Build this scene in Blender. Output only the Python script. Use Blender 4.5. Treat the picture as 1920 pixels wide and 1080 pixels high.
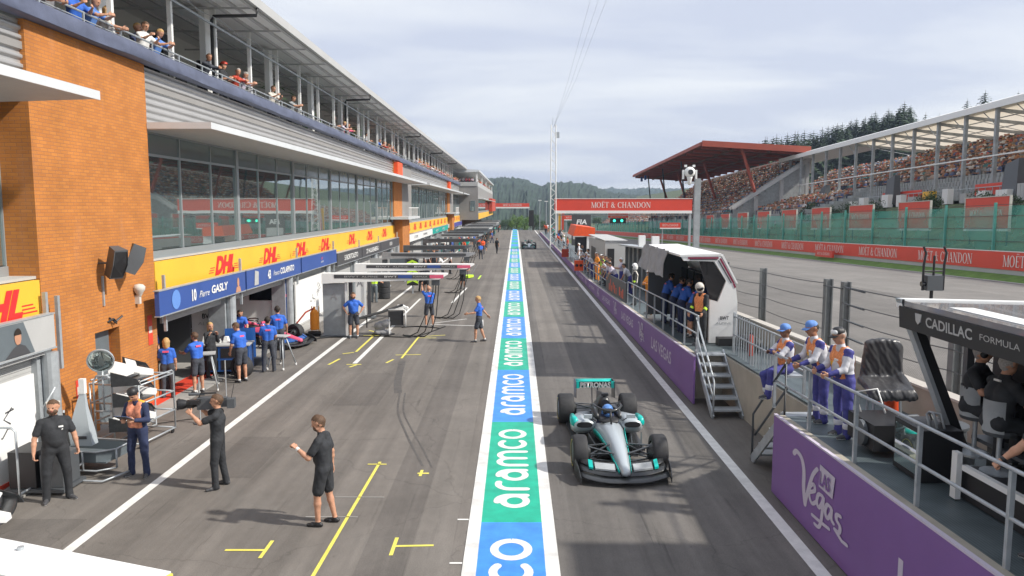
import bpy, bmesh, math, random
import numpy as np
from mathutils import Vector, Matrix
R = math.radians
rnd = random.Random(7)
for o in list(bpy.data.objects): bpy.data.objects.remove(o)
SC = bpy.context.scene
COL = SC.collection

# ---------------------------------------------------------------- camera
cam_d = bpy.data.cameras.new('camera'); cam = bpy.data.objects.new('camera', cam_d); COL.objects.link(cam)
cam_d.sensor_width = 36.0; cam_d.lens = 36.0*1430/1920
cam_d.clip_start = 0.05; cam_d.clip_end = 9000
cam.location = (0, 0, 5.3)
cam.rotation_euler = (R(90-6.067), 0, R(0.239))
SC.camera = cam
# ---------------------------------------------------------------- sky, sun, exposure
SUN = Vector((2.0, -0.5, 1.8)).normalized()
W = bpy.data.worlds.new('World'); SC.world = W; W.use_nodes = True
nt = W.node_tree; nt.nodes.clear()
out = nt.nodes.new('ShaderNodeOutputWorld'); bg = nt.nodes.new('ShaderNodeBackground')
sky = nt.nodes.new('ShaderNodeTexSky'); sky.sky_type = 'NISHITA'; sky.sun_disc = False
sky.sun_elevation = math.asin(SUN.z); sky.sun_rotation = math.atan2(SUN.x, SUN.y)
sky.air_density = 1.2; sky.dust_density = 2.0; sky.ozone_density = 2.0
tc = nt.nodes.new('ShaderNodeTexCoord'); sep = nt.nodes.new('ShaderNodeSeparateXYZ')
nt.links.new(tc.outputs['Generated'], sep.inputs[0])
def wmath(op, a, b=None, clamp=False):
    n = nt.nodes.new('ShaderNodeMath'); n.operation = op; n.use_clamp = clamp
    for i, v in enumerate((a, b)):
        if v is None: continue
        if isinstance(v, (int, float)): n.inputs[i].default_value = v
        else: nt.links.new(v, n.inputs[i])
    return n.outputs[0]
zz = wmath('ADD', wmath('MAXIMUM', sep.outputs[2], 0.0), 0.10)
px_, py_ = wmath('DIVIDE', sep.outputs[0], zz), wmath('DIVIDE', sep.outputs[1], zz)
cmb = nt.nodes.new('ShaderNodeCombineXYZ'); nt.links.new(wmath('MULTIPLY', px_, 0.62), cmb.inputs[0]); nt.links.new(wmath('MULTIPLY', py_, 0.9), cmb.inputs[1])
n1 = nt.nodes.new('ShaderNodeTexNoise'); n1.inputs['Scale'].default_value = .8; n1.inputs['Detail'].default_value = 7; n1.inputs['Roughness'].default_value = .52
n1.inputs['Distortion'].default_value = .35
nt.links.new(cmb.outputs[0], n1.inputs['Vector'])
rp = nt.nodes.new('ShaderNodeValToRGB'); nt.links.new(n1.outputs['Fac'], rp.inputs[0])
rp.color_ramp.elements[0].position = .43; rp.color_ramp.elements[0].color = (5.5, 5.85, 6.95, 1)
rp.color_ramp.elements[1].position = .60; rp.color_ramp.elements[1].color = (7.5, 7.7, 8.1, 1)
mx = nt.nodes.new('ShaderNodeMix'); mx.data_type = 'RGBA'; mx.inputs[0].default_value = .86
nt.links.new(sky.outputs[0], mx.inputs[6]); nt.links.new(rp.outputs[0], mx.inputs[7])
nt.links.new(mx.outputs[2], bg.inputs[0]); bg.inputs[1].default_value = .092
nt.links.new(bg.outputs[0], out.inputs[0])
sl = bpy.data.lights.new('sun', 'SUN'); sl.energy = 3.6; sl.angle = R(2.0); sl.color = (1, .95, .87)
so = bpy.data.objects.new('sun', sl); COL.objects.link(so); so.rotation_euler = SUN.to_track_quat('Z', 'Y').to_euler()
SC.view_settings.view_transform = 'Standard'; SC.view_settings.look = 'None'; SC.view_settings.gamma = 1
SC.view_settings.exposure = 0.52
SC.render.engine = 'CYCLES'
SC.cycles.max_bounces = 6; SC.cycles.volume_bounces = 0

# ---------------------------------------------------------------- materials
MATS = {}
def mat(name, col, rough=.6, metal=0., var=0., vscale=3., bump=0., bscale=40., spec=.5, alpha=1., emit=None, aniso=(1,1,1), coat=0., obj=False):
    if name in MATS: return MATS[name]
    m = bpy.data.materials.new(name); MATS[name] = m; m.use_nodes = True
    N = m.node_tree.nodes; L = m.node_tree.links; b = N['Principled BSDF']
    b.inputs['Base Color'].default_value = (*col, 1); b.inputs['Roughness'].default_value = rough
    b.inputs['Metallic'].default_value = metal; b.inputs['Specular IOR Level'].default_value = spec
    b.inputs['Alpha'].default_value = alpha; b.inputs['Coat Weight'].default_value = coat
    if emit: b.inputs['Emission Color'].default_value = (*emit[0], 1); b.inputs['Emission Strength'].default_value = emit[1]
    if var or bump:
        t = N.new('ShaderNodeTexCoord'); mp = N.new('ShaderNodeMapping'); mp.inputs['Scale'].default_value = aniso
        L.new(t.outputs['Object'], mp.inputs[0])
    if var:
        n = N.new('ShaderNodeTexNoise'); n.inputs['Scale'].default_value = vscale; n.inputs['Detail'].default_value = 6; n.inputs['Roughness'].default_value = .62
        L.new(mp.outputs[0], n.inputs['Vector'])
        r = N.new('ShaderNodeValToRGB'); r.color_ramp.elements[0].position = .3; r.color_ramp.elements[1].position = .7
        r.color_ramp.elements[0].color = (*[c*(1-var) for c in col], 1); r.color_ramp.elements[1].color = (*[min(1, c*(1+var)) for c in col], 1)
        L.new(n.outputs['Fac'], r.inputs[0]); L.new(r.outputs[0], b.inputs['Base Color'])
    if bump:
        n2 = N.new('ShaderNodeTexNoise'); n2.inputs['Scale'].default_value = bscale; n2.inputs['Detail'].default_value = 4
        L.new(mp.outputs[0], n2.inputs['Vector']); bp = N.new('ShaderNodeBump'); bp.inputs['Strength'].default_value = bump; bp.inputs['Distance'].default_value = .02
        L.new(n2.outputs['Fac'], bp.inputs['Height']); L.new(bp.outputs[0], b.inputs['Normal'])
    return m
def M(n): return MATS[n]
for nm, c, kw in [
    ('white_paint', (.80,.80,.78), dict(rough=.45, var=.05, vscale=2)),
    ('line_white', (.72,.71,.68), dict(rough=.6, var=.14, vscale=4)),
    ('line_yellow', (.74,.66,.12), dict(rough=.6, var=.15, vscale=6)),
    ('strip_green', (.005,.41,.26), dict(rough=.5, var=.2, vscale=2.2)),
    ('strip_blue', (.05,.26,.74), dict(rough=.5, var=.2, vscale=2.2)),
    ('concrete', (.42,.38,.31), dict(rough=.85, var=.16, vscale=1.2, bump=.2)),
    ('apron', (.34,.33,.31), dict(rough=.85, var=.15, vscale=1.0, bump=.2)),
    ('grey_panel', (.27,.26,.25), dict(rough=.55, var=.08, vscale=.8)),
    ('grey_light', (.46,.46,.45), dict(rough=.5, var=.06, vscale=1)),
    ('canopy_metal', (.62,.64,.65), dict(rough=.35, var=.05, vscale=1)),
    ('soffit', (.50,.50,.50), dict(rough=.6, var=.05)),
    ('frame_metal', (.33,.36,.37), dict(rough=.4, metal=.3)),
    ('steel', (.36,.39,.41), dict(rough=.42, metal=.55, var=.12, vscale=6)),
    ('galv', (.44,.47,.49), dict(rough=.45, metal=.35, var=.15, vscale=5)),
    ('dark_steel', (.12,.13,.14), dict(rough=.5, metal=.4)),
    ('post_grey', (.20,.21,.21), dict(rough=.55, metal=.3, var=.15, vscale=5)),
    ('black', (.02,.02,.022), dict(rough=.5)),
    ('black_gloss', (.015,.015,.018), dict(rough=.18, coat=.5)),
    ('rubber', (.028,.028,.030), dict(rough=.7, var=.3, vscale=12)),
    ('dhl_yellow', (.86,.48,.045), dict(rough=.45, var=.05, vscale=1)),
    ('dhl_red', (.70,.03,.03), dict(rough=.5)),
    ('navy', (.04,.09,.31), dict(rough=.4, var=.08, vscale=1)),
    ('banner_dark', (.07,.07,.075), dict(rough=.5)),
    ('red_banner', (.70,.065,.035), dict(rough=.5, var=.05, vscale=.6)),
    ('purple', (.235,.12,.35), dict(rough=.5, var=.05, vscale=1.2)),
    ('lilac_print', (.62,.56,.66), dict(rough=.5)),
    ('terrace_blue', (.10,.115,.175), dict(rough=.6, var=.2, vscale=2, bump=.4, bscale=3)),
    ('terrace_white', (.80,.80,.78), dict(rough=.6)),
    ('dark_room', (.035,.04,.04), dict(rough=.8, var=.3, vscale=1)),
    ('teal', (.0,.36,.30), dict(rough=.45)),
    ('orange_red', (.85,.10,.02), dict(rough=.5, var=.1)),
    ('orange', (.90,.30,.02), dict(rough=.6, var=.1)),
    ('plant_green', (.06,.19,.03), dict(rough=.6, var=.4, vscale=8)),
    ('floor_grey', (.16,.19,.20), dict(rough=.6, var=.15, vscale=3)),
    ('tarp', (.30,.30,.31), dict(rough=.45, var=.2, vscale=3, bump=.8, bscale=5)),
    ('plastic_wrap', (.06,.06,.063), dict(rough=.28, var=.3, vscale=2, bump=.6, bscale=6)),
    ('crimson', (.22,.015,.05), dict(rough=.4)),
    ('line_strip', (.70,.69,.66), dict(rough=.6, var=.22, vscale=2.2)),
    ('kit_blue', (.03,.13,.55), dict(rough=.75, var=.14, vscale=9, bump=.5, bscale=14)),
    ('cloth_black', (.028,.03,.034), dict(rough=.85, var=.25, vscale=9, bump=.5, bscale=14)),
    ('cloth_dark', (.05,.055,.07), dict(rough=.85, var=.25, vscale=9, bump=.5, bscale=14)),
    ('cloth_navy', (.025,.035,.085), dict(rough=.85, var=.2, vscale=9, bump=.5, bscale=14)),
    ('overall_blue', (.06,.06,.25), dict(rough=.8, var=.25, vscale=7, bump=.7, bscale=12)),
    ('overall_white', (.62,.62,.66), dict(rough=.8, var=.1, vscale=7, bump=.6, bscale=12)),
    ('vest_orange', (.85,.27,.10), dict(rough=.7, var=.35, vscale=22)),
    ('overall_orange', (.90,.33,.04), dict(rough=.75, var=.15, vscale=8, bump=.5, bscale=12)),
    ('hivis', (.55,.85,.05), dict(rough=.6)),
    ('skin', (.52,.27,.17), dict(rough=.55, var=.12, vscale=14)),
    ('skin_tan', (.40,.19,.11), dict(rough=.55, var=.12, vscale=14)),
    ('skin_dark', (.22,.11,.065), dict(rough=.55, var=.12, vscale=14)),
    ('hair_dark', (.025,.017,.012), dict(rough=.7, var=.4, vscale=60)),
    ('hair_brown', (.10,.055,.03), dict(rough=.7, var=.4, vscale=60)),
    ('hair_blond', (.48,.30,.12), dict(rough=.7, var=.3, vscale=60)),
    ('hair_grey', (.34,.32,.30), dict(rough=.7, var=.3, vscale=60)),
    ('shoe', (.06,.06,.065), dict(rough=.6)),
    ('sole', (.65,.65,.63), dict(rough=.6)),
    ('lip', (.30,.10,.08), dict(rough=.5)),
    ('cap_blue', (.12,.26,.62), dict(rough=.7)),
    ('carbon', (.03,.032,.034), dict(rough=.38, var=.35, vscale=20, coat=.2)),
    ('silver', (.46,.51,.54), dict(rough=.35, metal=.2, coat=.4)),
    ('teal_paint', (.0,.48,.42), dict(rough=.35, coat=.3)),
    ('helmet_blue', (.10,.25,.60), dict(rough=.2, coat=.6)),
    ('pink', (.80,.12,.22), dict(rough=.3, coat=.4)),
    ('car_blue', (.02,.10,.35), dict(rough=.3, coat=.4)),
    ('crowd_red', (.5,.06,.03), dict(rough=.6)),
    ('stand_red', (.34,.065,.035), dict(rough=.6, var=.15, vscale=.5)),
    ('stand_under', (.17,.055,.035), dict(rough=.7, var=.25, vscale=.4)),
    ('tent_white', (.82,.82,.80), dict(rough=.6)),
    ('tent_under', (.60,.56,.50), dict(rough=.7, var=.05, vscale=.3)),
    ('hoarding_grey', (.33,.35,.36), dict(rough=.7, var=.25, vscale=1.5)),
    ('cable_black', (.015,.015,.015), dict(rough=.6)),
    ('glow_green', (.0,.6,.35), dict(rough=.4, emit=((.05,.95,.6), 1.6))),
    ('screen', (.01,.012,.016), dict(rough=.12)),
    ('brick_dark', (.12,.045,.02), dict(rough=.8, var=.3, vscale=3)),
    ('door_grey', (.13,.155,.17), dict(rough=.5, var=.06)),
    ('roof_gloss', (.22,.22,.23), dict(rough=.15, coat=.6)),
    ('bark', (.06,.04,.025), dict(rough=.9)),
]: mat(nm, c, **kw)

# ---------------------------------------------------------------- mesh builder
class MB:
    def __init__(s): s.v = []; s.f = []; s.m = []
    def add(s, vs, fs, mi=0):
        b = len(s.v); s.v += [tuple(v) for v in vs]; s.f += [tuple(b+i for i in f) for f in fs]; s.m += [mi]*len(fs); return s
    def box(s, a, b, mi=0):
        (x0,y0,z0),(x1,y1,z1) = a, b
        return s.add([(x0,y0,z0),(x1,y0,z0),(x1,y1,z0),(x0,y1,z0),(x0,y0,z1),(x1,y0,z1),(x1,y1,z1),(x0,y1,z1)],
              [(0,3,2,1),(4,5,6,7),(0,1,5,4),(1,2,6,5),(2,3,7,6),(3,0,4,7)], mi)
    def hexa(s, p, mi=0):   # 8 points bottom 4 ccw, top 4
        return s.add(p, [(0,3,2,1),(4,5,6,7),(0,1,5,4),(1,2,6,5),(2,3,7,6),(3,0,4,7)], mi)
    def quad(s, p, mi=0): return s.add(p, [tuple(range(len(p)))], mi)
    def tube(s, pts, r, n=8, mi=0, cap=True):
        pts = [Vector(p) for p in pts]; rs = r if isinstance(r, (list, tuple)) else [r]*len(pts)
        rings = []; up = Vector((0,0,1))
        prev = None
        for i, p in enumerate(pts):
            d = (pts[min(i+1, len(pts)-1)]-pts[max(i-1, 0)]).normalized()
            if prev is None:
                a = d.cross(up);  a = a if a.length > 1e-3 else d.cross(Vector((1,0,0)))
            else:
                a = prev - d*prev.dot(d)
                if a.length < 1e-4: a = d.cross(up)
            a.normalize(); prev = a; b = d.cross(a)
            rings.append([p+(a*math.cos(2*math.pi*k/n)+b*math.sin(2*math.pi*k/n))*rs[i] for k in range(n)])
        vs = [v for rg in rings for v in rg]; fs = []
        for i in range(len(pts)-1):
            for k in range(n):
                k2 = (k+1) % n; fs.append((i*n+k, i*n+k2, (i+1)*n+k2, (i+1)*n+k))
        if cap: fs.append(tuple(range(n))[::-1]); fs.append(tuple((len(pts)-1)*n+k for k in range(n)))
        return s.add(vs, fs, mi)
    def bar(s, a, b, w, h=None, mi=0):      # rectangular bar between points
        h = h or w; a = Vector(a); b = Vector(b); d = (b-a).normalized(); up = Vector((0,0,1))
        x = d.cross(up); x = x if x.length > 1e-3 else Vector((1,0,0)); x.normalize(); y = x.cross(d)
        P = []
        for q in (a, b):
            for sx, sy in ((-1,-1),(1,-1),(1,1),(-1,1)): P.append(q+x*sx*w/2+y*sy*h/2)
        return s.add(P, [(0,3,2,1),(4,5,6,7),(0,1,5,4),(1,2,6,5),(2,3,7,6),(3,0,4,7)], mi)
    def loft(s, rings, mi=0, cap=True, closed=True):
        n = len(rings[0]); vs = [v for r in rings for v in r]; fs = []
        for i in range(len(rings)-1):
            for k in range(n if closed else n-1):
                k2 = (k+1) % n; fs.append((i*n+k, i*n+k2, (i+1)*n+k2, (i+1)*n+k))
        if cap: fs.append(tuple(range(n))[::-1]); fs.append(tuple((len(rings)-1)*n+k for k in range(n)))
        return s.add(vs, fs, mi)
    def lathe(s, c, axis, prof, n=24, mi=0, cap=False):   # prof: (along axis, radius)
        c = Vector(c); ax = Vector(axis).normalized(); a = ax.cross(Vector((0,0,1)))
        a = a if a.length > 1e-3 else Vector((1,0,0)); a.normalize(); b = ax.cross(a)
        return s.loft([[c+ax*t+(a*math.cos(2*math.pi*k/n)+b*math.sin(2*math.pi*k/n))*r for k in range(n)] for t, r in prof], mi, cap)
    def prism(s, poly, f0, f1, mi=0):  # poly list of (u,v); f0(u,v), f1(u,v) give the two faces
        return s.loft([[f0(*p) for p in poly], [f1(*p) for p in poly]], mi)
    def build(s, name, m=None, parent=None, smooth=False, mats=None, loc=None):
        me = bpy.data.meshes.new(name); me.from_pydata([tuple(v) for v in s.v], [], s.f)
        for x in (mats or [m]): me.materials.append(MATS[x] if isinstance(x, str) else x)
        if mats: me.polygons.foreach_set('material_index', s.m)
        if smooth: me.polygons.foreach_set('use_smooth', [True]*len(s.f))
        bm = bmesh.new(); bm.from_mesh(me); bmesh.ops.recalc_face_normals(bm, faces=bm.faces); bm.to_mesh(me); bm.free()
        if smooth == 'auto':
            try: me.set_sharp_from_angle(angle=R(40))
            except Exception: pass
        me.update(); o = bpy.data.objects.new(name, me); COL.objects.link(o)
        if parent: o.parent = parent
        if loc: o.location = loc
        return o
def tag(o, label=None, cat=None, group=None, kind=None):
    if label: o['label'] = label
    if cat: o['category'] = cat
    if group: o['group'] = group
    if kind: o['kind'] = kind
    return o
def thing(name, label, cat, loc=(0,0,0), rz=0., group=None):
    o = bpy.data.objects.new(name, None); COL.objects.link(o); o.location = loc; o.rotation_euler = (0,0,rz); o.empty_display_size = .2
    return tag(o, label, cat, group)
def dup(root, loc=None, rz=None, label=None, group=None, mats=None):
    r = root.copy(); COL.objects.link(r)
    if loc is not None: r.location = loc
    if rz is not None: r.rotation_euler = (0,0,rz)
    if label: r['label'] = label
    if group: r['group'] = group
    for ch in list(root.children):
        c = ch.copy(); COL.objects.link(c); c.parent = r
        for g in list(ch.children):
            d = g.copy(); COL.objects.link(d); d.parent = c
    return r
def struct(o): o['kind'] = 'structure'; return o

# ---------------------------------------------------------------- lettering
def frame(o, right, up):   # matrix whose local x,y lie along right,up
    r = Vector(right).normalized(); u = Vector(up).normalized(); n = r.cross(u).normalized()
    m = Matrix((r, u, n)).transposed().to_4x4(); m.translation = Vector(o); return m
def text(s, o, right, up, h, m, parent=None, width=None, bold=.0, shear=0., name='lettering', align='CENTER', depth=.003, spacing=1.):
    c = bpy.data.curves.new('t', 'FONT'); c.body = s; c.size = 1; c.offset = bold; c.shear = shear; c.extrude = 0; c.align_x = align; c.space_character = spacing
    c.resolution_u = 3
    t = bpy.data.objects.new('t', c); COL.objects.link(t)
    dg = bpy.context.evaluated_depsgraph_get(); me = bpy.data.meshes.new_from_object(t.evaluated_get(dg))
    bpy.data.objects.remove(t); bpy.data.curves.remove(c)
    co = np.array([v.co[:] for v in me.vertices]) if len(me.vertices) else np.zeros((1,3))
    w = co[:,0].max()-co[:,0].min(); sc = h/.72
    sx = sc if width is None else width/w
    F = frame(o, right, up)
    me.transform(F @ Matrix.Translation((0, -.36*sc, depth)) @ Matrix.Diagonal((sx, sc, 1, 1)))
    me.materials.clear(); me.materials.append(MATS[m]); me.name = name
    ob = bpy.data.objects.new(name, me); COL.objects.link(ob)
    if parent: ob.parent = parent
    return ob
# stroke glyphs: list of parts; each part is polygon list in unit box, drawn on layers .6mm apart
def ring(cx, cy, ro, ri, a0=0, a1=360, n=20):
    P = []
    for k in range(n+1):
        a = R(a0+(a1-a0)*k/n); P.append(((cx+ro[0]*math.cos(a), cy+ro[1]*math.sin(a)), (cx+ri[0]*math.cos(a), cy+ri[1]*math.sin(a))))
    return [(P[i][0], P[i+1][0], P[i+1][1], P[i][1]) for i in range(n)]
def rect(x0, y0, x1, y1): return [((x0,y0),(x1,y0),(x1,y1),(x0,y1))]
def slab(x0, y0, x1, y1, w):   # slanted stroke with horizontal width w
    return [((x0-w/2,y0),(x0+w/2,y0),(x1+w/2,y1),(x1-w/2,y1))]
def serif(x, y, w=.30, t=.05):
    return rect(x-w/2, y if y < .5 else y-t, x+w/2, y+t if y < .5 else y)
SER = {   # (advance, parts)
 'M': (1.08, [slab(.14,0,.16,1,.06), slab(.55,.0,.18,1,.14), slab(.53,0,.90,1,.06), slab(.93,0,.91,1,.15), serif(.14,0,.26), serif(.94,0,.30), serif(.12,1,.2), serif(.94,1,.24)]),
 'O': (1.0, [ring(.48,.5,(.44,.52),(.28,.47))]),
 'E': (.74, [rect(.12,0,.27,1), rect(.2,.95,.66,1), rect(.2,.48,.52,.53), rect(.2,0,.68,.05), rect(.62,.80,.66,.97), rect(.64,.03,.68,.22), rect(.50,.42,.53,.6)]),
 'T': (.86, [rect(.34,0,.49,1), rect(.04,.95,.80,1), rect(.04,.78,.08,.97), rect(.76,.78,.80,.97), serif(.415,0,.32)]),
 'C': (.92, [ring(.50,.5,(.46,.52),(.30,.47),42,318), rect(.80,.70,.84,.98)]),
 'H': (1.0, [rect(.12,0,.26,1), rect(.68,0,.82,1), rect(.2,.48,.75,.53), serif(.19,0), serif(.19,1), serif(.75,0), serif(.75,1)]),
 'A': (.92, [slab(.12,0,.42,1,.06), slab(.76,0,.44,1,.16), rect(.24,.33,.62,.38), serif(.12,0,.24), serif(.78,0,.28)]),
 'N': (1.02, [slab(.16,0,.16,1,.06), slab(.80,0,.20,1,.16), slab(.82,0,.82,1,.06), serif(.16,0,.26), serif(.14,1,.24), serif(.82,1,.26)]),
 'D': (.98, [rect(.12,0,.27,1), ring(.40,.5,(.50,.5),(.34,.45),-90,90), rect(.05,0,.42,.05), rect(.05,.95,.42,1)]),
 '&': (1.0, [ring(.36,.75,(.20,.25),(.10,.20)), ring(.36,.27,(.30,.28),(.16,.22),60,372), slab(.80,.0,.28,.66,.15), serif(.80,0,.22), serif(.78,.56,.24)]),
 ' ': (.36, []), '"': (0, [])}
SER['\u00cb'] = (SER['E'][0], SER['E'][1]+[ring(.28,1.16,(.06,.06),(.0,.0),n=8), ring(.52,1.16,(.06,.06),(.0,.0),n=8)])
def glyphs(s, font, o, right, up, h, width, m, parent=None, name='lettering', align='CENTER', depth=.004, layer=.0007):
    adv = sum(font[c][0] for c in s); mb = MB(); sx = (width/adv) if width else h; F = frame(o, right, up)
    x = -adv/2 if align == 'CENTER' else 0; k = 0
    for c in s:
        a, parts = font[c]
        for i, part in enumerate(parts):
            for j, poly in enumerate(part):
                mb.add([F @ Vector(((x+u)*sx, (v-.5)*h, depth+i*layer+j*layer*.06)) for u, v in poly], [tuple(range(len(poly)))])
        x += a
    return mb.build(name, m, parent)
def moet(o, right, up, h, width, m='line_white_print', parent=None):
    return glyphs('MO\u00cbT & CHANDON', SER, o, right, up, h, width, m, parent)
mat('line_white_print', (.80,.74,.70), rough=.5)
def stroke(pts, w, n=8):   # round-capped polyline ribbon as polygons, one part per piece
    parts = []; P = [Vector((p[0], p[1])) for p in pts]; ws = w if isinstance(w, list) else [w]*len(P)
    L, Rr = [], []
    for i, p in enumerate(P):
        d = (P[min(i+1,len(P)-1)]-P[max(i-1,0)]).normalized(); nn = Vector((-d.y, d.x))*ws[i]/2
        L.append(p+nn); Rr.append(p-nn)
    part = [((*L[i],), (*L[i+1],), (*Rr[i+1],), (*Rr[i],)) for i in range(len(P)-1)]
    caps = []
    for p, w_ in ((P[0], ws[0]), (P[-1], ws[-1])):
        caps += ring(p.x, p.y, (w_/2,w_/2), (0,0), n=10)
    return [part, caps]
def arcpts(cx, cy, rx, ry, a0, a1, n=14): return [(cx+rx*math.cos(R(a0+(a1-a0)*k/n)), cy+ry*math.sin(R(a0+(a1-a0)*k/n))) for k in range(n+1)]
def catmull(P, n=6):
    out = []
    for i in range(len(P)-1):
        p0, p1, p2, p3 = (Vector(P[max(i-1,0)]), Vector(P[i]), Vector(P[i+1]), Vector(P[min(i+2,len(P)-1)]))
        for k in range(n):
            t = k/n; out.append(tuple(.5*((2*p1)+(p2-p0)*t+(2*p0-5*p1+4*p2-p3)*t*t+(3*p1-p0-3*p2+p3)*t**3)))
    out.append(tuple(P[-1])); return out
w_ = .2
ROUND = {
 'a': (1.02, stroke(arcpts(.44,.42,.32,.32,40,400,22), w_)+stroke([(.78,.10),(.78,.52)]+arcpts(.44,.56,.34,.34,0,100,8), w_)),
 'r': (.72, stroke([(.18,.08),(.18,.52)]+arcpts(.52,.56,.34,.34,180,70,8), w_)),
 'm': (1.5, stroke([(.16,.08),(.16,.52)]+arcpts(.44,.60,.28,.30,180,0,10)+[(.72,.10)], w_)+stroke([(.72,.5)]+arcpts(1.0,.60,.28,.30,180,0,10)+[(1.28,.08)], w_)),
 'c': (.96, stroke(arcpts(.5,.5,.38,.40,50,310,18), w_)),
 'o': (1.04, stroke(arcpts(.5,.5,.39,.40,0,360,24), w_)[:1])}
# script logo: "Vegas" brush lettering with a tilted LAS box
def vegas_parts():
    P = []
    P += stroke(catmull([(.02,.80),(.07,.86),(.18,.82),(.24,.66),(.25,.40),(.29,.18)]), [.07]*31)
    P += stroke(catmull([(.29,.16),(.34,.42),(.42,.70),(.50,.84)]), .055)
    P += stroke(catmull([(.38,.42),(.47,.50),(.45,.58),(.38,.50),(.37,.36),(.43,.28),(.51,.36)]), .05)
    P += stroke(catmull([(.62,.52),(.55,.50),(.52,.38),(.56,.31),(.62,.42),(.64,.52),(.62,.20),(.58,.04),(.50,.02)]), .05)
    P += stroke(catmull([(.78,.46),(.71,.46),(.68,.34),(.72,.27),(.78,.38),(.79,.46),(.79,.32),(.83,.28)]), .05)
    P += stroke(catmull([(.94,.46),(.88,.44),(.88,.37),(.94,.32),(.93,.23),(.86,.22)]), .05)
    P += stroke([(.45,.12),(.62,.13),(.76,.15)], .05)
    P += stroke([(.86,.22),(.98,.15),(1.06,.16)], .05)
    return P
VEG = {'V': (1.1, vegas_parts()+[[((.55,.62),(.80,.60),(.83,.92),(.56,.95))]])}
KX, KZ = .0133, .026
def T(x, s, z): return (x+KX*s, s, z-KZ*s)          # the race track falls away from the pits
# ------------------------------------------------ asphalt
def asphalt(name, c, streak=.25):
    m = bpy.data.materials.new(name); MATS[name] = m; m.use_nodes = True
    N = m.node_tree.nodes; L = m.node_tree.links; b = N['Principled BSDF']; b.inputs['Roughness'].default_value = .78; b.inputs['Specular IOR Level'].default_value = .35
    t = N.new('ShaderNodeTexCoord')
    def noise(sc, det, scale=(1,1,1), rough=.6, dist=0.):
        mp = N.new('ShaderNodeMapping'); mp.inputs['Scale'].default_value = scale; L.new(t.outputs['Object'], mp.inputs[0])
        n = N.new('ShaderNodeTexNoise'); n.inputs['Scale'].default_value = sc; n.inputs['Detail'].default_value = det; n.inputs['Roughness'].default_value = rough; n.inputs['Distortion'].default_value = dist
        L.new(mp.outputs[0], n.inputs['Vector']); return n.outputs['Fac']
    def ramp(f, a, b_, va, vb):
        r = N.new('ShaderNodeMapRange'); r.inputs[1].default_value = a; r.inputs[2].default_value = b_; r.inputs[3].default_value = va; r.inputs[4].default_value = vb
        L.new(f, r.inputs[0]); return r.outputs[0]
    def mul(a, b_):
        n = N.new('ShaderNodeMath'); n.operation = 'MULTIPLY'; L.new(a, n.inputs[0]); L.new(b_, n.inputs[1]); return n.outputs[0]
    f = ramp(noise(.35, 5, dist=.6), .3, .7, .84, 1.14)                       # broad wear
    f = mul(f, ramp(noise(1.2, 4, (1.6,.035,1)), .35, .65, 1-streak*.6, 1+streak*.45))   # lanes of rubber
    f = mul(f, ramp(noise(3.0, 5, (2.2,.12,1), dist=.4), .62, .74, 1., 1-streak*1.1))      # tyre marks
    f = mul(f, ramp(noise(2.0, 6, (1,.6,1), dist=1.2), .66, .72, 1., .72))             # oily spots
    f = mul(f, ramp(noise(55, 3), .3, .7, .82, 1.18))                        # stones
    f = mul(f, ramp(noise(7, 6, (1,.5,1)), .3, .7, .93, 1.07))
    w = N.new('ShaderNodeTexVoronoi'); w.feature = 'DISTANCE_TO_EDGE'; w.inputs['Scale'].default_value = .22; w.inputs['Randomness'].default_value = 1
    mp = N.new('ShaderNodeMapping'); L.new(t.outputs['Object'], mp.inputs[0])
    nn = N.new('ShaderNodeTexNoise'); nn.inputs['Scale'].default_value = 1.2; nn.inputs['Detail'].default_value = 6; L.new(mp.outputs[0], nn.inputs['Vector'])
    va = N.new('ShaderNodeVectorMath'); va.operation = 'MULTIPLY_ADD'; va.inputs[1].default_value = (1.1,1.1,0); L.new(nn.outputs['Color'], va.inputs[0]); L.new(mp.outputs[0], va.inputs[2]); L.new(va.outputs[0], w.inputs['Vector'])
    f = mul(f, ramp(w.outputs[0], .0, .004, .80, 1.))                       # cracks
    mx = N.new('ShaderNodeVectorMath'); mx.operation = 'SCALE'; mx.inputs[0].default_value = c; L.new(f, mx.inputs['Scale']); L.new(mx.outputs[0], b.inputs['Base Color'])
    bp = N.new('ShaderNodeBump'); bp.inputs['Strength'].default_value = .25; bp.inputs['Distance'].default_value = .01; L.new(noise(90, 3), bp.inputs['Height']); L.new(bp.outputs[0], b.inputs['Normal'])
asphalt('asphalt', (.165, .149, .133), .34); asphalt('asphalt_track', (.20, .187, .172), .14); asphalt('asphalt_lane', (.142, .131, .120), .42)
mat('grass', (.105, .20, .035), rough=.9, var=.3, vscale=1.5); mat('bank', (.10, .125, .055), rough=.95, var=.45, vscale=.8, bump=.5, bscale=3)
mat('field', (.09, .14, .04), rough=.95, var=.3, vscale=.05)
mat('forest_green', (.022, .042, .026), rough=.95, var=.5, vscale=.06)
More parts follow.
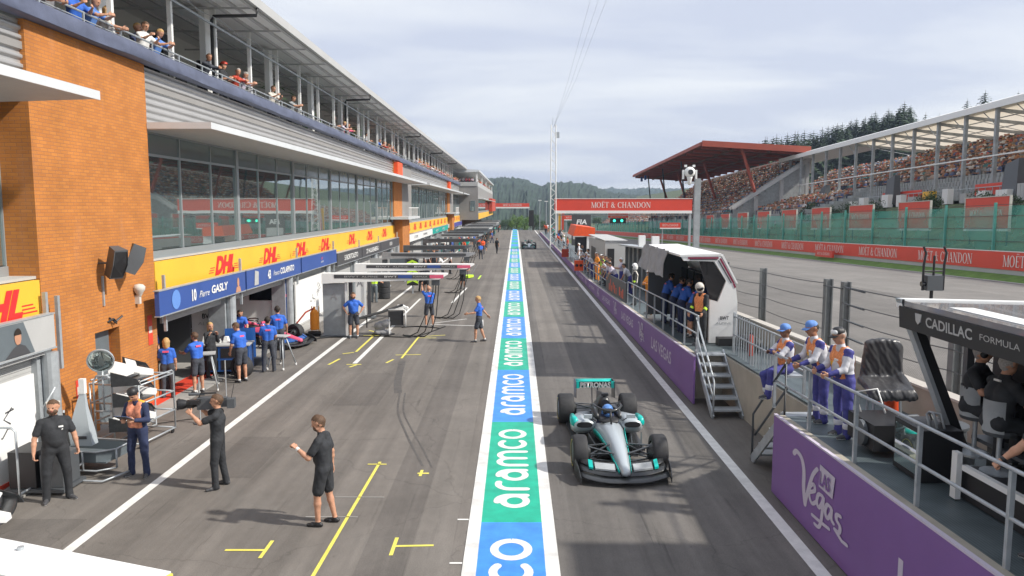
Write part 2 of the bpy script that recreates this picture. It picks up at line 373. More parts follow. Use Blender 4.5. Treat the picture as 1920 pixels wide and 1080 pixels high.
# ------------------------------------------------ ground sheet
def hgt(x, y):
    s = y; xt = x-KX*s
    if s > 600: trk = 2.24-KZ*600-(s-600)*.004
    else: trk = 2.24-KZ*s
    pit = -.05 if y < 176 else max(-14, -.05-(y-176)*.05)
    if y > 700: pit = min(pit, trk)
    if xt < 7.45: return pit
    if xt < 27: return trk
    if xt < 30: return trk+(xt-27)*.45
    if xt < 42: return trk+1.35+(xt-30)*.33
    if xt < 70: return trk+5.3+(xt-42)*.02
    return trk+5.9+min(xt-70, 60)*.30+(min(s, 600)*KZ*.6)*min(1, (xt-70)/60)
xs = [-2500,-1200,-500,-200,-80,-30,-12,0,7.3,7.44,7.46,8,12,18,24,27,28,30,33,36,39,42,50,60,70,85,100,130,180,300,600,1300,2600]
ys = [-60,-20,0,20,50,80,110,140,170,176,190,220,260,300,360,430,500,600,700,900,1300,2000,3500]
g = MB()
vs = [(x+KX*min(y,600), y, hgt(x+KX*min(y,600), y)) if x > 7.4 else (x, y, hgt(x, y)) for y in ys for x in xs]
fs = [(j*len(xs)+i, j*len(xs)+i+1, (j+1)*len(xs)+i+1, (j+1)*len(xs)+i) for j in range(len(ys)-1) for i in range(len(xs)-1)]
g.add(vs, fs); struct(g.build('ground', 'bank'))
g = MB(); g.quad([(-9.0,-15,0),(7.25,-15,0),(7.25,176,0),(-9.0,176,0)]); struct(g.build('pit_lane', 'asphalt'))
g = MB(); g.quad([(.65,-15,.003),(4.35,-15,.003),(4.35,176,.003),(.65,176,.003)]); struct(g.build('fast_lane', 'asphalt_lane'))
g = MB(); g.box((-16,-15,-.04),(-9.02,15,.03)); g.box((-16,15,-.04),(-9.02,140,.03)); struct(g.build('garage_apron', 'apron'))
g = MB(); P_ = [(7.6,-15),(26.4,-15),(26.4,420),(7.6,420)]; g.quad([T(x,s,2.3) for x, s in P_]); struct(g.build('race_track', 'asphalt_track'))
g = MB(); g.quad([T(26.4,-15,2.31),T(27.45,-15,2.6),T(27.45,420,2.6),T(26.4,420,2.31)]); tag(g.build('grass_verge', 'grass'), kind='stuff')
# painted markings (one sheet each)
def marking(name, polys, m, z=.006):
    g = MB()
    for i, p in enumerate(polys): g.quad([(x, y, z+i*.00002) for x, y in p])
    return struct(g.build(name, m))
def rq(x0, y0, x1, y1): return [(x0,y0),(x1,y0),(x1,y1),(x0,y1)]
marking('lane_line', [rq(-.78,-5,-.57,174), rq(.45,-5,.66,174)], 'line_strip', .009)
marking('garage_line', [rq(-7.02,11.2,-6.84,52), rq(-7.02,54,-6.84,174)], 'line_white')
marking('wall_line', [rq(4.35,-5,4.57,174)], 'line_white', .009)
for k in range(-1, 28):
    y0 = 12.38+6.05*k; marking('strip_panel', [rq(-.57, y0, .45, y0+6.05)], 'strip_green' if k % 2 == 0 else 'strip_blue', .009)
    if k < 14:
        struct(glyphs('aramco', ROUND, (-.06, y0+3.02, .0095), (0,1,0), (-1,0,0), .66, 4.85, 'line_white', name='strip_lettering', layer=.0004, depth=.002))
struct(MB().add([T(26.25,-15,2.305),T(26.4,-15,2.305),T(26.4,420,2.305),T(26.25,420,2.305)],[(0,1,2,3)]).build('track_edge_line', 'line_white'))
def seg(x0, y0, x1, y1, w):
    d = Vector((x1-x0, y1-y0)).normalized(); n = Vector((-d.y, d.x))*w/2
    return [(x0-n.x,y0-n.y),(x1-n.x,y1-n.y),(x1+n.x,y1+n.y),(x0+n.x,y0+n.y)]
# ------------------------------------------------ procedural facade materials
def brick_mat(name, c1, c2, mortar):
    m = bpy.data.materials.new(name); MATS[name] = m; m.use_nodes = True
    N = m.node_tree.nodes; L = m.node_tree.links; b = N['Principled BSDF']; b.inputs['Roughness'].default_value = .85
    t = N.new('ShaderNodeTexCoord'); s = N.new('ShaderNodeSeparateXYZ'); L.new(t.outputs['Object'], s.inputs[0])
    a = N.new('ShaderNodeMath'); a.operation = 'ADD'; L.new(s.outputs[0], a.inputs[0]); L.new(s.outputs[1], a.inputs[1])
    c = N.new('ShaderNodeCombineXYZ'); L.new(a.outputs[0], c.inputs[0]); L.new(s.outputs[2], c.inputs[1])
    k = N.new('ShaderNodeTexBrick'); L.new(c.outputs[0], k.inputs['Vector'])
    k.inputs['Color1'].default_value = (*c1,1); k.inputs['Color2'].default_value = (*c2,1); k.inputs['Mortar'].default_value = (*mortar,1)
    k.inputs['Scale'].default_value = 1; k.inputs['Brick Width'].default_value = .24; k.inputs['Row Height'].default_value = .075; k.inputs['Mortar Size'].default_value = .008; k.inputs['Mortar Smooth'].default_value = .3
    n = N.new('ShaderNodeTexNoise'); n.inputs['Scale'].default_value = 1.3; n.inputs['Detail'].default_value = 6; L.new(t.outputs['Object'], n.inputs['Vector'])
    mr = N.new('ShaderNodeMapRange'); mr.inputs[1].default_value = .3; mr.inputs[2].default_value = .7; mr.inputs[3].default_value = .86; mr.inputs[4].default_value = 1.12; L.new(n.outputs['Fac'], mr.inputs[0])
    # pale efflorescence in a vertical band
    n2 = N.new('ShaderNodeTexNoise'); n2.inputs['Scale'].default_value = 1.6; n2.inputs['Detail'].default_value = 7
    mp = N.new('ShaderNodeMapping'); mp.inputs['Scale'].default_value = (1,1.4,.22); L.new(t.outputs['Object'], mp.inputs[0]); L.new(mp.outputs[0], n2.inputs['Vector'])
    r2 = N.new('ShaderNodeMapRange'); r2.inputs[1].default_value = .60; r2.inputs[2].default_value = .78; r2.inputs[4].default_value = .45; L.new(n2.outputs['Fac'], r2.inputs[0])
    v = N.new('ShaderNodeVectorMath'); v.operation = 'SCALE'; L.new(k.outputs['Color'], v.inputs[0]); L.new(mr.outputs[0], v.inputs['Scale'])
    x = N.new('ShaderNodeMix'); x.data_type = 'RGBA'; L.new(r2.outputs[0], x.inputs[0]); L.new(v.outputs[0], x.inputs[6]); x.inputs[7].default_value = (.52,.26,.14,1)
    L.new(x.outputs[2], b.inputs['Base Color'])
    bp = N.new('ShaderNodeBump'); bp.inputs['Strength'].default_value = .35; bp.inputs['Distance'].default_value = .01; bp.invert = True; L.new(k.outputs['Fac'], bp.inputs['Height']); L.new(bp.outputs[0], b.inputs['Normal'])
brick_mat('brick', (.54,.205,.042), (.46,.165,.034), (.36,.15,.06))
def glass_mat(name, col, metal, bumps):
    m = mat(name, col, rough=.02, metal=metal, spec=.9); N = m.node_tree.nodes; L = m.node_tree.links; b = N['Principled BSDF']
    t = N.new('ShaderNodeTexCoord'); n = N.new('ShaderNodeTexNoise'); n.inputs['Scale'].default_value = .55; n.inputs['Detail'].default_value = 1; L.new(t.outputs['Object'], n.inputs['Vector'])
    bp = N.new('ShaderNodeBump'); bp.inputs['Strength'].default_value = bumps; bp.inputs['Distance'].default_value = .02; L.new(n.outputs['Fac'], bp.inputs['Height']); L.new(bp.outputs[0], b.inputs['Normal'])
glass_mat('window_glass', (.42,.50,.49), .85, .10)
mat('transom', (.19,.24,.24), rough=.12, metal=.2, spec=.8)
mat('corrugated', (.43,.425,.42), rough=.42, metal=.35, var=.06, vscale=.6)
FX = -9.9
bld = thing('pit_building', 'long pit building with orange brick piers, corrugated cladding and dark windows under white canopies', 'pit building', (FX, 20, 0))
bld_inv = Matrix.Translation((-FX, -20, 0))
def bp(mb, name, m, parent=bld, **k):
    mb.v = [(v[0]-FX, v[1]-20, v[2]) for v in mb.v]; return mb.build(name, m, parent, **k)
# brick piers (the first has a door recess: built round the hole)
D0, D1, DZ = 17.62, 18.72, 2.35
g = MB(); x0, x1 = -12, FX+.05
g.box((x0,15.7,0),(x1,D0,9.05)).box((x0,D1,0),(x1,20.7,9.05)).box((x0,D0,DZ),(x1,D1,9.05)).box((x0,D0,0),(x1-.28,D1,DZ)); p1 = bp(g, 'brick_pier', 'brick')
g = MB(); g.box((x1-.28,D0+.04,.03),(x1-.22,D1-.1,DZ-.05)); dr = bp(g, 'door', 'door_grey')
g = MB(); g.box((x1-.22,D1-.24,1.0),(x1-.15,D1-.2,1.16)); g.build('handle', 'steel').parent = dr; dr.children[0].location = (-FX,-20,0)
for a, b_ in ((62.5,67.0),(112,116)):
    g = MB(); g.box((-12,a,0),(FX+.02,b_,9.04)); bp(g, 'brick_pier', 'brick')
    g = MB(); g.box((FX+.03,a-.1,0),(-9.2,b_-.5,4.25)); bp(g, 'pier_plinth', 'brick')
    g = MB(); g.box((-10.0,a-1.2,4.3),(-8.55,b_+1.8,4.5)); bp(g, 'ledge', 'canopy_metal')
    for t in range(5): pass
    g = MB()
    for t in range(8): g.box((-8.7,a+.2+t*.75,4.5),(-8.66,a+.24+t*.75,5.2))
    g.box((-8.72,a,5.2),(-8.64,b_+1.6,5.26)); bp(g, 'ledge_rail', 'white_paint')
    g = MB(); g.box((-12,b_+.002,0),(FX+.0,b_+6.2,9.03)); bp(g, 'concrete_panel', 'grey_panel')
    g = MB(); g.box((FX+.04,a+.2,7.75),(FX+.34,b_-1.6,8.95)); bp(g, 'painted_sunlit_top', 'orange_red')  # orange-red block paints the sunlit top of the brick pier
def corrug(y0, y1, z0=7.5, z1=9.02, x=FX):
    g = MB(); nz = int((z1-z0)/.015); pts = []
    for i in range(nz+1):
        z = z0+(z1-z0)*i/nz; ph = (z-z0)/.19; pts.append((x-.035+.035*max(-.8, min(.8, 1.6*math.sin(ph*2*math.pi))), z))
    vs = []; 
    for (xx, z) in pts: vs += [(xx, y0, z), (xx, y1, z)]
    g.add(vs, [(2*i,2*i+1,2*i+3,2*i+2) for i in range(nz)])
    g.box((x-.5,y0,z0),(x-.09,y1,z1)); return bp(g, 'corrugated_cladding', 'corrugated', smooth=True)
def glazing(y0, y1, gx, pitch=6.95, z0=4.0, z1=7.38, first=None):
    g = MB(); g.quad([(gx,y0,z0+.1),(gx,y1,z0+.1),(gx,y1,6.72),(gx,y0,6.72)]); w = bp(g, 'window_band', 'window_glass')
    g = MB(); g.box((gx-.05,y0,6.72),(gx+.004,y1,z1-.05)); bp(g, 'transom_panes', 'transom')
    g = MB(); g.box((gx-.1,y0,6.69),(gx+.03,y1,6.76)); g.box((gx-.1,y0,z0-.12),(gx+.06,y1,z0+.08)); g.box((gx-.1,y0,z1-.08),(gx+.05,y1,z1))
    n = max(1, round((y1-y0)/(pitch/3)))
    for i in range(n+1):
        y = y0+(y1-y0)*i/n; t = .11 if i % 3 == 0 else .03
        g.box((gx-.08,y-t,z0+.08),(gx+(.07 if i % 3 == 0 else .035),y+t,z1-.08))
    bp(g, 'window_frame', 'frame_metal')
    g = MB(); g.box((gx-.3,y0,3.82),(FX-.03,y1,z0-.122)); bp(g, 'sill', 'grey_light')
def canopy(y0, y1, x1=-8.25, z=7.4):
    g = MB(); g.hexa([(FX-.4,y0,z-.06),(x1+.1,y0,z),(x1+.1,y1,z),(FX-.4,y1,z-.06),(FX-.4,y0,z+.1),(x1+.1,y0,z+.12),(x1+.1,y1,z+.12),(FX-.4,y1,z+.1)]); c = bp(g, 'canopy', 'soffit')
    g = MB(); g.box((x1+.1,y0,z-.02),(x1+.13,y1,z+.15)); g.box((FX+.06,y0-.03,z-.02),(x1+.13,y0-.002,z+.15)); g.build('canopy_fascia', 'canopy_metal', c)
    c.children[0].location = (-FX,-20,0)
for (a, b_, gx) in ((4,15.7,-10.55),(20.7,62.5,-10.05),(73.2,112,-10.05),(122.2,136,-10.05)):
    corrug(a, b_); glazing(a, b_, gx); 
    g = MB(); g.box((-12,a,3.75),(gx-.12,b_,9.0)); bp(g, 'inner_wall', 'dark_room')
    g = MB(); g.box((-12.,a,2.86),(-9.98,b_,3.81)); bp(g, 'beam', 'grey_panel')
for a, b_ in ((3,15.2),(20.7,70.8),(73.2,119),(122.2,140)): canopy(a, b_)
# ground floor: beam, shutter boxes, columns, garages
for y0, n in ((-4.5,3),(18.95,7),(73.4,6),(122.4,2)):
    for i in range(n):
        a = y0+6.68*i; b_ = a+6.68
        lo = max(a, 20.7) if y0 == 18.95 else a
        if b_ > 15.69 and y0 < 0: b_ = 15.69
        hi = 62.5 if (y0 == 18.95 and i == 6) else b_
        if hi-lo < .6: continue
        g = MB(); g.box((-10.3,lo,2.3),(-9.62,hi,2.83)); bp(g, 'shutter_box', 'grey_light')
        g = MB(); nn = 7
        for k in range(nn): g.box((-9.93+.004*(k%2),lo+.35,2.06+(.24/nn)*k),(-9.86+.004*(k%2),hi-.3,2.06+(.24/nn)*(k+1)-.004))
        if not (y0 == 18.95 and i < 2):
            for k in range(26): g.box((-9.93+.006*(k%2),lo+.35,.04+.0775*k),(-9.87+.006*(k%2),hi-.3,.04+.0775*(k+1)-.006))
        bp(g, 'roller_shutter', 'grey_light')
        g = MB(); g.lathe((-9.62,hi-.05,0.02),(0,0,1),[(0,.16),(2.3,.16)],14,cap=True); g.box((-10.3,hi-.3,0.02),(-9.74,hi+.14,2.295)); bp(g, 'column', 'galv')
# open garages behind the first two bays
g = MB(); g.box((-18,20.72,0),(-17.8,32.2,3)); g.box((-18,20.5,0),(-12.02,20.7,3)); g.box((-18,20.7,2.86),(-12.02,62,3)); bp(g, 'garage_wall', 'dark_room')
bp(MB().box((-11.0,25.62,.03),(-9.95,25.7,2.28)), 'garage_partition', 'white_paint'); bp(MB().box((-12.1,32.2,.03),(-9.95,32.28,2.28)), 'garage_partition', 'white_paint')
bp(MB().box((-14.5,25.5,.03),(-11.005,25.58,2.6)), 'garage_partition', 'dark_steel'); bp(MB().box((-17,31.8,.03),(-12.12,31.9,2.6)), 'garage_partition', 'dark_steel')
t = text('BWT', (-10.4,25.6,1.62), (1,0,0), (0,0,1), .17, 'black', width=.46, bold=.02); t.parent = bld; t.location = (-FX,-20,0)
t = text('ALPINE', (-10.4,25.6,1.36), (1,0,0), (0,0,1), .11, 'grey_light', width=.75); t.parent = bld; t.location = (-FX,-20,0)
# terrace, parapet cloth, rail, back wall, columns, roof
g = MB(); g.box((-14,3,8.45),(FX-.002,136,8.6)); bp(g, 'terrace_floor', 'grey_panel')
g = MB(); rows = []
ys_ = [3+.55*i for i in range(int(133/.55)+1)]
for (xx, z, a_) in ((FX+.02,9.06,.0),(FX+.31,9.07,.02),(FX+.315,9.08,.03),(FX+.30,9.25,.05),(FX+.27,9.42,.03),(FX+.26,9.43,.02),(FX-.06,9.47,0)):
    rows.append([(xx+a_*math.sin(y*.9+z*5)*.7+a_*.5*math.sin(y*2.3), y, z+a_*.35*math.sin(y*1.7)) for y in ys_])
g.loft(rows, cap=False, closed=False); bp(g, 'parapet_cloth', 'terrace_blue', smooth=True)
g = MB(); g.tube([(FX+.02,3,9.72),(FX+.02,136,9.72)], .025, 6); g.tube([(FX+.02,3,9.56),(FX+.02,136,9.56)], .015, 6)
for i in range(80): g.box((FX,3+1.66*i,9.46),(FX+.04,3.04+1.66*i,9.72))
bp(g, 'terrace_rail', 'galv')
g = MB(); g.box((-14,3,8.6),(-13.8,136,10.9)); bp(g, 'terrace_back_wall', 'hoarding_grey')
g = MB(); g.box((-14,3,10.9),(-13.8,136,12.4)); bp(g, 'terrace_back_wall', 'terrace_white')
for i in range(36):
    y = 19.4-3.33*4+3.33*i
    if y > 134: break
    g = MB(); g.box((FX-.16,y-.06,9.04),(FX-.04,y+.06,11.85)); bp(g, 'terrace_column', 'white_paint')
    if i % 2 == 0:
        g = MB(); g.box((-10.55,y+.1,8.6),(-10.35,y+.55,11.9)); bp(g, 'terrace_column', 'terrace_white')
g = MB(); g.hexa([(-14,3,12.2),(-8.62,3,11.9),(-8.62,136,11.9),(-14,136,12.2),(-14,3,12.32),(-8.62,3,12.02),(-8.62,136,12.02),(-14,136,12.32)]); rf = bp(g, 'roof', 'terrace_white')
g = MB(); g.box((-8.615,3,11.86),(-8.5,136,12.16)); g.box((-8.72,3,11.80),(-8.63,136,11.87)); f_ = g.build('roof_fascia', 'grey_light', rf); f_.location = (-FX,-20,0)
g = MB()
for xx in (-9.3,-9.9,-10.9,-11.9,-12.9): g.box((xx-.05,3,11.93+(-8.62-xx)*.055-.12),(xx+.05,136,11.93+(-8.62-xx)*.055-.01))
for i in range(40): y = 6+3.33*i; g.box((-13.79,y-.03,11.80),(-8.75,y+.03,11.86)) if y < 135 else None
f_ = g.build('roof_beam', 'soffit', rf); f_.location = (-FX,-20,0)
g = MB(); g.box((FX-.03,3,11.2),(FX+.03,136,11.26)); g.tube([(FX+.06,3,11.5)]+[(FX+.06,3+1.66*i,11.5-(.12 if i%2 else 0)) for i in range(1,80)], .012, 5); bp(g, 'awning_rail', 'galv')
for y in (25.9,45.8,69.7,91,113):
    g = MB(); g.tube([(-8.55,y+.2,11.9),(-8.6,y+.2,11.62),(-9.95,y,11.55),(-10.02,y,11.4),(-10.02,y,9.06)], .055, 8); bp(g, 'drain_pipe', 'black', smooth=True)
# dark doors and screens on the terrace back wall
g = MB(); [g.box((-13.79,a,8.62),(-13.74,a+1.6,10.7)) for a in (27,31,39,52,58,66,75,88,97,110,120)]; bp(g, 'terrace_window', 'black_gloss')
# --- the projecting box and far wing
blk = thing('race_control_block', 'grey boxy wing jutting over the pit lane at the far end of the pit building', 'building', (-6.6,136,0))
def bq(mb, name, m, **k):
    mb.v = [(v[0]+6.6, v[1]-136, v[2]) for v in mb.v]; return mb.build(name, m, blk, **k)
g = MB(); g.box((-14,136.2,3.0),(-6.6,225,8.9)); bq(g, 'wall', 'grey_panel')
g = MB(); g.box((-13,137,0),(-10,225,2.99)); bq(g, 'undercroft', 'brick_dark')
g = MB(); g.box((-14,136.3,8.91),(-6.62,225,9.15)); g.box((-6.85,136.3,9.15),(-6.62,225,9.75)); g.box((-13,136.1,9.0),(-6.7,136.3,9.7)); bq(g, 'parapet', 'grey_light')
g = MB(); g.hexa([(-14,135.8,11.1),(-6.3,135.8,11.5),(-6.3,226,11.5),(-14,226,11.1),(-14,135.8,12.3),(-6.3,135.8,11.8),(-6.3,226,11.8),(-14,226,12.3)]); bq(g, 'roof', 'canopy_metal')
for y in (137,158,180,202,224):
    g = MB(); g.box((-7.0,y,9.1),(-6.7,y+.4,11.5)); bq(g, 'post', 'white_paint')
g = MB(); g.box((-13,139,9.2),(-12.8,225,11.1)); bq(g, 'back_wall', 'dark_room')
g = MB(); g.box((-8.0,136.14,4.6),(-7.1,136.19,6.4)); bq(g, 'window', 'window_glass')
g = MB(); g.box((-6.59,137,4.6),(-6.56,224,6.6)); bq(g, 'window', 'window_glass')
g = MB(); g.box((-6.59,137,6.7),(-5.6,224,6.8)); bq(g, 'canopy', 'canopy_metal')
s = MB().box((-6.59,137,3.1),(-6.54,224,4.2)).build('advert_band', 'dhl_yellow'); tag(s, 'long yellow advertising band low on the jutting far wing', 'sign')
s = MB().box((-6.5,190,4.2),(-5.7,222,7.4)).build('tall_advert', 'crowd_red'); tag(s, 'tall red advertising panel at the far corner of the jutting wing', 'sign')
# ------------------------------------------------ signs on the facade
def dhl(y, z, h=.56, w=1.75, parent=None, x=-9.84):
    t = text('DHL', (x,y,z+.03), (0,1,0), (0,0,1), h, 'dhl_red', parent, width=w, bold=.055, shear=.38, depth=.012)
    for sd in (0, 1):
        g = MB()
        for k in range(3):
            zz_ = z-.2+k*.075; ya, yb = ((y-w/2-.45+.06*k, y-w/2-.06+.06*k), (y+w/2+.02, y+w/2+.5-.06*k))[sd]; g.box((x+.001,ya,zz_),(x+.004,yb,zz_+.03))
        g.build('speed_stripe', 'dhl_red', parent)
for (a, b_, lab, cs) in ((20.72,62.3,'long yellow advert band with red letters between the brick piers', (25.7,30.5,34.9,39.4,45.9,51.6,57.4)),
                     (4,15.66,'short yellow advert band with red letters left of the big brick pier', (14.15,8.5)),
                     (67.3,111.5,'yellow advert band with red letters beyond the second brick pier', (70.5,75,79.5,84,88.5,93,97.5,102,107)),
                     (116.5,136,'farthest yellow advert band with red letters', (119,124,129,133.5))):
    s = MB().box((-9.97,a,2.85),(-9.84,b_,3.8)).build('advert_band', 'dhl_yellow'); tag(s, lab, 'sign')
    for y in cs: dhl(y, 3.36, parent=s)
def blue_sign(a, b_, z0, z1, m, lab, x=-9.4, name='garage_sign'):
    s = MB().box((x-.12,a,z0),(x,b_,z1)).build(name, m); tag(s, lab, 'sign')
    g = MB(); g.box((x-.14,a-.02,z0-.03),(x+.015,b_+.02,z0-.002)); g.box((x-.14,a-.02,z1+.002),(x+.015,b_+.02,z1+.03)); g.build('edge_trim', 'galv', s)
    g = MB(); g.box((x-.2,b_-.04,z0-.5),(x-.125,b_+.04,z1+.45)); g.box((x-.5,b_-.03,z1-.1),(x-.2,b_+.03,z1-.04)); g.build('bracket', 'galv', s)
    return s
GR, GU = (0,1,0), (0,0,1)
s = blue_sign(19.95,26.4,2.42,3.07,'navy','blue garage sign reading GASLY beside a blue helmet picture')
text('GASLY', (-9.39,24.05,2.76), GR, GU, .24, 'white_paint', s, width=1.35, bold=.03, shear=.1)
text('Pierre', (-9.39,22.85,2.72), GR, GU, .2, 'white_paint', s, width=.75, shear=.4)
text('10', (-9.39,22.1,2.75), GR, GU, .32, 'white_paint', s, width=.3, bold=.04)
g = MB(); g.add([(-9.39, 20.95+.27*math.cos(a), 2.75+.27*math.sin(a)) for a in [k*math.pi/9 for k in range(18)]], [tuple(range(18))]); g.build('helmet_print', 'cap_blue', s)
g = MB(); g.quad([(-9.39,25.45,2.43),(-9.39,25.95,2.43),(-9.39,25.85,2.62),(-9.39,25.55,2.62)]); g.add([(-9.389, 25.7+.1*math.cos(a), 2.76+.16*math.sin(a)) for a in [k*math.pi/6 for k in range(12)]], [tuple(range(12))]); g.build('portrait_print', 'skin', s)
s = blue_sign(26.55,33.3,2.42,3.07,'navy','blue garage sign reading COLAPINTO')
text('COLAPINTO', (-9.39,31.3,2.76), GR, GU, .24, 'white_paint', s, width=1.9, bold=.03, shear=.1)
text('Franco', (-9.39,29.85,2.74), GR, GU, .19, 'white_paint', s, width=.75, shear=.4)
text('43', (-9.39,29.0,2.75), GR, GU, .32, 'white_paint', s, width=.35, bold=.04)
g = MB(); g.quad([(-9.39,27.3,2.48),(-9.39,27.75,2.48),(-9.39,27.8,2.95),(-9.39,27.4,3.02)]); g.build('helmet_print', 'grey_light', s)
s = blue_sign(33.5,40.05,2.42,3.07,'navy','plain blue garage sign with a tiny team name'); text('BWT', (-9.39,37,2.82), GR, GU, .12, 'pink', s, width=.3, bold=.02); text('ALPINE', (-9.39,37,2.66), GR, GU, .08, 'white_paint', s, width=.5)
s = blue_sign(40.25,46.7,2.2,2.84,'banner_dark','dark garage sign reading BORTOLETO'); text('5 BORTOLETO', (-9.39,43.7,2.52), GR, GU, .28, 'white_paint', s, width=3.6, bold=.02)
s = blue_sign(46.85,53.3,2.2,2.84,'banner_dark','dark garage sign reading HULKENBERG'); text('27 HULKENBERG', (-9.39,50.2,2.52), GR, GU, .28, 'white_paint', s, width=4.2, bold=.02)
s = blue_sign(53.45,61.8,2.2,2.84,'banner_dark','dark garage sign with small emblem next to the second brick pier'); g = MB(); [s_ for s_ in [g.add([(-9.385, 57.2+.28*k+.2*math.cos(a), 2.55+.14*math.sin(a)) for a in [j*math.pi/8 for j in range(16)]], [tuple(range(16))]) for k in range(4)]]; g.build('emblem', 'grey_light', s)
s = blue_sign(67.5,87,2.2,2.84,'white_paint','long white garage sign beyond the second brick pier'); text('17 OCON', (-9.39,72.5,2.52), GR, GU, .25, 'banner_dark', s, width=2.6); text('87 BEARMAN', (-9.39,80,2.52), GR, GU, .25, 'banner_dark', s, width=3.4)
s = blue_sign(87.2,107,2.2,2.84,'teal','teal green garage sign after the long white one'); text('14 ALONSO', (-9.39,92,2.52), GR, GU, .28, 'white_paint', s, width=3.4); text('18 STROLL', (-9.39,100,2.52), GR, GU, .28, 'white_paint', s, width=3.4)
s = blue_sign(117,135,2.2,2.84,'overall_blue','violet blue garage sign farthest down the pit building')
s = blue_sign(9.2,15.6,2.42,3.1,'grey_light','grey garage sign with a driver portrait left of the brick pier',x=-9.55)
g = MB(); g.quad([(-9.54,9.3,2.44),(-9.54,14.9,2.44),(-9.54,14.6,3.08),(-9.54,9.3,3.08)]); g.build('print_backdrop', 'door_grey', s)
g = MB(); g.quad([(-9.53,14.0,2.45),(-9.53,14.75,2.45),(-9.53,14.6,2.62),(-9.53,14.42,2.68),(-9.53,14.25,2.62)]); g.build('shirt_print', 'banner_dark', s)
g = MB(); g.add([(-9.53, 14.4+.1*math.cos(a), 2.81+.15*math.sin(a)) for a in [k*math.pi/8 for k in range(16)]], [tuple(range(16))]); g.build('face_print', 'skin', s)
g = MB(); g.add([(-9.525, 14.4+.105*math.cos(a), 2.86+.13*math.sin(a)) for a in [k*math.pi/8 for k in range(9)]], [tuple(range(9))]); g.build('hair_print', 'hair_dark', s)
# white drawing panels
for (a, b_, h, lab) in ((33.1,38.4,2.04,'bright white garage screen with a sketched tree behind the white boom'), (10.5,14.9,2.0,'white garage screen with a black sketch and red foot at the left edge')):
    s = MB().box((-9.66,a,.12),(-9.6,b_,h)).build('garage_screen', 'white_paint'); tag(s, lab, 'screen')
    MB().box((-9.67,a,.04),(-9.58,b_,.12)).build('foot_strip', 'red_banner' if a < 20 else 'grey_light', s)
    g = MB(); rr = random.Random(int(a)); 
    for k in range(8 if a > 20 else 3):
        y, z = (a+b_)/2+rr.uniform(-.3,2.2), .6+rr.uniform(0,.9); P_ = [(y,z)]
        for j in range(4): y += rr.uniform(-.25,.25); z += rr.uniform(-.05,.18); P_.append((y,z))
        for part in stroke(P_, .03)[:1]:
            g = MB(); vs_ = [(-9.595+k*.0006, q[0][0], q[0][1]) for q in part]+[(-9.595+k*.0006, *part[-1][1])]+[(-9.595+k*.0006, *part[-1][2])]+[(-9.595+k*.0006, q[3][0], q[3][1]) for q in part[::-1]]
            n_ = len(part); g.add(vs_, [(i, i+1, 2*n_-i, 2*n_+1-i) for i in range(n_)]); g.build('sketch_stroke', 'banner_dark', s)
# fittings on the brick pier
def on_pier(name, lab, cat, y, z): return thing(name, lab, cat, (FX+.05, y, z))
def speaker(y, z, rz, tilt, lab):
    t_ = on_pier('loudspeaker', lab, 'loudspeaker', y, z)
    g = MB(); prof = [(-.17,-.36),(.17,-.36),(.19,.0),(.17,.36),(-.17,.36),(-.19,0)]
    Rm = Matrix.Rotation(rz, 4, 'Z') @ Matrix.Rotation(tilt, 4, 'Y')
    def f(u, v, d): return Vector((.42,0,0))+Rm @ Vector((d-(.06 if abs(v) > .3 else 0), u*(1 if d > 0 else .7), v))
    g.prism(prof, lambda u, v: f(u,v,-.13), lambda u, v: f(u,v,.16)); g.build('cabinet', 'dark_steel', t_)
    g = MB(); g.prism([(u*.86,v*.9) for u, v in prof], lambda u, v: f(u,v,.161)+Rm @ Vector((.0,0,0)), lambda u, v: f(u,v,.172)); g.build('grille', 'black', t_)
    g = MB(); g.tube([(0,0,0),(.2,0,0),(.36,0,.02)], .03, 6); g.build('bracket', 'dark_steel', t_)
speaker(17.95, 3.98, R(-28), R(20), 'left of two dark grey loudspeakers high on the orange brick pier')
speaker(18.85, 4.0, R(38), R(24), 'right of two dark grey loudspeakers high on the orange brick pier')
cp = MB().box((FX+.052,18.02,2.95),(FX+.09,18.07,3.66)).build('conduit', 'galv'); tag(cp, 'thin vertical conduit below the two loudspeakers', 'conduit')
t_ = on_pier('wall_siren', 'small cream siren lamp on the brick pier near the blue sign', 'siren', 19.62, 3.0); MB().lathe((.1,0,.0),(0,0,1),[(0,.05),(.1,.1),(.16,.14),(.24,.15),(.3,.1),(.32,0)],14).build('dome', 'tent_under', t_, smooth=True); MB().box((0,-.05,-.2),(.12,.05,.02)).build('base', 'tent_under', t_)
t_ = on_pier('wall_hook', 'black twisted bracket on the brick pier under the conduit', 'bracket', 18.3, 2.55); MB().tube([(0,-.1,-.02),(.1,0,.05),(.08,.14,-.03),(.16,.3,.08)], .025, 6).tube([(.02,-.05,.08),(.12,.1,-.08)], .02, 6).build('arm', 'black', t_)
for (y, z, lab) in ((16.85,1.22,'small red notice on the brick pier left of the grey door'),(20.3,2.05,'tall red and white notice on the brick pier edge beside the first garage')):
    s = MB().box((FX+.052,y-.12,z-.2 if z < 2 else z-.45),(FX+.062,y+.12,z+.2 if z < 2 else z+.35)).build('notice', 'red_banner'); tag(s, lab, 'notice')
    MB().box((FX+.0625,y-.09,z-.13),(FX+.066,y+.09,z+.05)).build('notice_text', 'tent_under', s)
for (y, lab) in ((15.85,'upright grey sign post at the left edge of the big brick pier'),(20.72,'upright grey sign post at the right edge of the big brick pier')):
    s = MB().box((FX+.25,y-.04,1.9),(FX+.32,y+.04,3.45)).build('sign_post', 'galv'); tag(s, lab, 'post')
def pz(y): return max(1.83-.026*y, .5)            # top of the pit wall platform
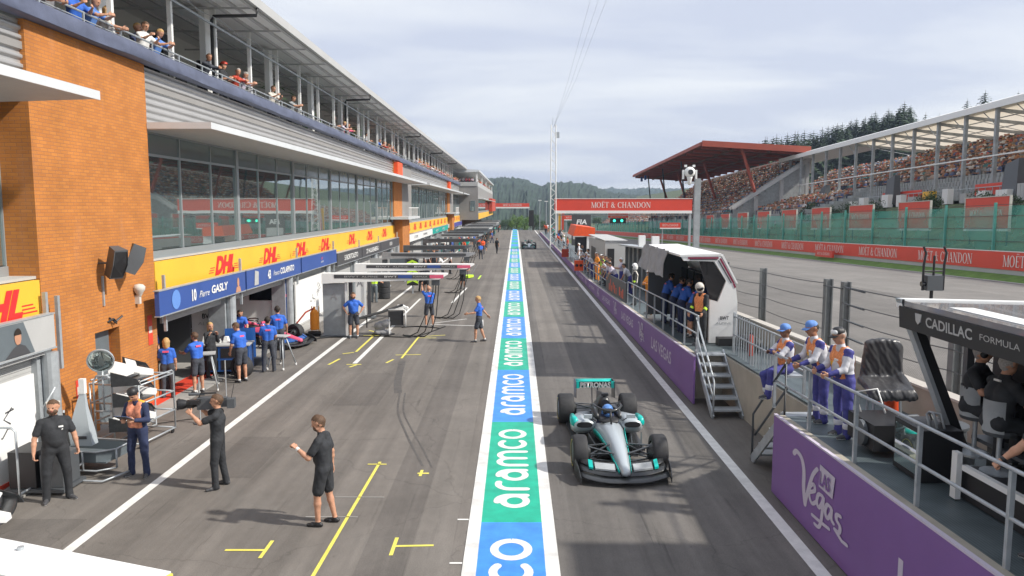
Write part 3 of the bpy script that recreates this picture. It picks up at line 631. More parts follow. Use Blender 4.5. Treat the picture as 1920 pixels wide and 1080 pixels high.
# ------------------------------------------------ pit wall platform
pw = thing('pit_wall_platform', 'raised concrete pit wall platform with grey grating floor on the right of the lane', 'platform', (5.0, 20, 0))
def pq(mb, name, m, **k):
    mb.v = [(v[0]-5.0, v[1]-20, v[2]) for v in mb.v]; return mb.build(name, m, pw, **k)
def strip_box(x0, x1, y0, y1, zb, zt, step=4.):
    g = MB(); n = max(1, int((y1-y0)/step))
    for i in range(n):
        a, b = y0+(y1-y0)*i/n, y0+(y1-y0)*(i+1)/n; f = lambda q, y: q(y) if callable(q) else q
        g.hexa([(x0,a,f(zb,a)),(x1,a,f(zb,a)),(x1,b,f(zb,b)),(x0,b,f(zb,b)),(x0,a,f(zt,a)),(x1,a,f(zt,a)),(x1,b,f(zt,b)),(x0,b,f(zt,b))])
    return g
pq(strip_box(4.93,7.35,-6,13.75,0,lambda y: pz(y)-.06), 'platform_base', 'concrete'); pq(strip_box(4.93,7.35,20.8,150,0,lambda y: pz(y)-.06), 'platform_base', 'concrete')
pq(strip_box(5.75,7.35,13.752,20.798,0,lambda y: pz(y)-.06), 'platform_base', 'concrete')
def grate_mat():
    m = mat('grating', (.13,.16,.17), rough=.5, metal=.3); N = m.node_tree.nodes; L = m.node_tree.links; b = N['Principled BSDF']
    t = N.new('ShaderNodeTexCoord'); w = N.new('ShaderNodeTexWave'); w.bands_direction = 'X'; w.inputs['Scale'].default_value = 7.5; w.inputs['Distortion'].default_value = 0; L.new(t.outputs['Object'], w.inputs['Vector'])
    n = N.new('ShaderNodeTexNoise'); n.inputs['Scale'].default_value = 2.5; L.new(t.outputs['Object'], n.inputs['Vector'])
    r = N.new('ShaderNodeValToRGB'); r.color_ramp.elements[0].color = (.07,.09,.10,1); r.color_ramp.elements[1].color = (.17,.21,.22,1)
    a = N.new('ShaderNodeMath'); a.operation = 'MULTIPLY_ADD'; a.inputs[1].default_value = .45; L.new(w.outputs['Fac'], a.inputs[0]); L.new(n.outputs['Fac'], a.inputs[2]); s = N.new('ShaderNodeMath'); s.operation = 'SUBTRACT'; s.inputs[1].default_value = .22; L.new(a.outputs[0], s.inputs[0])
    L.new(s.outputs[0], r.inputs[0]); L.new(r.outputs[0], b.inputs['Base Color'])
grate_mat()
zt = lambda y: pz(y); zb = lambda y: pz(y)-.055
pq(strip_box(4.98,7.34,-6,13.75,zb,lambda y: pz(y)-.01), 'grating_floor', 'grating'); pq(strip_box(4.98,7.34,20.8,150,zb,lambda y: pz(y)-.01), 'grating_floor', 'grating'); pq(strip_box(5.8,7.34,13.752,20.798,zb,lambda y: pz(y)-.01), 'grating_floor', 'grating')
pq(strip_box(4.85,4.975,-6,13.75,zb,lambda y: pz(y)+.012), 'kerb_edge', 'concrete'); pq(strip_box(4.85,4.975,20.8,150,zb,lambda y: pz(y)+.012), 'kerb_edge', 'concrete')
# concrete track wall behind the platform
tw = strip_box(7.36,7.58,-6,170,-.05,lambda y: 2.38-.026*y,6.).build('track_wall', 'concrete'); tag(tw, 'low concrete wall between the pit wall platform and the race track', 'wall')
strip_box(7.34,7.60,-6,170,lambda y: 2.385-.026*y,lambda y: 2.43-.026*y,6.).build('coping', 'tent_under', tw)
# purple boards
def board(a, b, lab):
    s = strip_box(4.79,4.84,a,b,.02,lambda y: pz(y)+.0,3.).build('advert_board', 'purple'); tag(s, lab, 'advert board')
    strip_box(4.785,4.845,a,b,lambda y: pz(y)+.002,lambda y: pz(y)+.03,3.).build('top_trim', 'lilac_print', s); return s
BR = (0,-1,0)
def tilt(y): return (0,-1,.026)
s = board(-4, 13.8, 'near purple advert board with a big white LAS VEGAS logo under the railing')
def vegas(y, z, h, w, p):
    glyphs('V', VEG, (4.789,y,z), tilt(y), GU, h, w, 'lilac_print', p, name='logo_print', depth=.003)
    text('LAS', (4.764, y-w*.115+.02, z+h*.275), tilt(y), GU, h*.2, 'purple', p, width=w*.17, bold=.03, depth=.006)
vegas(11.62, .80, 1.10, 2.3, s)
text('LAS VEGAS', (4.789,6.95,.72), tilt(0), GU, .62, 'lilac_print', s, width=4.4, bold=.015)
s = board(20.15, 60.5, 'far purple advert board repeating LAS VEGAS, beyond the metal steps')
for k in range(5):
    y = 23.7+7.6*k; 
    text('LAS VEGAS', (4.789,y+1.1,pz(y)*.52), tilt(0), GU, .42*pz(y)/1.3, 'lilac_print', s, width=3.4, bold=.015); vegas(y+4.9, pz(y)*.5, .85*pz(y)/1.3, 1.5, s)
for a, b in ((61.5,100),(101,148)): tag(strip_box(4.79,4.84,a,b,.02,pz,6.).build('advert_board', 'purple'), 'distant purple advert board on the pit wall' + (' nearer the lattice mast' if a < 80 else ' past the lattice mast'), 'advert board')
# railings
def railing(x, a, b, lab, pitch=1.72, h=1.05, post=.05):
    t_ = thing('railing', lab, 'railing', (x, a, pz(a))); zf = lambda y: pz(y)-pz(a); n = max(1, round((b-a)/pitch))
    for hh in (h, h*.52):
        MB().tube([(0,0,hh),(0,b-a,zf(b)+hh)], .024, 8).build('rail', 'galv', t_, smooth=True)
    for i in range(n+1):
        y = (b-a)*i/n; MB().bar((0,y,zf(a+y)-.0),(0,y,zf(a+y)+h-.02),post,post).build('post', 'galv', t_) if i < 40 else None
    return t_
railing(4.99, 2.2, 14.4, 'near railing of grey tubes where the three marshals lean')
railing(4.99, 20.6, 33.6, 'railing of grey tubes in front of the white pit wall stand')
railing(4.99, 41.5, 60, 'distant pit wall railing beyond the dark banner', 2.4)
railing(4.99, 62, 100, 'farthest pit wall railing past the orange signal box', 3.5, post=.04)
rl = thing('railing', 'back railing with closely spaced upright bars behind the seated marshal', 'railing', (5.86,15.2,pz(16)))
for hh in (.55,1.05): MB().tube([(0,0,hh+.02),(.1,5.4,hh-.12)], .024, 8).build('rail', 'galv', rl, smooth=True)
for i in range(15):
    y = 2.3+i*.22; MB().box((.03+y*.018,y,-.1),(.055+y*.018,y+.03,1.0)).build('baluster', 'galv', rl)
for y in (.0,2.0,5.35): MB().bar((y*.018,y,-.08),(y*.018,y,1.04),.05).build('post', 'galv', rl)
sg = MB().hexa([(4.93,33.8,pz(34)+.08),(4.98,33.8,pz(34)+.08),(4.98,41.3,pz(41)+.08),(4.93,41.3,pz(41)+.08),(4.93,33.8,pz(34)+.98),(4.98,33.8,pz(34)+.98),(4.98,41.3,pz(41)+.98),(4.93,41.3,pz(41)+.98)]).build('railing_banner', 'banner_dark')
tag(sg, 'dark banner with orange lettering on the pit wall railing', 'banner'); 
g = MB()
for k, (a, w, z0, z1) in enumerate(((39.9,.3,.2,.55),(39.4,.25,.2,.8),(38.9,.35,.2,.5),(38.3,.3,.35,.7),(37.8,.3,.2,.6),(37.2,.25,.2,.5),(36.0,.4,.25,.65),(35.4,.3,.2,.5),(34.9,.3,.2,.62))):
    zc = pz(a); MB().box((4.922,a-w,zc+z0),(4.927,a-.06,zc+z1)).build('letter', 'orange_red', sg)
# steps
def steps(x0, x1, ya, yb, z1, lab, n=6):
    t_ = thing('metal_steps', lab, 'steps', (x0, ya, 0)); d = (yb-ya)
    for i in range(n): MB().box((.03,d*i/n,z1*(i+1)/n-.04),(x1-x0-.03,d*(i+1.15)/n,z1*(i+1)/n)).build('tread', 'galv', t_)
    for x in (0, x1-x0): MB().bar((x,0,.0),(x,d,z1),.04,.2).build('stringer', 'galv', t_)
    return t_, d
t_, d = steps(4.98,5.72,18.75,20.75,1.32,'open metal steps between the two purple boards')
MB().tube([(0,0,.0),(0,0,.95),(0,d,2.3),(0,d,1.3)], .024, 8).build('handrail', 'galv', t_, smooth=True); MB().tube([(0,.02,.5),(0,d,1.85)], .024, 8).build('handrail', 'galv', t_, smooth=True)
t_, d = steps(4.98,5.68,15.6,13.8,1.45,'open metal steps beside the near end of the purple board below the seated marshal')
MB().tube([(0,0,.0),(0,0,1.0),(0,d,2.45),(0,d,1.45)], .024, 8).build('handrail', 'dark_steel', t_, smooth=True); MB().tube([(.05,.0,.55),(.05,d,2.0)], .024, 8).build('handrail', 'dark_steel', t_, smooth=True)
# ------------------------------------------------ debris fence: posts, cables, mesh
FXX = 7.75
fence = thing('debris_fence', 'debris fence of grey posts, drooping steel cables and wire mesh above the concrete track wall', 'fence', (FXX,20,0))
def fq(mb, name, m, **k):
    mb.v = [(v[0]-FXX, v[1]-20, v[2]) for v in mb.v]; return mb.build(name, m, fence, **k)
posts = [27.9,23.7,18.75,17.75,13.2,8.6,4.2]
for y in posts:
    g = MB(); zt_ = 4.02-.026*y
    g.box((FXX-.09,y-.03,1.2),(FXX-.06,y+.14,zt_)).box((FXX+.06,y-.03,1.2),(FXX+.09,y+.14,zt_)).box((FXX-.06,y+.04,1.2),(FXX+.06,y+.07,zt_-.01)); fq(g, 'post', 'post_grey')
def catline(a, b, za, zb_, sag, n=12): return [(FXX-.1, a+(b-a)*i/n, za+(zb_-za)*i/n-sag*4*(i/n)*(1-i/n)) for i in range(n+1)]
spans = [(27.9,23.7),(23.7,18.85),(17.75,13.2),(13.2,8.6),(8.6,4.2)]
mat('cable', (.10,.10,.10), rough=.5, metal=.5)
for a, b in spans:
    for k in range(5):
        z = 3.92-.38*k; g = MB(); g.tube(catline(a, b, z-.026*a, z-.026*b, .03+.012*k), .011, 5); fq(g, 'cable', 'cable')
g = MB(); g.tube([(FXX-.1,18.85,3.86-.49),(FXX-.1,17.75,3.86-.46)], .018, 6); fq(g, 'cable', 'cable')
for k in range(4):
    g = MB(); 
    for i in range(9):
        t0 = 17.6-i*.11; z = 3.91-.38*k-.026*t0-.004*i; g.bar((FXX-.1,t0,z),(FXX-.1,t0-.09,z-.01),.05,.03)
    fq(g, 'shackle', 'dark_steel')
def mesh_mat():
    m = mat('wire_mesh', (.16,.16,.16), rough=.5, metal=.3); N = m.node_tree.nodes; L = m.node_tree.links; b = N['Principled BSDF']
    t = N.new('ShaderNodeTexCoord'); s = N.new('ShaderNodeSeparateXYZ'); L.new(t.outputs['Object'], s.inputs[0]); fs_ = []
    for op in ('ADD','SUBTRACT'):
        a = N.new('ShaderNodeMath'); a.operation = op; L.new(s.outputs[1], a.inputs[0]); L.new(s.outputs[2], a.inputs[1])
        p = N.new('ShaderNodeMath'); p.operation = 'PINGPONG'; p.inputs[1].default_value = .028; L.new(a.outputs[0], p.inputs[0])
        c = N.new('ShaderNodeMath'); c.operation = 'LESS_THAN'; c.inputs[1].default_value = .0028; L.new(p.outputs[0], c.inputs[0]); fs_.append(c.outputs[0])
    o_ = N.new('ShaderNodeMath'); o_.operation = 'MAXIMUM'; L.new(fs_[0], o_.inputs[0]); L.new(fs_[1], o_.inputs[1]); L.new(o_.outputs[0], b.inputs['Alpha'])
mesh_mat()
for a, b in spans:
    g = MB(); g.quad([(FXX-.04,a,2.40-.026*a),(FXX-.04,b,2.40-.026*b),(FXX-.04,b,3.95-.026*b),(FXX-.04,a,3.95-.026*a)]); fq(g, 'wire_mesh', 'wire_mesh')
# grey noise hoarding and service huts further along the pit wall
hd = thing('track_hoarding', 'row of tall grey ribbed panels standing on the pit wall behind the white stand', 'hoarding', (7.0,36,pz(36)))
for i in range(8):
    y = 34.6+i*1.62; zb_ = pz(y)-pz(36)
    MB().hexa([(.0,y-36,zb_),(.25,y-36,zb_),(.25,y-36+1.3,zb_),(0,y-36+1.3,zb_),(.0,y-36,zb_+2.35),(.25,y-36,zb_+2.35),(.25,y-36+1.3,zb_+2.35),(0,y-36+1.3,zb_+2.35)]).build('panel', 'hoarding_grey', hd)
    MB().box((-.15,y-36+1.34,zb_),(.1,y-36+1.56,zb_+2.3)).build('rib', 'post_grey', hd)
MB().hexa([(-.5,-1.6,2.4),(.3,-1.6,2.4),(.3,12,2.0),(-.5,12,2.0),(-.5,-1.6,2.48),(.3,-1.6,2.48),(.3,12,2.08),(-.5,12,2.08)]).build('top_cap', 'galv', hd)
for y in (37.6, 41.6):
    b = MB().box((6.75,y,pz(y)+2.4),(7.1,y+.35,pz(y)+3.0)).build('aerial_box', 'tent_white'); tag(b, 'white aerial box on top of the ribbed panels, ' + ('nearer' if y < 40 else 'farther') + ' of two', 'box')
hut = thing('service_hut', 'pale grey service hut with a dark doorway on the pit wall', 'hut', (5.9,50,pz(50)))
MB().hexa([(0,0,0),(1.4,0,0),(1.4,11,0),(0,11,0),(0,0,2.55),(1.4,0,2.3),(1.4,11,2.1),(0,11,2.35)]).build('wall', 'grey_light', hut); MB().box((-.05,-.05,2.552),(1.45,11.05,2.6)).build('roof', 'grey_light', hut); MB().box((.15,-.02,.9),(.6,-.004,2.05)).build('doorway', 'black', hut); MB().box((-.02,6,.6),(-.004,9,1.8)).build('doorway', 'black', hut)
oc = thing('orange_canopy_stand', 'orange roofed pit wall stand beside the lattice mast', 'pit stand', (5.0,66,pz(66)))
MB().hexa([(0,0,2.3),(1.9,0,2.3),(1.9,7,2.3),(0,7,2.3),(.3,0,3.2),(1.9,0,3.0),(1.9,7,3.0),(.3,7,3.2)]).build('roof', 'orange_red', oc); MB().box((1.2,.1,0),(1.9,.3,2.28)).box((1.6,.301,0),(1.9,7,2.28)).build('side_panel', 'tent_white', oc); MB().box((.2,.3,.7),(1.55,.5,2.2)).build('desk', 'black', oc)
# signal boxes
for y, m_, lab in ((56.5,'orange_red','orange signal box with two dark lamps on the pit wall rail'),(72,'crowd_red','dark red box hanging on the distant pit wall rail')):
    t_ = thing('signal_box', lab, 'signal box', (4.7,y,pz(y)+.1)); MB().box((-.3,-.2,0),(.35,.2,.75)).build('case', m_, t_)
    if y < 60:
        for x in (-.14,.16): MB().lathe((x,-.205,.4),(0,-1,0),[(0,.11),(.02,.11)],12,cap=True).build('lamp', 'black', t_)
# ------------------------------------------------ far side of the track
def tstrip(x0, x1, s0, s1, z0, z1, step=30):
    g = MB(); n = max(1, int((s1-s0)/step))
    for i in range(n):
        a, b = s0+(s1-s0)*i/n, s0+(s1-s0)*(i+1)/n
        g.hexa([T(x0,a,z0),T(x1,a,z0),T(x1,b,z0),T(x0,b,z0),T(x0,a,z1),T(x1,a,z1),T(x1,b,z1),T(x0,b,z1)])
    return g
rw = tstrip(27.5,27.8,-10,420,2.5,2.9).build('barrier_wall', 'grey_light'); tag(rw, 'long low barrier along the far side of the race track, grey foot below red banners', 'barrier')
tstrip(27.45,27.49,-10,300,2.86,3.88).build('red_banner', 'red_banner', rw); tstrip(27.44,27.5,-10,300,3.885,3.93).build('top_trim', 'line_white_print', rw)
tstrip(27.5,27.7,-10,300,2.905,3.86).build('backing', 'grey_light', rw)
TR = (-KX,-1,.026)
for k in range(16):
    s_ = 31.1+9.5*k; o = T(27.44,s_,3.36); w = moet(o, TR, GU, .64, 6.5, parent=rw)
# green debris fence
gf = thing('green_fence', 'tall green netted debris fence behind the red banner barrier', 'fence', T(30,60,3.8)); gl = Vector(gf.location)
def netting():
    m = mat('green_net', (.10,.46,.36), rough=.6, alpha=.56)
    N = m.node_tree.nodes; L = m.node_tree.links; b = N['Principled BSDF']; t = N.new('ShaderNodeTexCoord'); n = N.new('ShaderNodeTexNoise'); n.inputs['Scale'].default_value = .35; n.inputs['Detail'].default_value = 4; L.new(t.outputs['Object'], n.inputs['Vector'])
    r = N.new('ShaderNodeMapRange'); r.inputs[1].default_value = .35; r.inputs[2].default_value = .65; r.inputs[3].default_value = .34; r.inputs[4].default_value = .58; L.new(n.outputs['Fac'], r.inputs[0]); L.new(r.outputs[0], b.inputs['Alpha'])
netting(); mat('green_post', (.10,.36,.30), rough=.5); mat('barrier_green', (.05,.17,.12), rough=.8, var=.3)
def gq(mb, name, m): mb.v = [tuple(Vector(v)-gl) for v in mb.v]; return mb.build(name, m, gf)
gq(MB().add([T(30,20,3.6),T(30,330,3.6),T(30,330,6.62),T(30,20,6.62)], [(0,1,2,3)]), 'netting', 'green_net')
for i in range(44):
    s_ = 20.4+5.7*i; g = MB(); g.bar(T(29.9,s_,2.8), T(29.9,s_,6.85), .14, .14); gq(g, 'post', 'green_post')
for zz_ in (4.4,5.2,6.0,6.7): gq(MB().bar(T(29.95,20,zz_), T(29.95,330,zz_), .03), 'cable', 'cable')
# signboards on the bank
for k in range(10):
    s0 = 49.6+9.75*k if k else 49.6; s0 = 51.9+9.72*k; w = 4.95
    g = MB(); a, b = s0-w/2+.3, s0+w/2+.3
    g.hexa([T(31.3,a,5.05),T(31.4,a,5.05),T(31.4,b,5.05),T(31.3,b,5.05),T(31.3,a,7.3),T(31.4,a,7.3),T(31.4,b,7.3),T(31.3,b,7.3)])
    s = g.build('signboard', 'red_banner'); ordn = ['nearest','second','third','fourth','fifth','sixth','seventh','eighth','ninth','farthest'][k]
    tag(s, ordn + ' of the red rectangular signboards on the bank behind the green fence', 'signboard', 'red signboards on the bank')
    g = MB(); 
    for q0, q1 in ((5.02,5.22),): g.hexa([T(31.27,a,q0),T(31.295,a,q0),T(31.295,b,q0),T(31.27,b,q0),T(31.27,a,q1),T(31.295,a,q1),T(31.295,b,q1),T(31.27,b,q1)])
    g.build('lower_strip', 'tent_white', s)
    g = MB()
    for (sa, sb, q0, q1) in ((a-.06,b+.06,7.302,7.36),(a-.08,a-.002,5.0,7.36),(b+.002,b+.08,5.0,7.36)): g.hexa([T(31.26,sa,q0),T(31.42,sa,q0),T(31.42,sb,q0),T(31.26,sb,q0),T(31.26,sa,q1),T(31.42,sa,q1),T(31.42,sb,q1),T(31.26,sb,q1)])
    g.build('edge_frame', 'tent_under', s)
    for sa in (a+.4, b-.4): MB().bar(T(31.5,sa,3.6), T(31.5,sa,6.9), .08).build('post', 'dark_steel', s)
    if k < 6: moet(T(31.25,(a+b)/2,6.25), TR, GU, .42, 3.7, parent=s)
# low red block sign on the verge
s = MB().hexa([T(26.7,66.5,2.62),T(26.9,66.5,2.62),T(26.9,70.3,2.62),T(26.7,70.3,2.62),T(26.7,66.5,3.2),T(26.9,66.5,3.2),T(26.9,70.3,3.2),T(26.7,70.3,3.2)]).build('verge_sign', 'red_banner'); tag(s, 'small low red sign standing on the grass verge of the track', 'sign'); moet(T(26.69,68.4,2.92), TR, GU, .24, 2.9, parent=s)
# ------------------------------------------------ start gantry, traffic lights, mast, camera pole
gy = 95
ga = thing('start_gantry', 'red overhead gantry banner spanning the race track', 'gantry', (4.9,gy,0))
MB().box((0,0,4.85),(17.0,.9,6.28)).build('banner_box', 'red_banner', ga); MB().box((0,-.03,4.5),(17.0,.93,4.845)).build('white_beam', 'tent_white', ga); MB().box((-.02,-.05,6.285),(17.02,.95,6.36)).build('top_trim', 'line_white_print', ga)
moet((8.2,-.012,5.55), (1,0,0), (0,0,1), .68, 7.4, parent=ga)
for x in (.15,16.7): MB().box((x,.2,-.6),(x+.25,.6,4.49)).build('post', 'galv', ga)
MB().tube([(.4,.4,4.3),(16.6,.4,4.3)], .07, 6).build('light_bar', 'galv', ga)
sl_ = thing('start_lights', 'pair of glowing green start lights below a small red board', 'traffic light', (12.9,96.5,3.6))
MB().box((-1.2,-.1,.35),(1.3,.1,.95)).build('red_board', 'red_banner', sl_); moet((.05,-.115,.62), (1,0,0), (0,0,1), .3, 2.0, parent=sl_)
MB().box((-.95,-.1,-.35),(1.05,.15,.3)).build('housing', 'black', sl_)
for x in (-.42,.52): MB().lathe((x,-.105,-.02),(0,-1,0),[(0,.17),(.03,.15)],14,cap=True).build('lamp', 'glow_green', sl_)
for x in (-.9,.9): MB().box((x,0,.951),(x+.06,.06,1.6)).build('hanger', 'galv', sl_)
for (x, y, z, lab) in ((20.2,100,3.1,'small red sign on a slim post to the right of the start lights'),(9.6,130,3.7,'small red sign on a slim post to the left of the start lights')):
    t_ = thing('small_red_sign', lab, 'sign', (x,y,0)); MB().box((-1.3,0,z-.5),(1.4,.08,z+.15)).build('panel', 'red_banner', t_); MB().box((-1.3,-.01,z-.66),(1.4,.08,z-.505)).build('lower_strip', 'tent_white', t_); MB().box((-1.0,.1,-2.),(-.88,.2,z)).build('post', 'galv', t_); moet((.05,-.015,z-.17), (1,0,0), (0,0,1), .3, 2.1, parent=t_)
s = thing('far_gantry', 'second red gantry banner far down the pit lane', 'gantry', (-6.3,250,0)); MB().box((0,0,5.3),(10.9,.6,6.5)).build('banner_box', 'red_banner', s); MB().box((0,-.05,4.85),(10.9,.65,5.29)).build('white_beam', 'tent_white', s); moet((5.4,-.03,5.9), (1,0,0), (0,0,1), .7, 6.2, parent=s); MB().box((10.6,.1,-4),(10.9,.5,4.84)).build('post', 'galv', s)
ms = thing('lattice_mast', 'tall slim white lattice mast rising over the pit wall', 'mast', (4.7,95,0)); h = 15.3; w = .36
for sx, sy in ((-1,-1),(1,-1),(1,1),(-1,1)): MB().bar((sx*w,sy*w,0),(sx*w*.8,sy*w*.8,h),.07).build('leg', 'white_paint', ms)
g = MB(); n = 26
for i in range(n):
    z0, z1 = h*i/n, h*(i+1)/n; a, b = w*(1-.2*i/n), w*(1-.2*(i+1)/n); q = 1 if i % 2 else -1
    for (p, r_) in (((-q*a,-a,z0),(q*b,-b,z1)),((-q*a,a,z0),(q*b,b,z1)),((-a,-q*a,z0),(-b,q*b,z1)),((a,-q*a,z0),(a*.98,q*b,z1))): g.bar(p, r_, .045)
g.build('lattice', 'white_paint', ms)
MB().box((.3,-.3,h-1.6),(.7,.1,h-.9)).build('aerial', 'galv', ms); MB().tube([(-.1,0,h),(-.1,0,h+.9)], .03, 5).build('aerial', 'galv', ms)
for k, (x, z) in enumerate(((4.4,15.5),(4.5,15.45),(4.6,15.4))):
    s = MB().tube([(4.7,95,15.0),(x+(-.35+.22*k),60,10.5+x),(1.25+.16*k,10,9.0)], [.010,.006,.002], 4).build('overhead_wire', 'galv'); tag(s, 'thin overhead wire running from the lattice mast towards the camera', 'wire', 'overhead wires from the mast')
cpole = thing('camera_pole', 'grey square pole on the track side carrying a white dome camera', 'pole', (14.2,60,.6)); MB().box((-.22,-.2,0),(.22,.2,6.9)).build('pole', 'hoarding_grey', cpole); MB().box((-.22,-.06,6.5),(-1.0,.06,6.62)).build('arm', 'tent_white', cpole)
pc = thing('surveillance_camera', 'white ball camera with two ears on top of the grey pole', 'camera', (13.55,59.9,7.0))
MB().lathe((0,0,0),(0,0,1),[(-.0,.12),(.25,.14),(.5,.2),(.6,.24)],16,cap=True).build('neck', 'tent_white', pc, smooth=True)
MB().lathe((0,0,.98),(0,0,1),[(.42*math.sin(R(-90+18*k)),.42*math.cos(R(-90+18*k))+.001) for k in range(11)],18).build('head', 'tent_white', pc, smooth=True)
MB().lathe((0,-.42,.98),(0,-1,0),[(-.1,.22),(0,.2),(.02,.14)],16,cap=True).build('lens', 'black_gloss', pc)
for x in (-.32,.32): MB().box((x-.09,-.05,1.38),(x+.09,.1,1.55)).build('ear', 'tent_white', pc)
for x in (-.5,.5): MB().box((x-.06,-.12,.45),(x+.06,.12,1.15)).build('fork', 'tent_white', pc)
fb = thing('timing_board', 'dark information board with letters FIA between mast and start lights', 'board', (6.7,88,0)); MB().box((-.2,0,.9),(2.0,.15,4.4)).build('panel', 'banner_dark', fb); text('FIA', (.9,-.01,3.6), (1,0,0), (0,0,1), .55, 'tent_white', fb, width=1.2, bold=.03, shear=.15); MB().box((-.05,-.02,1.6),(1.85,-.003,2.9)).build('display', 'grey_light', fb); MB().box((.8,.16,-.3),(1.0,.3,.95)).build('post', 'galv', fb)
# ------------------------------------------------ grandstands
_m = mat('tent_sheet', (.80,.76,.68), rough=.7); _n = _m.node_tree; _tl = _n.nodes.new('ShaderNodeBsdfTranslucent'); _tl.inputs[0].default_value = (.80,.72,.60,1); _ad = _n.nodes.new('ShaderNodeMixShader'); _ad.inputs[0].default_value = .5
_n.links.new(_n.nodes['Principled BSDF'].outputs[0], _ad.inputs[1]); _n.links.new(_tl.outputs[0], _ad.inputs[2]); _n.links.new(_ad.outputs[0], _n.nodes['Material Output'].inputs[0])
cr = random.Random(11)
CROWDC = [(.55,.50,.46),(.62,.60,.58),(.05,.05,.06),(.32,.08,.06),(.42,.2,.1),(.10,.13,.25),(.30,.22,.17),(.18,.16,.15),(.5,.42,.35),(.25,.25,.27),(.08,.2,.2),(.25,.3,.38)]
SKINC = [(.50,.27,.18),(.42,.22,.14),(.30,.16,.10)]
mc = bpy.data.materials.new('crowd_cloth'); MATS['crowd_cloth'] = mc; mc.use_nodes = True
_a = mc.node_tree.nodes.new('ShaderNodeAttribute'); _a.attribute_name = 'cloth'; mc.node_tree.links.new(_a.outputs['Color'], mc.node_tree.nodes['Principled BSDF'].inputs['Base Color']); mc.node_tree.nodes['Principled BSDF'].inputs['Roughness'].default_value = .85
def fan(mb, cols, x, y, z, yaw=0., s=1., rr=cr):      # a small seated figure: shoulders, lap, arms and head
    ca, sa = math.cos(yaw), math.sin(yaw); shirt = rr.choice(CROWDC); trous = rr.choice([(.05,.06,.10),(.10,.10,.12),(.3,.28,.25)]); skin = rr.choice(SKINC); hair = rr.choice([skin,(.04,.03,.02),(.12,.07,.04),(.5,.1,.06),(.6,.6,.6),(.35,.25,.12)])
    def W(p): return (x+(p[0]*ca-p[1]*sa)*s, y+(p[0]*sa+p[1]*ca)*s, z+p[2]*s)
    def bx(a, b, c, taper=1.):
        (x0,y0,z0),(x1,y1,z1) = a, b; cx, cy = (x0+x1)/2, (y0+y1)/2
        P_ = [(x0,y0,z0),(x1,y0,z0),(x1,y1,z0),(x0,y1,z0)]+[(cx+(q[0]-cx)*taper, cy+(q[1]-cy)*taper, z1) for q in ((x0,y0),(x1,y0),(x1,y1),(x0,y1))]
        mb.add([W(p) for p in P_], [(0,3,2,1),(4,5,6,7),(0,1,5,4),(1,2,6,5),(2,3,7,6),(3,0,4,7)]); cols.extend([c]*6)
    l = rr.uniform(-.1,.15)
    bx((-.21,-.12,.02),(.21,.12,.42), shirt, 1.08); bx((-.2,-.1,.42),(.2,.1,.56), shirt, .35)
    bx((-.18,.1,-.02),(.18,.48,.14), trous); bx((-.16,.38,-.42),(.16,.48,-.02), trous)
    bx((-.26,.0,.12),(-.18,.35,.22), skin); bx((.18,.0,.12),(.26,.35,.22), skin)
    bx((-.085,-.08+l,.57),(.085,.10+l,.70), skin, 1.05); bx((-.095,-.11+l,.70),(.095,.09+l,.81), hair, .7)
def crowd_mesh(mb, cols, name, parent=None):
    o = mb.build(name, 'crowd_cloth', parent); at = o.data.color_attributes.new('cloth', 'FLOAT_COLOR', 'CORNER')
    arr = np.array([(*c,1.) for c in cols], dtype=np.float32); n = np.array([len(p.vertices) for p in o.data.polygons]); at.data.foreach_set('color', np.repeat(arr, n, axis=0).ravel()); return o
st = thing('tented_grandstand', 'large grandstand under a white tent roof on slim grey columns above the track', 'grandstand', T(43.6,70,8)); sl0 = Vector(st.location)
def sq(mb, name, m, root=None, l0=None, **k):
    l0 = sl0 if l0 is None else l0; mb.v = [tuple(Vector(v)-l0) for v in mb.v]; return mb.build(name, m, root or st, **k)
def thex(x0, x1, s0, s1, za0, za1, zb0, zb1):   # bottom z at x0/x1, top z at x0/x1
    return MB().hexa([T(x0,s0,za0),T(x1,s0,za1),T(x1,s1,za1),T(x0,s1,za0),T(x0,s0,zb0),T(x1,s0,zb1),T(x1,s1,zb1),T(x0,s1,zb0)])
sq(MB().add([T(43.0,30,16.3),T(53.5,30,15.3),T(53.5,103,15.3),T(43.0,103,16.3)],[(0,1,2,3)]), 'roof', 'tent_sheet')
g = MB(); g.add(thex(43.0,48,103.05,131,16.3,15.9,16.36,15.96).v, [(0,3,2,1),(4,5,6,7),(0,1,5,4),(1,2,6,5),(2,3,7,6),(3,0,4,7)]); sq(g, 'roof', 'tent_white')
sq(thex(42.9,43.0,30,131,16.15,16.15,16.75,16.75), 'roof_valance', 'tent_white'); sq(thex(43.0,45.5,30,131,16.38,17.4,16.75,17.5), 'roof_ridge', 'tent_white')
for i in range(17):
    s_ = 51.6+5*i; g = MB()
    g.bar(T(43.4,s_,7.7), T(43.4,s_,16.25), .3, .3); sq(g, 'column', 'hoarding_grey') if s_ < 132 else None
    if s_ < 104: g = MB(); g.bar(T(43.4,s_,16.05), T(53.3,s_,15.05), .16, .3); g.bar(T(43.4,s_,14.6), T(43.4,s_+2.2,16.1), .06); g.bar(T(43.4,s_,16.), T(53.3,s_+5,15.1), .05); sq(g, 'rafter', 'hoarding_grey')
g = MB(); g.bar(T(43.3,30,11.9), T(43.3,131,11.9), .12); sq(g, 'cross_rail', 'tent_white')
for xx in (46.4,49.6): sq(MB().bar(T(xx,30,15.95-(xx-46.4)*.1), T(xx,103,15.95-(xx-46.4)*.1), .1), 'purlin', 'hoarding_grey')
mat('seat_grey', (.36,.38,.38), rough=.7, var=.2)
for r_ in range(12):
    sq(thex(44.2+.8*r_,45.0+.8*r_,30,131,8.0,8.0,8.9+.56*r_,8.9+.56*r_), 'tier', 'seat_grey')
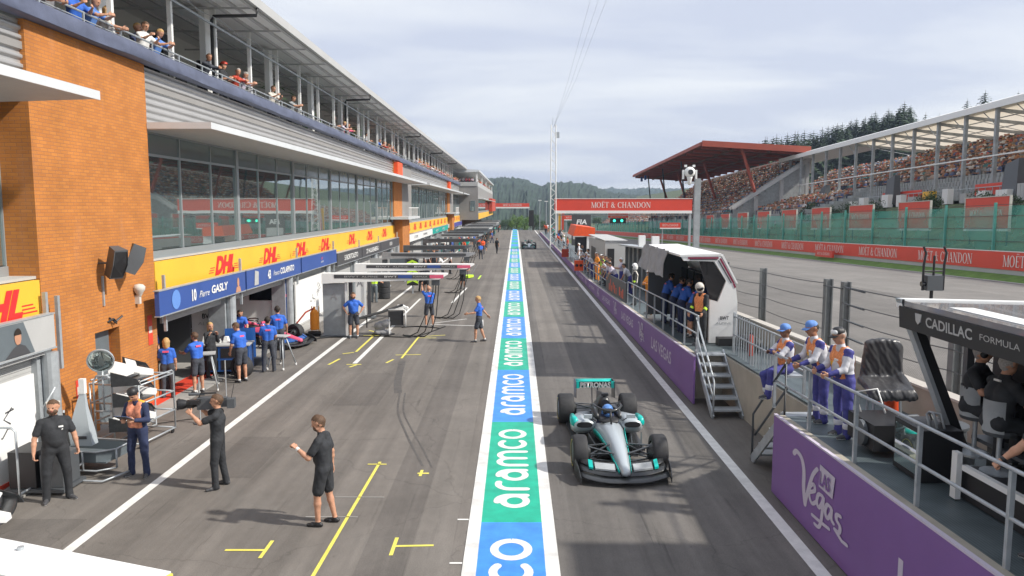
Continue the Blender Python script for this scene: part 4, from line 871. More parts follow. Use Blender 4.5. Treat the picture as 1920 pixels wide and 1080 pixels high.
for r_ in range(4):
    for i in range(60): pass
g = MB()
for i in range(150):
    s_ = 55+.6*i
    for r_ in range(3): g.add(thex(44.3+.8*r_,44.65+.8*r_,s_,s_+.42,8.92+.56*r_,8.92+.56*r_,9.45+.56*r_,9.5+.56*r_).v, [(0,3,2,1),(4,5,6,7),(0,1,5,4),(1,2,6,5),(2,3,7,6),(3,0,4,7)])
o = sq(g, 'seat_row', 'seat_grey'); o['kind'] = 'stuff'
for (a, b) in ((62,74),(84,93),(106,114),(122,130)): sq(thex(43.15,43.25,a,b,8.3,8.3,9.35,9.35), 'red_panel', 'red_banner')
sq(MB().bar(T(42.9,30,9.0), T(42.9,131,9.0), .08), 'front_rail', 'galv'); g = MB(); [g.bar(T(42.9,40+1.1*i,8), T(42.9,40+1.1*i,9.0), .05) for i in range(84)]; o = sq(g, 'front_rail_posts', 'galv'); o['kind'] = 'stuff'
for k, s_ in enumerate((66,88,108,126)):
    o = MB().hexa([T(42.0,s_,7.9),T(42.9,s_,7.9),T(42.9,s_+2.2,7.9),T(42.0,s_+2.2,7.9),T(42.2,s_+.2,11.2),T(42.8,s_+.2,11.2),T(42.8,s_+2,10.8),T(42.2,s_+2,10.8)]).build('covered_screen', 'dark_steel'); tag(o, ['nearest','second nearest','third nearest','farthest'][k]+' dark covered screen in front of the tented stand', 'screen')
# white crates along the foot of the stand
wb = random.Random(4)
for i in range(26):
    s_ = 54+3.1*i; o = MB(); w = wb.uniform(.8,1.9); hh = wb.uniform(.8,1.5)
    for j in range(4): o.add(thex(41.5,42.1,s_+w*j/4+.02,s_+w*(j+1)/4-.02,7.55,7.55,7.6+hh,7.6+hh-.05*(j%2)).v, [(0,3,2,1),(4,5,6,7),(0,1,5,4),(1,2,6,5),(2,3,7,6),(3,0,4,7)])
    m_ = 'dhl_yellow' if i == 8 else 'tent_white' if i % 3 else 'grey_light'
    o = o.build('crowd_barrier', m_); tag(o, 'yellow crowd barrier at the foot of the tented stand' if i == 8 else 'pale upright crowd barrier at the foot of the tented stand', 'barrier', None if i == 8 else 'pale barriers below the stand')
# spectators: 200 nearest as objects of their own, the rest one mass
tmpl = []
for k in range(8):
    mb, cols = MB(), []; fan(mb, cols, 0, 0, 0, 0, 1.12, random.Random(50+k)); tmpl.append((mb, cols))
protos = []
cnt = 0; mass, mc_ = MB(), []
for r_ in range(3, 12):
    s_ = 52.
    while s_ < 131:
        s_ += cr.uniform(.5,.68)
        if s_ % 15 < 1.1: continue
        if s_ > 103 and r_ > 9: continue
        if cr.random() < (.12 if r_ > 3 else .45): continue
        P_ = T(44.55+.8*r_, s_, 8.9+.56*r_+(.1))
        if 60.5 < s_ < 78 and cnt < 200 and r_ > 3:
            k = cr.randrange(8)
            if len(protos) <= k or True:
                pass
            if not any(p[0] == k for p in protos):
                mb, cols = tmpl[k]; o = crowd_mesh(mb, cols, 'person'); protos.append((k, o))
            else: o = [p[1] for p in protos if p[0] == k][0].copy(); COL.objects.link(o)
            o.location = P_; o.rotation_euler = (0,0,R(90)+cr.uniform(-.3,.3))
            tag(o, 'spectator in the tiers of the white tented grandstand', 'person', 'spectators under the white tent roof'); cnt += 1
        else: fan(mass, mc_, *P_, R(90)+cr.uniform(-.3,.3), 1.12)
# the red roofed stand
rs = thing('red_roofed_grandstand', 'older grandstand with a sweeping rust red roof on raking columns', 'grandstand', T(34,130,6)); rl0 = Vector(rs.location)
def rq_(mb, name, m, **k): return sq(mb, name, m, rs, rl0, **k)
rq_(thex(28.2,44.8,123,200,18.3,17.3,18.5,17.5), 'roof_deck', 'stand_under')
rq_(thex(28.0,45.2,122.5,123,18.05,17.0,18.95,18.0), 'roof_edge', 'stand_red'); rq_(thex(27.8,28.19,123.01,200,18.2,18.2,18.75,18.75), 'roof_edge', 'stand_red'); rq_(thex(28.2,45,123.1,200.5,18.52,17.52,18.7,17.8), 'roof_cover', 'stand_red')
for i in range(14): g = MB(); g.bar(T(28.4,125+5.7*i,18.1), T(44.6,125+5.7*i,17.1), .3, .45); rq_(g, 'rib', 'stand_red')
for xx in (33,39): g = MB(); g.bar(T(xx,123,17.6-(xx-33)*.06), T(xx,200,17.6-(xx-33)*.06), .25, .35); rq_(g, 'purlin', 'brick_dark')
for i, s_ in enumerate((124,150,176,198)):
    g = MB(); g.tube([T(36.5+.8,s_,10.),T(34.6,s_,17.9)], .26, 8); rq_(g, 'raking_column', 'stand_red')
for i, s_ in enumerate((190,170,150)):
    g = MB(); g.tube([T(31.5,s_,6.5),T(30.2,s_,18.1)], .16, 6); rq_(g, 'strut', 'black')
for i in range(15): rq_(thex(33+.85*i,33.85+.85*i,124.5,205,5.0,5.0,7.4+.6*i,7.4+.6*i), 'tier', 'seat_grey')
g = thex(45.8,46.1,124.6,205,14,14,17.2,17.2); rq_(g, 'back_wall', 'tent_under')
g = MB(); [g.bar(T(45.7,100+7*i,13), T(45.7,100+7*i,17.1), .4) for i in range(15)]; 
rq_(MB().bar(T(33,124.2,8.2), T(46.5,124.2,16.9), .25, .5), 'stair_stringer', 'grey_light'); rq_(MB().bar(T(33,122.5,8.2), T(46.5,122.5,16.9), .25, .5), 'stair_stringer', 'grey_light')
for i in range(3): rq_(MB().bar(T(37+4*i,123.3,6), T(37+4*i,123.3,10.3+2.6*i), .5), 'stair_pillar', 'grey_light')
for k, (x, s_) in enumerate(((29.5,197),(29.5,191))): 
    o = MB().box((0,0,-1.2),(.5,.5,0)).build('hanging_loudspeaker', 'navy', loc=T(x,s_,18.1)); tag(o, ('left' if k == 0 else 'right')+' of the two dark loudspeakers hanging under the red roof edge', 'loudspeaker')
for r_ in range(15):
    s_ = 125.
    while s_ < 204:
        s_ += cr.uniform(.55,.8) if s_ < 150 else cr.uniform(.7,1.1)
        if s_ % 14 < 1.3: continue
        if cr.random() < .13: continue
        fan(mass, mc_, *T(33.4+.85*r_, s_, 7.5+.6*r_), R(90)+cr.uniform(-.3,.3), 1.15)
for i in range(6): rq_(thex(36.5+1.2*i,37.7+1.2*i,100,122,5.0,5.0,7.6+.35*i,7.6+.35*i), 'tier', 'seat_grey')
for r_ in range(6):
    s_ = 101.
    while s_ < 121: s_ += cr.uniform(.55,.9); fan(mass, mc_, *T(37.+1.2*r_, s_, 7.7+.35*r_), R(90)+cr.uniform(-.3,.3), 1.12)
for r_ in range(10):
    s_ = 206.
    while s_ < 330:
        s_ += cr.uniform(.9,1.6); fan(mass, mc_, *T(33.4+.85*r_, s_, 6.5+.55*r_), R(90), 1.3)
o = crowd_mesh(mass, mc_, 'crowd'); tag(o, 'dense mass of spectators filling the far tiers of both grandstands', 'crowd', kind='stuff')
# ------------------------------------------------ hills
def hill(name, ridge, y0, depth, m, seed, amp):
    rr = random.Random(seed); g = MB(); xs_ = np.linspace(ridge[0][0], ridge[-1][0], 260); rx = [p[0] for p in ridge]; rz = [p[1] for p in ridge]; nz = 14; rows = []
    for j in range(nz+1):
        t = j/nz; row = []
        for x in xs_:
            px = x; z = 5.3+(388-np.interp(px, rx, rz))/1430*(y0+depth); y = y0+depth*t
            X = (px-966)/1430*y; zz_ = -22+(z+22)*math.sin(t*math.pi/2)**1.1
            row.append((X, y+rr.uniform(-8,8), zz_+rr.uniform(-1,1)*amp*(.35+.65*t)+(amp*1.3*abs(math.sin(px*.7+math.sin(px*.23)*2)) if t > .9 else 0)))
        rows.append(row)
    g.loft(rows, cap=False, closed=False); return struct(g.build(name, m))
hill('near_hill', [(700,330),(860,336),(900,338),(925,338),(940,337),(965,339),(985,341),(998,347),(1003,351),(1010,352),(1030,347),(1060,346),(1090,348),(1115,353),(1135,362),(1180,368),(1300,375),(1600,380)], 380, 620, 'forest_green', 3, 1.7)
hill('far_hill', [(900,380),(1000,372),(1100,362),(1130,357),(1145,354),(1160,357),(1190,356),(1200,354),(1240,357),(1290,356),(1350,356),(1450,360),(1700,370)], 1100, 900, 'forest_green', 4, 2.2)
s = MB().box((0,0,0),(48,10,5)).build('white_hall', 'tent_white', loc=(268,1890,42)); tag(s, 'long low white hall on the skyline of the far hill', 'hall')
# ------------------------------------------------ trees
mat('needles', (.032,.062,.024), rough=.85, var=.55, vscale=.55); mat('leaves', (.12,.22,.05), rough=.8, var=.45, vscale=.6); mat('leaves_dark', (.045,.085,.03), rough=.8, var=.45, vscale=.6)
def conifer(h, seed, name='conifer'):
    rr = random.Random(seed); t_ = thing(name, 'x', 'tree'); g = MB(); n = 30
    for i in range(n):
        f = i/n; z = h*(.1+.88*f); L_ = (h*.27*(1-f)**.75+.35)*rr.uniform(.8,1.15); m_ = int(15-7*f)
        for k in range(m_):
            a = 2*math.pi*(k+rr.random())/m_; l = L_*rr.uniform(.65,1.15); c, s_ = math.cos(a), math.sin(a)
            for q in range(3):
                t0, t1 = q/3, (q+1)/3; w0 = (.46-.08*q)*l; dz = -.32*l
                p = [(c*l*t0-s_*w0*.5, s_*l*t0+c*w0*.5, z+dz*t0), (c*l*t0+s_*w0*.5, s_*l*t0-c*w0*.5, z+dz*t0-.1), (c*l*t1+s_*w0*.2, s_*l*t1-c*w0*.2, z+dz*t1-.18*l*rr.random()), (c*l*t1-s_*w0*.3, s_*l*t1+c*w0*.3, z+dz*t1+rr.uniform(-.2,.1))]
                g.quad(p)
    g.build('crown', 'needles', t_); MB().tube([(0,0,-1),(0,0,h*.5),(0,0,h)], [h*.016,h*.009,.03], 6).build('trunk', 'bark', t_); return t_
def broadleaf(h, seed, m_='leaves', name='broadleaf_tree'):
    rr = random.Random(seed); t_ = thing(name, 'x', 'tree'); g = MB()
    blobs = [(rr.uniform(-.26,.26)*h, rr.uniform(-.26,.26)*h, h*rr.uniform(.38,.86), h*rr.uniform(.12,.2)) for _ in range(13)]
    for (bx_, by_, bz_, br_) in blobs:
        for _ in range(110):
            v = Vector((rr.gauss(0,1), rr.gauss(0,1), rr.gauss(0,1))).normalized()*br_*rr.uniform(.6,1.08); c = Vector((bx_,by_,bz_))+v; a = Vector((rr.gauss(0,1),rr.gauss(0,1),rr.gauss(0,1))).normalized(); b = a.cross(v).normalized(); s_ = h*.024
            g.quad([c+a*s_, c+b*s_*.8, c-a*s_, c-b*s_*.8])
    g.build('crown', m_, t_); tr = MB().tube([(0,0,-1),(0,0,h*.3),(.03*h,0,h*.6)], [h*.03,h*.02,.05], 7)
    for (bx_, by_, bz_, br_) in blobs[:6]: tr.tube([(0,0,h*.25),(bx_*.5,by_*.5,bz_*.75),(bx_,by_,bz_)], [h*.012,h*.008,.03], 5)
    tr.build('trunk', 'bark', t_); return t_
cons = [conifer(22, 1), conifer(24, 2), conifer(20, 3)]; used = set()
def plant(protos_, k, loc, label, group, sc=1., rz=0):
    t_ = protos_[k]
    if (id(protos_), k) in used: t_ = dup(t_)
    used.add((id(protos_), k)); t_.location = loc; t_.rotation_euler = (0,0,rz); t_.scale = (sc,sc,sc); t_['label'] = label; t_['group'] = group; t_.scale = (sc*1.3,sc*1.3,sc) if protos_ is cons else (sc,)*3; return t_
tr_ = random.Random(21)
# ridge line from the photograph's skyline; each tree is set on the hill behind the stands
sky_x = [1395,1410,1440,1470,1500,1530,1560,1590,1620,1645,1665,1685,1695]; sky_y = [268,262,256,250,246,238,228,222,214,212,200,190,205]
for i in range(44):
    px = 1398+6.9*i+tr_.uniform(-3,3)
    for d in range(2):
        Y = tr_.uniform(235,300)+d*18; X = (px-966)/1430*Y; top = 5.3+(388-np.interp(px, sky_x, sky_y)+(-16*d if d else tr_.uniform(-12,4)))/1430*Y
        k = tr_.randrange(3); hh = (22,24,20)[k]; gz = hgt(X, Y); sc = max(.7, (top-gz)/hh)
        plant(cons, k, (X,Y,gz-.5), 'dark conifer in the wood on the hill behind the grandstands', 'conifers in the hillside wood', sc, tr_.uniform(0,6))
for px, py, w, lab in ((1720,210,.75,'slim lone conifer just right of the hillside wood, top just over the tent roof'),(1745,212,.7,'tiny conifer tip over the white tent roof'),(1795,186,.9,'narrow lone conifer left of the broad one above the tent roof'),(1827,171,1.25,'broad dark conifer standing highest above the tent roof'),(1887,172,.7,'conifer tip at the far right above the tent roof')):
    Y = 190; X = (px-966)/1430*Y; top = 5.3+(388-py)/1430*Y; gz = hgt(X, Y); t_ = plant(cons, 1, (X,Y,gz-.5), lab, 'conifers in the hillside wood', (top-gz)/24); t_.scale = ((top-gz)/24*w,(top-gz)/24*w,(top-gz)/24); del t_['group']
brd = [broadleaf(9, 5), broadleaf(10, 6, 'leaves_dark')]
for (px, py, Y, k, lab) in ((968,405,215,0,'bright green tree left of centre at the end of the pit lane'),(983,402,235,0,'bright green tree right of centre at the end of the pit lane'),(950,408,300,1,'dark green tree left of the bright pair at the pit lane end'),(1000,398,260,1,'dark tree right of the bright pair beyond the pit wall'),(1075,408,330,1,'dark tree behind the FIA board'),(1120,405,330,1,'dark tree below the left half of the red gantry'),(1015,410,290,1,'dark tree behind the lattice mast foot')):
    X = (px-966)/1430*Y; top = 5.3+(388-py)/1430*Y; gz = hgt(X, Y); h = (9,10)[k]; plant(brd, k, (X,Y,gz-.3), lab, None, max(.6,(top-gz)/h)); 
for o in list(bpy.data.objects):
    if 'group' in o.keys() and o['group'] is None: del o['group']
# bushes on the bank under the stand
bs = [broadleaf(3.2, 30+i, 'leaves_dark', 'shrub') for i in range(2)]
for i in range(26):
    s_ = 47+4.4*i+tr_.uniform(-1,1); plant(bs, i%2, (T(37.5+tr_.uniform(-2,2),s_,0)[0], s_, hgt(T(38,s_,0)[0], s_)-.9), 'low shrub on the bank between the green fence and the tented stand', 'shrubs on the bank', tr_.uniform(.7,1.), tr_.uniform(0,6))
# ------------------------------------------------ figures grown from a distance field into one smooth skin
def surface_nets(F, org, h):
    s = F < 0; nx, ny, nz = F.shape
    c = np.zeros((nx-1, ny-1, nz-1), int)
    for dx in (0,1):
        for dy in (0,1):
            for dz in (0,1): c += s[dx:nx-1+dx, dy:ny-1+dy, dz:nz-1+dz]
    act = (c > 0) & (c < 8); idx = -np.ones(act.shape, int); A = np.argwhere(act); idx[act] = np.arange(len(A))
    acc = np.zeros((len(A), 3)); cnt = np.zeros(len(A)); i, j, k = A.T
    cor = [(a,b,d) for a in (0,1) for b in (0,1) for d in (0,1)]
    for u in range(8):
        for v in range(u+1, 8):
            if sum(abs(cor[u][q]-cor[v][q]) for q in range(3)) != 1: continue
            a = F[i+cor[u][0], j+cor[u][1], k+cor[u][2]]; b = F[i+cor[v][0], j+cor[v][1], k+cor[v][2]]
            m_ = (a < 0) != (b < 0); t = np.where(m_, a/np.where(m_, a-b, 1), 0)
            p = np.array(cor[u])[None]+t[:,None]*(np.array(cor[v])-np.array(cor[u]))[None]
            acc += np.where(m_[:,None], p, 0); cnt += m_
    V = (A+acc/np.maximum(cnt,1)[:,None])*h+org; Q = []
    for ax in range(3):
        sh = [slice(None)]*3; a0 = list(sh); a1 = list(sh); a0[ax] = slice(0,-1); a1[ax] = slice(1,None)
        e = s[tuple(a0)] != s[tuple(a1)]; E = np.argwhere(e); b_, d_ = [q for q in range(3) if q != ax]
        E = E[(E[:,b_] > 0) & (E[:,d_] > 0) & (E[:,b_] < F.shape[b_]-1) & (E[:,d_] < F.shape[d_]-1)]
        if not len(E): continue
        def cell(ob, od): X = E.copy(); X[:,b_] -= ob; X[:,d_] -= od; return idx[X[:,0],X[:,1],X[:,2]]
        q = np.stack([cell(1,1), cell(0,1), cell(0,0), cell(1,0)], 1); ins = s[E[:,0],E[:,1],E[:,2]]
        if ax == 1: ins = ~ins
        q[~ins] = q[~ins][:,::-1]; Q.append(q)
    return V, np.concatenate(Q)
def cone_sd(P, a, b, r0, r1, fl=None):
    a = np.array(a, float); b = np.array(b, float)
    if fl is not None:                       # flatten: stretch space along one axis through a
        ax, k = fl; P = P.copy(); ax = np.array(ax, float); ax /= np.linalg.norm(ax)
        d = (P-a)@ax; P += np.outer(d*(1/k-1), ax); b = b+ax*((b-a)@ax)*(1/k-1)
    ab = b-a; L2 = max(ab@ab, 1e-9); t = np.clip(((P-a)@ab)/L2, 0, 1)
    return np.linalg.norm(P-a-t[:,None]*ab, axis=1)-(r0+(r1-r0)*t)
def sdf_mesh(prims, h, k=.025, name='m', mats=None, cut=None, disp=0., seed=0):
    """prims: (a, b, ra, rb, material index[, flatten]); k smooth-min radius"""
    A = np.array([p[0] for p in prims]+[p[1] for p in prims]); r = max(max(p[2], p[3]) for p in prims)
    lo = np.min([np.minimum(p[0], p[1])-max(p[2],p[3]) for p in prims], 0)-3*h; hi = np.max([np.maximum(p[0], p[1])+max(p[2],p[3]) for p in prims], 0)+3*h
    n = np.ceil((hi-lo)/h).astype(int)+1; F = np.full(n.prod(), 9.).reshape(n); gx = [lo[q]+h*np.arange(n[q]) for q in range(3)]
    for p in prims:
        m_ = max(p[2], p[3])+k*2+2*h; l = np.minimum(p[0], p[1])-m_; u = np.maximum(p[0], p[1])+m_
        sl = [slice(max(0,int((l[q]-lo[q])/h)), min(n[q], int((u[q]-lo[q])/h)+2)) for q in range(3)]
        G3 = np.meshgrid(gx[0][sl[0]], gx[1][sl[1]], gx[2][sl[2]], indexing='ij'); P = np.stack([g.ravel() for g in G3], 1)
        d = cone_sd(P, p[0], p[1], p[2], p[3], p[5] if len(p) > 5 else None).reshape(G3[0].shape)
        f = F[tuple(sl)]; hh = np.maximum(k-np.abs(f-d), 0)/k; F[tuple(sl)] = np.minimum(f, d)-hh*hh*k*.25
    V, Q = surface_nets(F, lo, h)
    if disp:
        rr = np.random.RandomState(seed); 
        for _ in range(5):
            w = rr.normal(size=3)*(14+8*_); V += (np.sin(V@w+rr.rand()*6)*disp/(1+.5*_))[:,None]*np.array([.7,.7,.3])
    C = V[Q].mean(1); best = np.full(len(C), 9.); mi = np.zeros(len(C), int)
    for p in prims:
        d = cone_sd(C, p[0], p[1], p[2], p[3], p[5] if len(p) > 5 else None); u = d < best; best[u] = d[u]; mi[u] = p[4]
    if cut: mi = cut(C, mi)
    me = bpy.data.meshes.new(name); me.vertices.add(len(V)); me.vertices.foreach_set('co', V.ravel())
    me.loops.add(Q.size); me.loops.foreach_set('vertex_index', Q.ravel()); me.polygons.add(len(Q)); me.polygons.foreach_set('loop_start', np.arange(0, Q.size, 4)); me.polygons.foreach_set('loop_total', np.full(len(Q), 4))
    me.polygons.foreach_set('use_smooth', np.ones(len(Q), bool)); me.update(); me.validate()
    for m_ in (mats or []): me.materials.append(MATS[m_])
    me.polygons.foreach_set('material_index', mi); me.update(); return me
def u3(v): v = np.array(v, float); return v/np.linalg.norm(v)
HANDS = {}
def hand_prims(wrist, d, palm_n, side, curl, skin, s=1.):
    """palm, four bent fingers of different length and a thumb from the palm's side"""
    d = u3(d); n_ = u3(np.array(palm_n)-d*np.dot(palm_n, d)); t = np.cross(d, n_)*side; out = []
    w = np.array(wrist); pc = w+d*.085*s
    for o in (-.028,-.009,.010,.028): out.append((w+t*o*.7*s+d*.015*s, pc+t*o*s, .016*s, .0135*s, skin))
    for q, (o, l) in enumerate(((.030,.072),(.010,.082),(-.010,.077),(-.029,.060))):
        b0 = pc+t*o*s; a1 = curl*.9; a2 = curl*1.9
        d1 = d*math.cos(a1)+n_*math.sin(a1); d2 = d*math.cos(a2)+n_*math.sin(a2); d3 = d*math.cos(a2+curl*.6)+n_*math.sin(a2+curl*.6)
        p1 = b0+d1*l*.48*s; p2 = p1+d2*l*.32*s; p3 = p2+d3*l*.22*s
        out += [(b0, p1, .0105*s, .0095*s, skin), (p1, p2, .0095*s, .0088*s, skin), (p2, p3, .0088*s, .0078*s, skin)]
    th = w+d*.03*s+t*.03*s; p1 = th+(d*.55+t*.75+n_*.35*curl)*.035*s; p2 = p1+(d*.85+t*.25+n_*.5*curl)*.036*s
    out += [(w+d*.02*s, th, .016*s, .014*s, skin), (th, p1, .014*s, .012*s, skin), (p1, p2, .012*s, .0095*s, skin)]
    return out
DEF = dict(h=1.8, lean=0., side=0., hip=.0, yaw=0., hy=0., hp=0., build=1., sit=None,
    aL=((-.18,.02,-1),(-.05,.25,-1)), aR=((.18,.02,-1),(.05,.25,-1)), lL=((-.06,.02,-1),(-.02,-.04,-1)), lR=((.06,.02,-1),(.02,-.04,-1)),
    sleeve='short', legs='long', shirt='kit_blue', trous='cloth_dark', skin='skin', hair='hair_dark', shoe='shoe', sock='sole', hairlen='short', curl=(.5,.5), foot=(0,0), female=False, tuck=.09, beard=None)
def figure(res=.02, **kw):
    """returns (mesh, joints). local frame: facing +Y, x to the figure's right... z up, feet on z=0"""
    o = dict(DEF); o.update(kw); s = o['h']/1.8; bl = o['build']*1.05
    th, sh = .43*s, .43*s; J = {}; B = np.array
    lean = o['lean']; sp = B([o['side'], math.sin(lean), math.cos(lean)]); sp = u3(sp); rt = B([1.,0,0]); rt = u3(rt-sp*np.dot(rt, sp)); fw = np.cross(sp, rt)
    cy_, sy_ = math.cos(o['yaw']), math.sin(o['yaw']); rt, fw = rt*cy_+fw*sy_, fw*cy_-rt*sy_
    J['hip'] = hip = B([0.,0,0])
    legs = {}
    for sd, key in ((-1,'lL'),(1,'lR')):
        a = hip+B([sd*.095*s,0,-.02*s]); k_ = a+u3(o[key][0])*th; an = k_+u3(o[key][1])*sh; legs[sd] = (a, k_, an)
    zmin = min(l[2][2] for l in legs.values())-.085*s
    base = B([0,0,-zmin]) if o['sit'] is None else B([0,0,o['sit']-(-.12*s)])
    hip = hip+base; legs = {q: tuple(v+base for v in l) for q, l in legs.items()}; J['hip'] = hip; J['legs'] = legs
    S, Tt, Sk, So, Ha = 1, 2, 0, 3, 4
    P = []; W = .9 if o['female'] else 1.
    wa = hip+sp*.20*s; ch = hip+sp*.36*s; nk = hip+sp*.54*s; shc = hip+sp*.475*s
    cap = lambda a, b, r0, r1, m_, fl=None: P.append((a, b, r0*s, r1*s, m_, fl) if fl else (a, b, r0*s, r1*s, m_))
    for sd in (-1, 1):
        cap(hip+rt*sd*.07*s-sp*.02*s, hip+rt*sd*.068*s+sp*.07*s, .105*bl, .10*bl, Tt)
        cap(hip+rt*sd*.062*s+sp*(o['tuck'])*s, ch+rt*sd*.075*s*W, .100*bl, .118*W*bl, S); cap(ch+rt*sd*.075*s*W, shc+rt*sd*.11*s*W-sp*.02*s, .118*W*bl, .075, S)
    if bl > 1.08: cap(wa+fw*.04*s-sp*.06*s, wa+fw*.03*s+sp*.05*s, .12*bl, .12*bl, S)
    shw = .175*W*s*(1+(bl-1)*.5)
    cap(nk-sp*.03*s, shc+rt*shw-sp*.01*s, .058, .062, S); cap(nk-sp*.03*s, shc-rt*shw-sp*.01*s, .058, .062, S)
    cap(nk-sp*.045*s, nk+sp*.015*s, .068, .062, S)
    hy, hp = o['hy'], o['hp']; hu = u3(B([0,math.sin(lean*.5+hp), math.cos(lean*.5+hp)])); hf0 = fw*math.cos(hy)-rt*math.sin(hy); hf = u3(hf0-hu*np.dot(hf0, hu)); hr = np.cross(hf, hu)
    cap(nk, nk+sp*.06*s+hu*.03*s, .056*W, .054*W, Sk)
    hc = nk+sp*.045*s+hu*.125*s+fw*.02*s; J['head'] = (hc, hr, hf, hu); J['nk'] = nk; J['sh'] = shc; J['ax'] = (rt, fw, sp); J['bl'] = bl
    hd = lambda x, y, z: hc+(hr*x+hf*y+hu*z)*s
    cap(hd(0,-.015,.02), hd(0,.005,.03), .092, .088, Sk); cap(hd(0,.03,-.045), hd(0,.035,-.075), .062, .048, Sk); cap(hd(-.03,.02,-.05), hd(.03,.02,-.05), .052, .052, Sk)
    cap(hd(0,.085,.015), hd(0,.105,-.022), .011, .017, Sk)
    for sd in (-1, 1): cap(hd(sd*.088,-.01,.0), hd(sd*.092,-.018,.025), .014, .018, Sk); cap(hd(sd*.015,.083,.032), hd(sd*.042,.072,.032), .011, .010, Sk)
    for sd in (-1,1): cap(hd(sd*.031,.083,.010), hd(sd*.034,.083,.010), .0095, .0095, 6)
    cap(hd(-.018,.088,-.048), hd(.018,.088,-.048), .0085, .0085, 7)
    if o['beard']: cap(hd(-.04,.04,-.062), hd(.04,.04,-.062), .045, .045, Ha); cap(hd(0,.055,-.078), hd(0,.05,-.09), .036, .03, Ha)
    if o['hairlen'] != 'none':
        cap(hd(0,-.032,.040), hd(0,-.005,.062), .092, .083, Ha); cap(hd(-.03,.045,.088), hd(.03,.045,.088), .032, .032, Ha); cap(hd(0,-.06,.02), hd(0,-.055,-.03), .065, .052, Ha)
        for sd in (-1,1): cap(hd(sd*.07,-.02,.03), hd(sd*.072,-.03,.0), .03, .02, Ha)
        if o['hairlen'] == 'long': cap(hd(0,-.06,.0), hd(0,-.07,-.13), .08, .055, Ha); [cap(hd(sd*.07,-.02,.0), hd(sd*.07,-.02,-.12), .035, .03, Ha) for sd in (-1,1)]
    cl = o['sleeve']; J['hand'] = {}; hands = []
    for sd, key in ((-1,'aL'),(1,'aR')):
        a = shc+rt*sd*shw-sp*.015*s; d0 = u3(o[key][0]); d1 = u3(o[key][1]); el = a+d0*.285*s; wr = el+d1*.25*s; J['hand'][sd] = (a, el, wr, d1)
        cap(a, el, .049*(1+(bl-1)*.6), .040, Sk); cap(el, el+(wr-el)*.35, .041, .041, Sk); cap(el+(wr-el)*.35, wr, .041, .027, Sk)
        if cl == 'short': cap(a, a+(el-a)*.62, .064, .062, S); cap(a+(el-a)*.3, a+(el-a)*.66, .060, .063, S)
        else: cap(a, el, .062, .053, S); cap(el, wr-d1*.02*s, .054, .040, 5 if cl == 'two' else S)
        pn = o.get('palm'+('L' if sd < 0 else 'R'), B([-sd*1.,.3,0])); hands += hand_prims(wr-d1*.005, d1+B([0,0,-.0]), pn, sd, o['curl'][0 if sd < 0 else 1], Sk, s*1.02)
    for sd, key in ((-1,'lL'),(1,'lR')):
        a, k_, an = legs[sd]; lf = 1.+(bl-1)*.5
        shd = u3(an-k_)
        if o['legs'] == 'long': cap(a, k_, .104*lf, .074, Tt); cap(k_, an+shd*.01, .072, .058, Tt); cap(an-shd*.03*s, an+shd*.035*s, .058, .060, Tt)
        elif o['legs'] == 'shorts': cap(a, a+(k_-a)*.70, .104*lf, .088, Tt); cap(a+(k_-a)*.4, a+(k_-a)*.80, .090, .092, Tt); cap(a, k_, .08, .054, Sk); cap(k_, k_+(an-k_)*.3, .054, .055, Sk); cap(k_+(an-k_)*.3, an, .055, .036, Sk)
        fa = o['foot'][0 if sd < 0 else 1]; fd = B([math.sin(fa), math.cos(fa), 0])
        if shd[2] < -.3: fz = an+B([0,0,-.055*s]); fd = u3(fd+B([0,0,-.0]))
        cap(an+B([0,0,-.02*s]), an+B([0,0,-.045*s]), .043, .040, So); cap(an-fd*.05*s+B([0,0,-.05*s]), an+fd*.09*s+B([0,0,-.052*s]), .033, .036, So); cap(an+fd*.09*s+B([0,0,-.052*s]), an+fd*.165*s+B([0,0,-.060*s]), .036, .027, So)
        if o['legs'] != 'long' and o['sock']: cap(an+B([0,0,.02*s]), an-shd*-0+B([0,0,-.01*s]), .040, .040, 8)
    mats = [o['skin'], o['shirt'], o['trous'], o['shoe'], o['hair'] if o['hairlen'] != 'none' else o['skin'], o.get('sleeve_m', o['shirt']), 'hair_dark', 'lip', o['sock'] or 'shoe']
    def cut(C, mi):
        bot = (mi == 3); 
        for sd in (-1,1):
            zf = legs[sd][2][2]-.068*s; near = np.linalg.norm((C-legs[sd][2])[:,:2], axis=1) < .25*s; mi = np.where(bot & near & (C[:,2] < zf), 8, mi)
        if o.get('cutf'): mi = o['cutf'](C, mi, J)
        return mi
    me = sdf_mesh(P, res, .022*s, 'body', mats, cut, disp=.0028 if res < .025 else 0, seed=int(o['h']*1000))
    hm = sdf_mesh(hands, max(.0065, res*.36), .006, 'hands', [o['skin']] if cl != 'glove' else ['black'])
    bm = bmesh.new(); bm.from_mesh(me); bm.from_mesh(hm); bm.to_mesh(me); bm.free(); bpy.data.meshes.remove(hm)
    return me, J
def person(label, loc, rz, res=.02, group=None, **kw):
    me, J = figure(res, **kw); b = bpy.data.objects.new('person', me); COL.objects.link(b); b.location = loc; b.rotation_euler = (0,0,rz); tag(b, label, 'person', group); return b, J
def kid(b, prims, name, mats, res=.014, k=.012, **kw):
    me = sdf_mesh(prims, res, k, name, mats if isinstance(mats, list) else [mats], **kw); o = bpy.data.objects.new(name, me); COL.objects.link(o); o.parent = b; return o
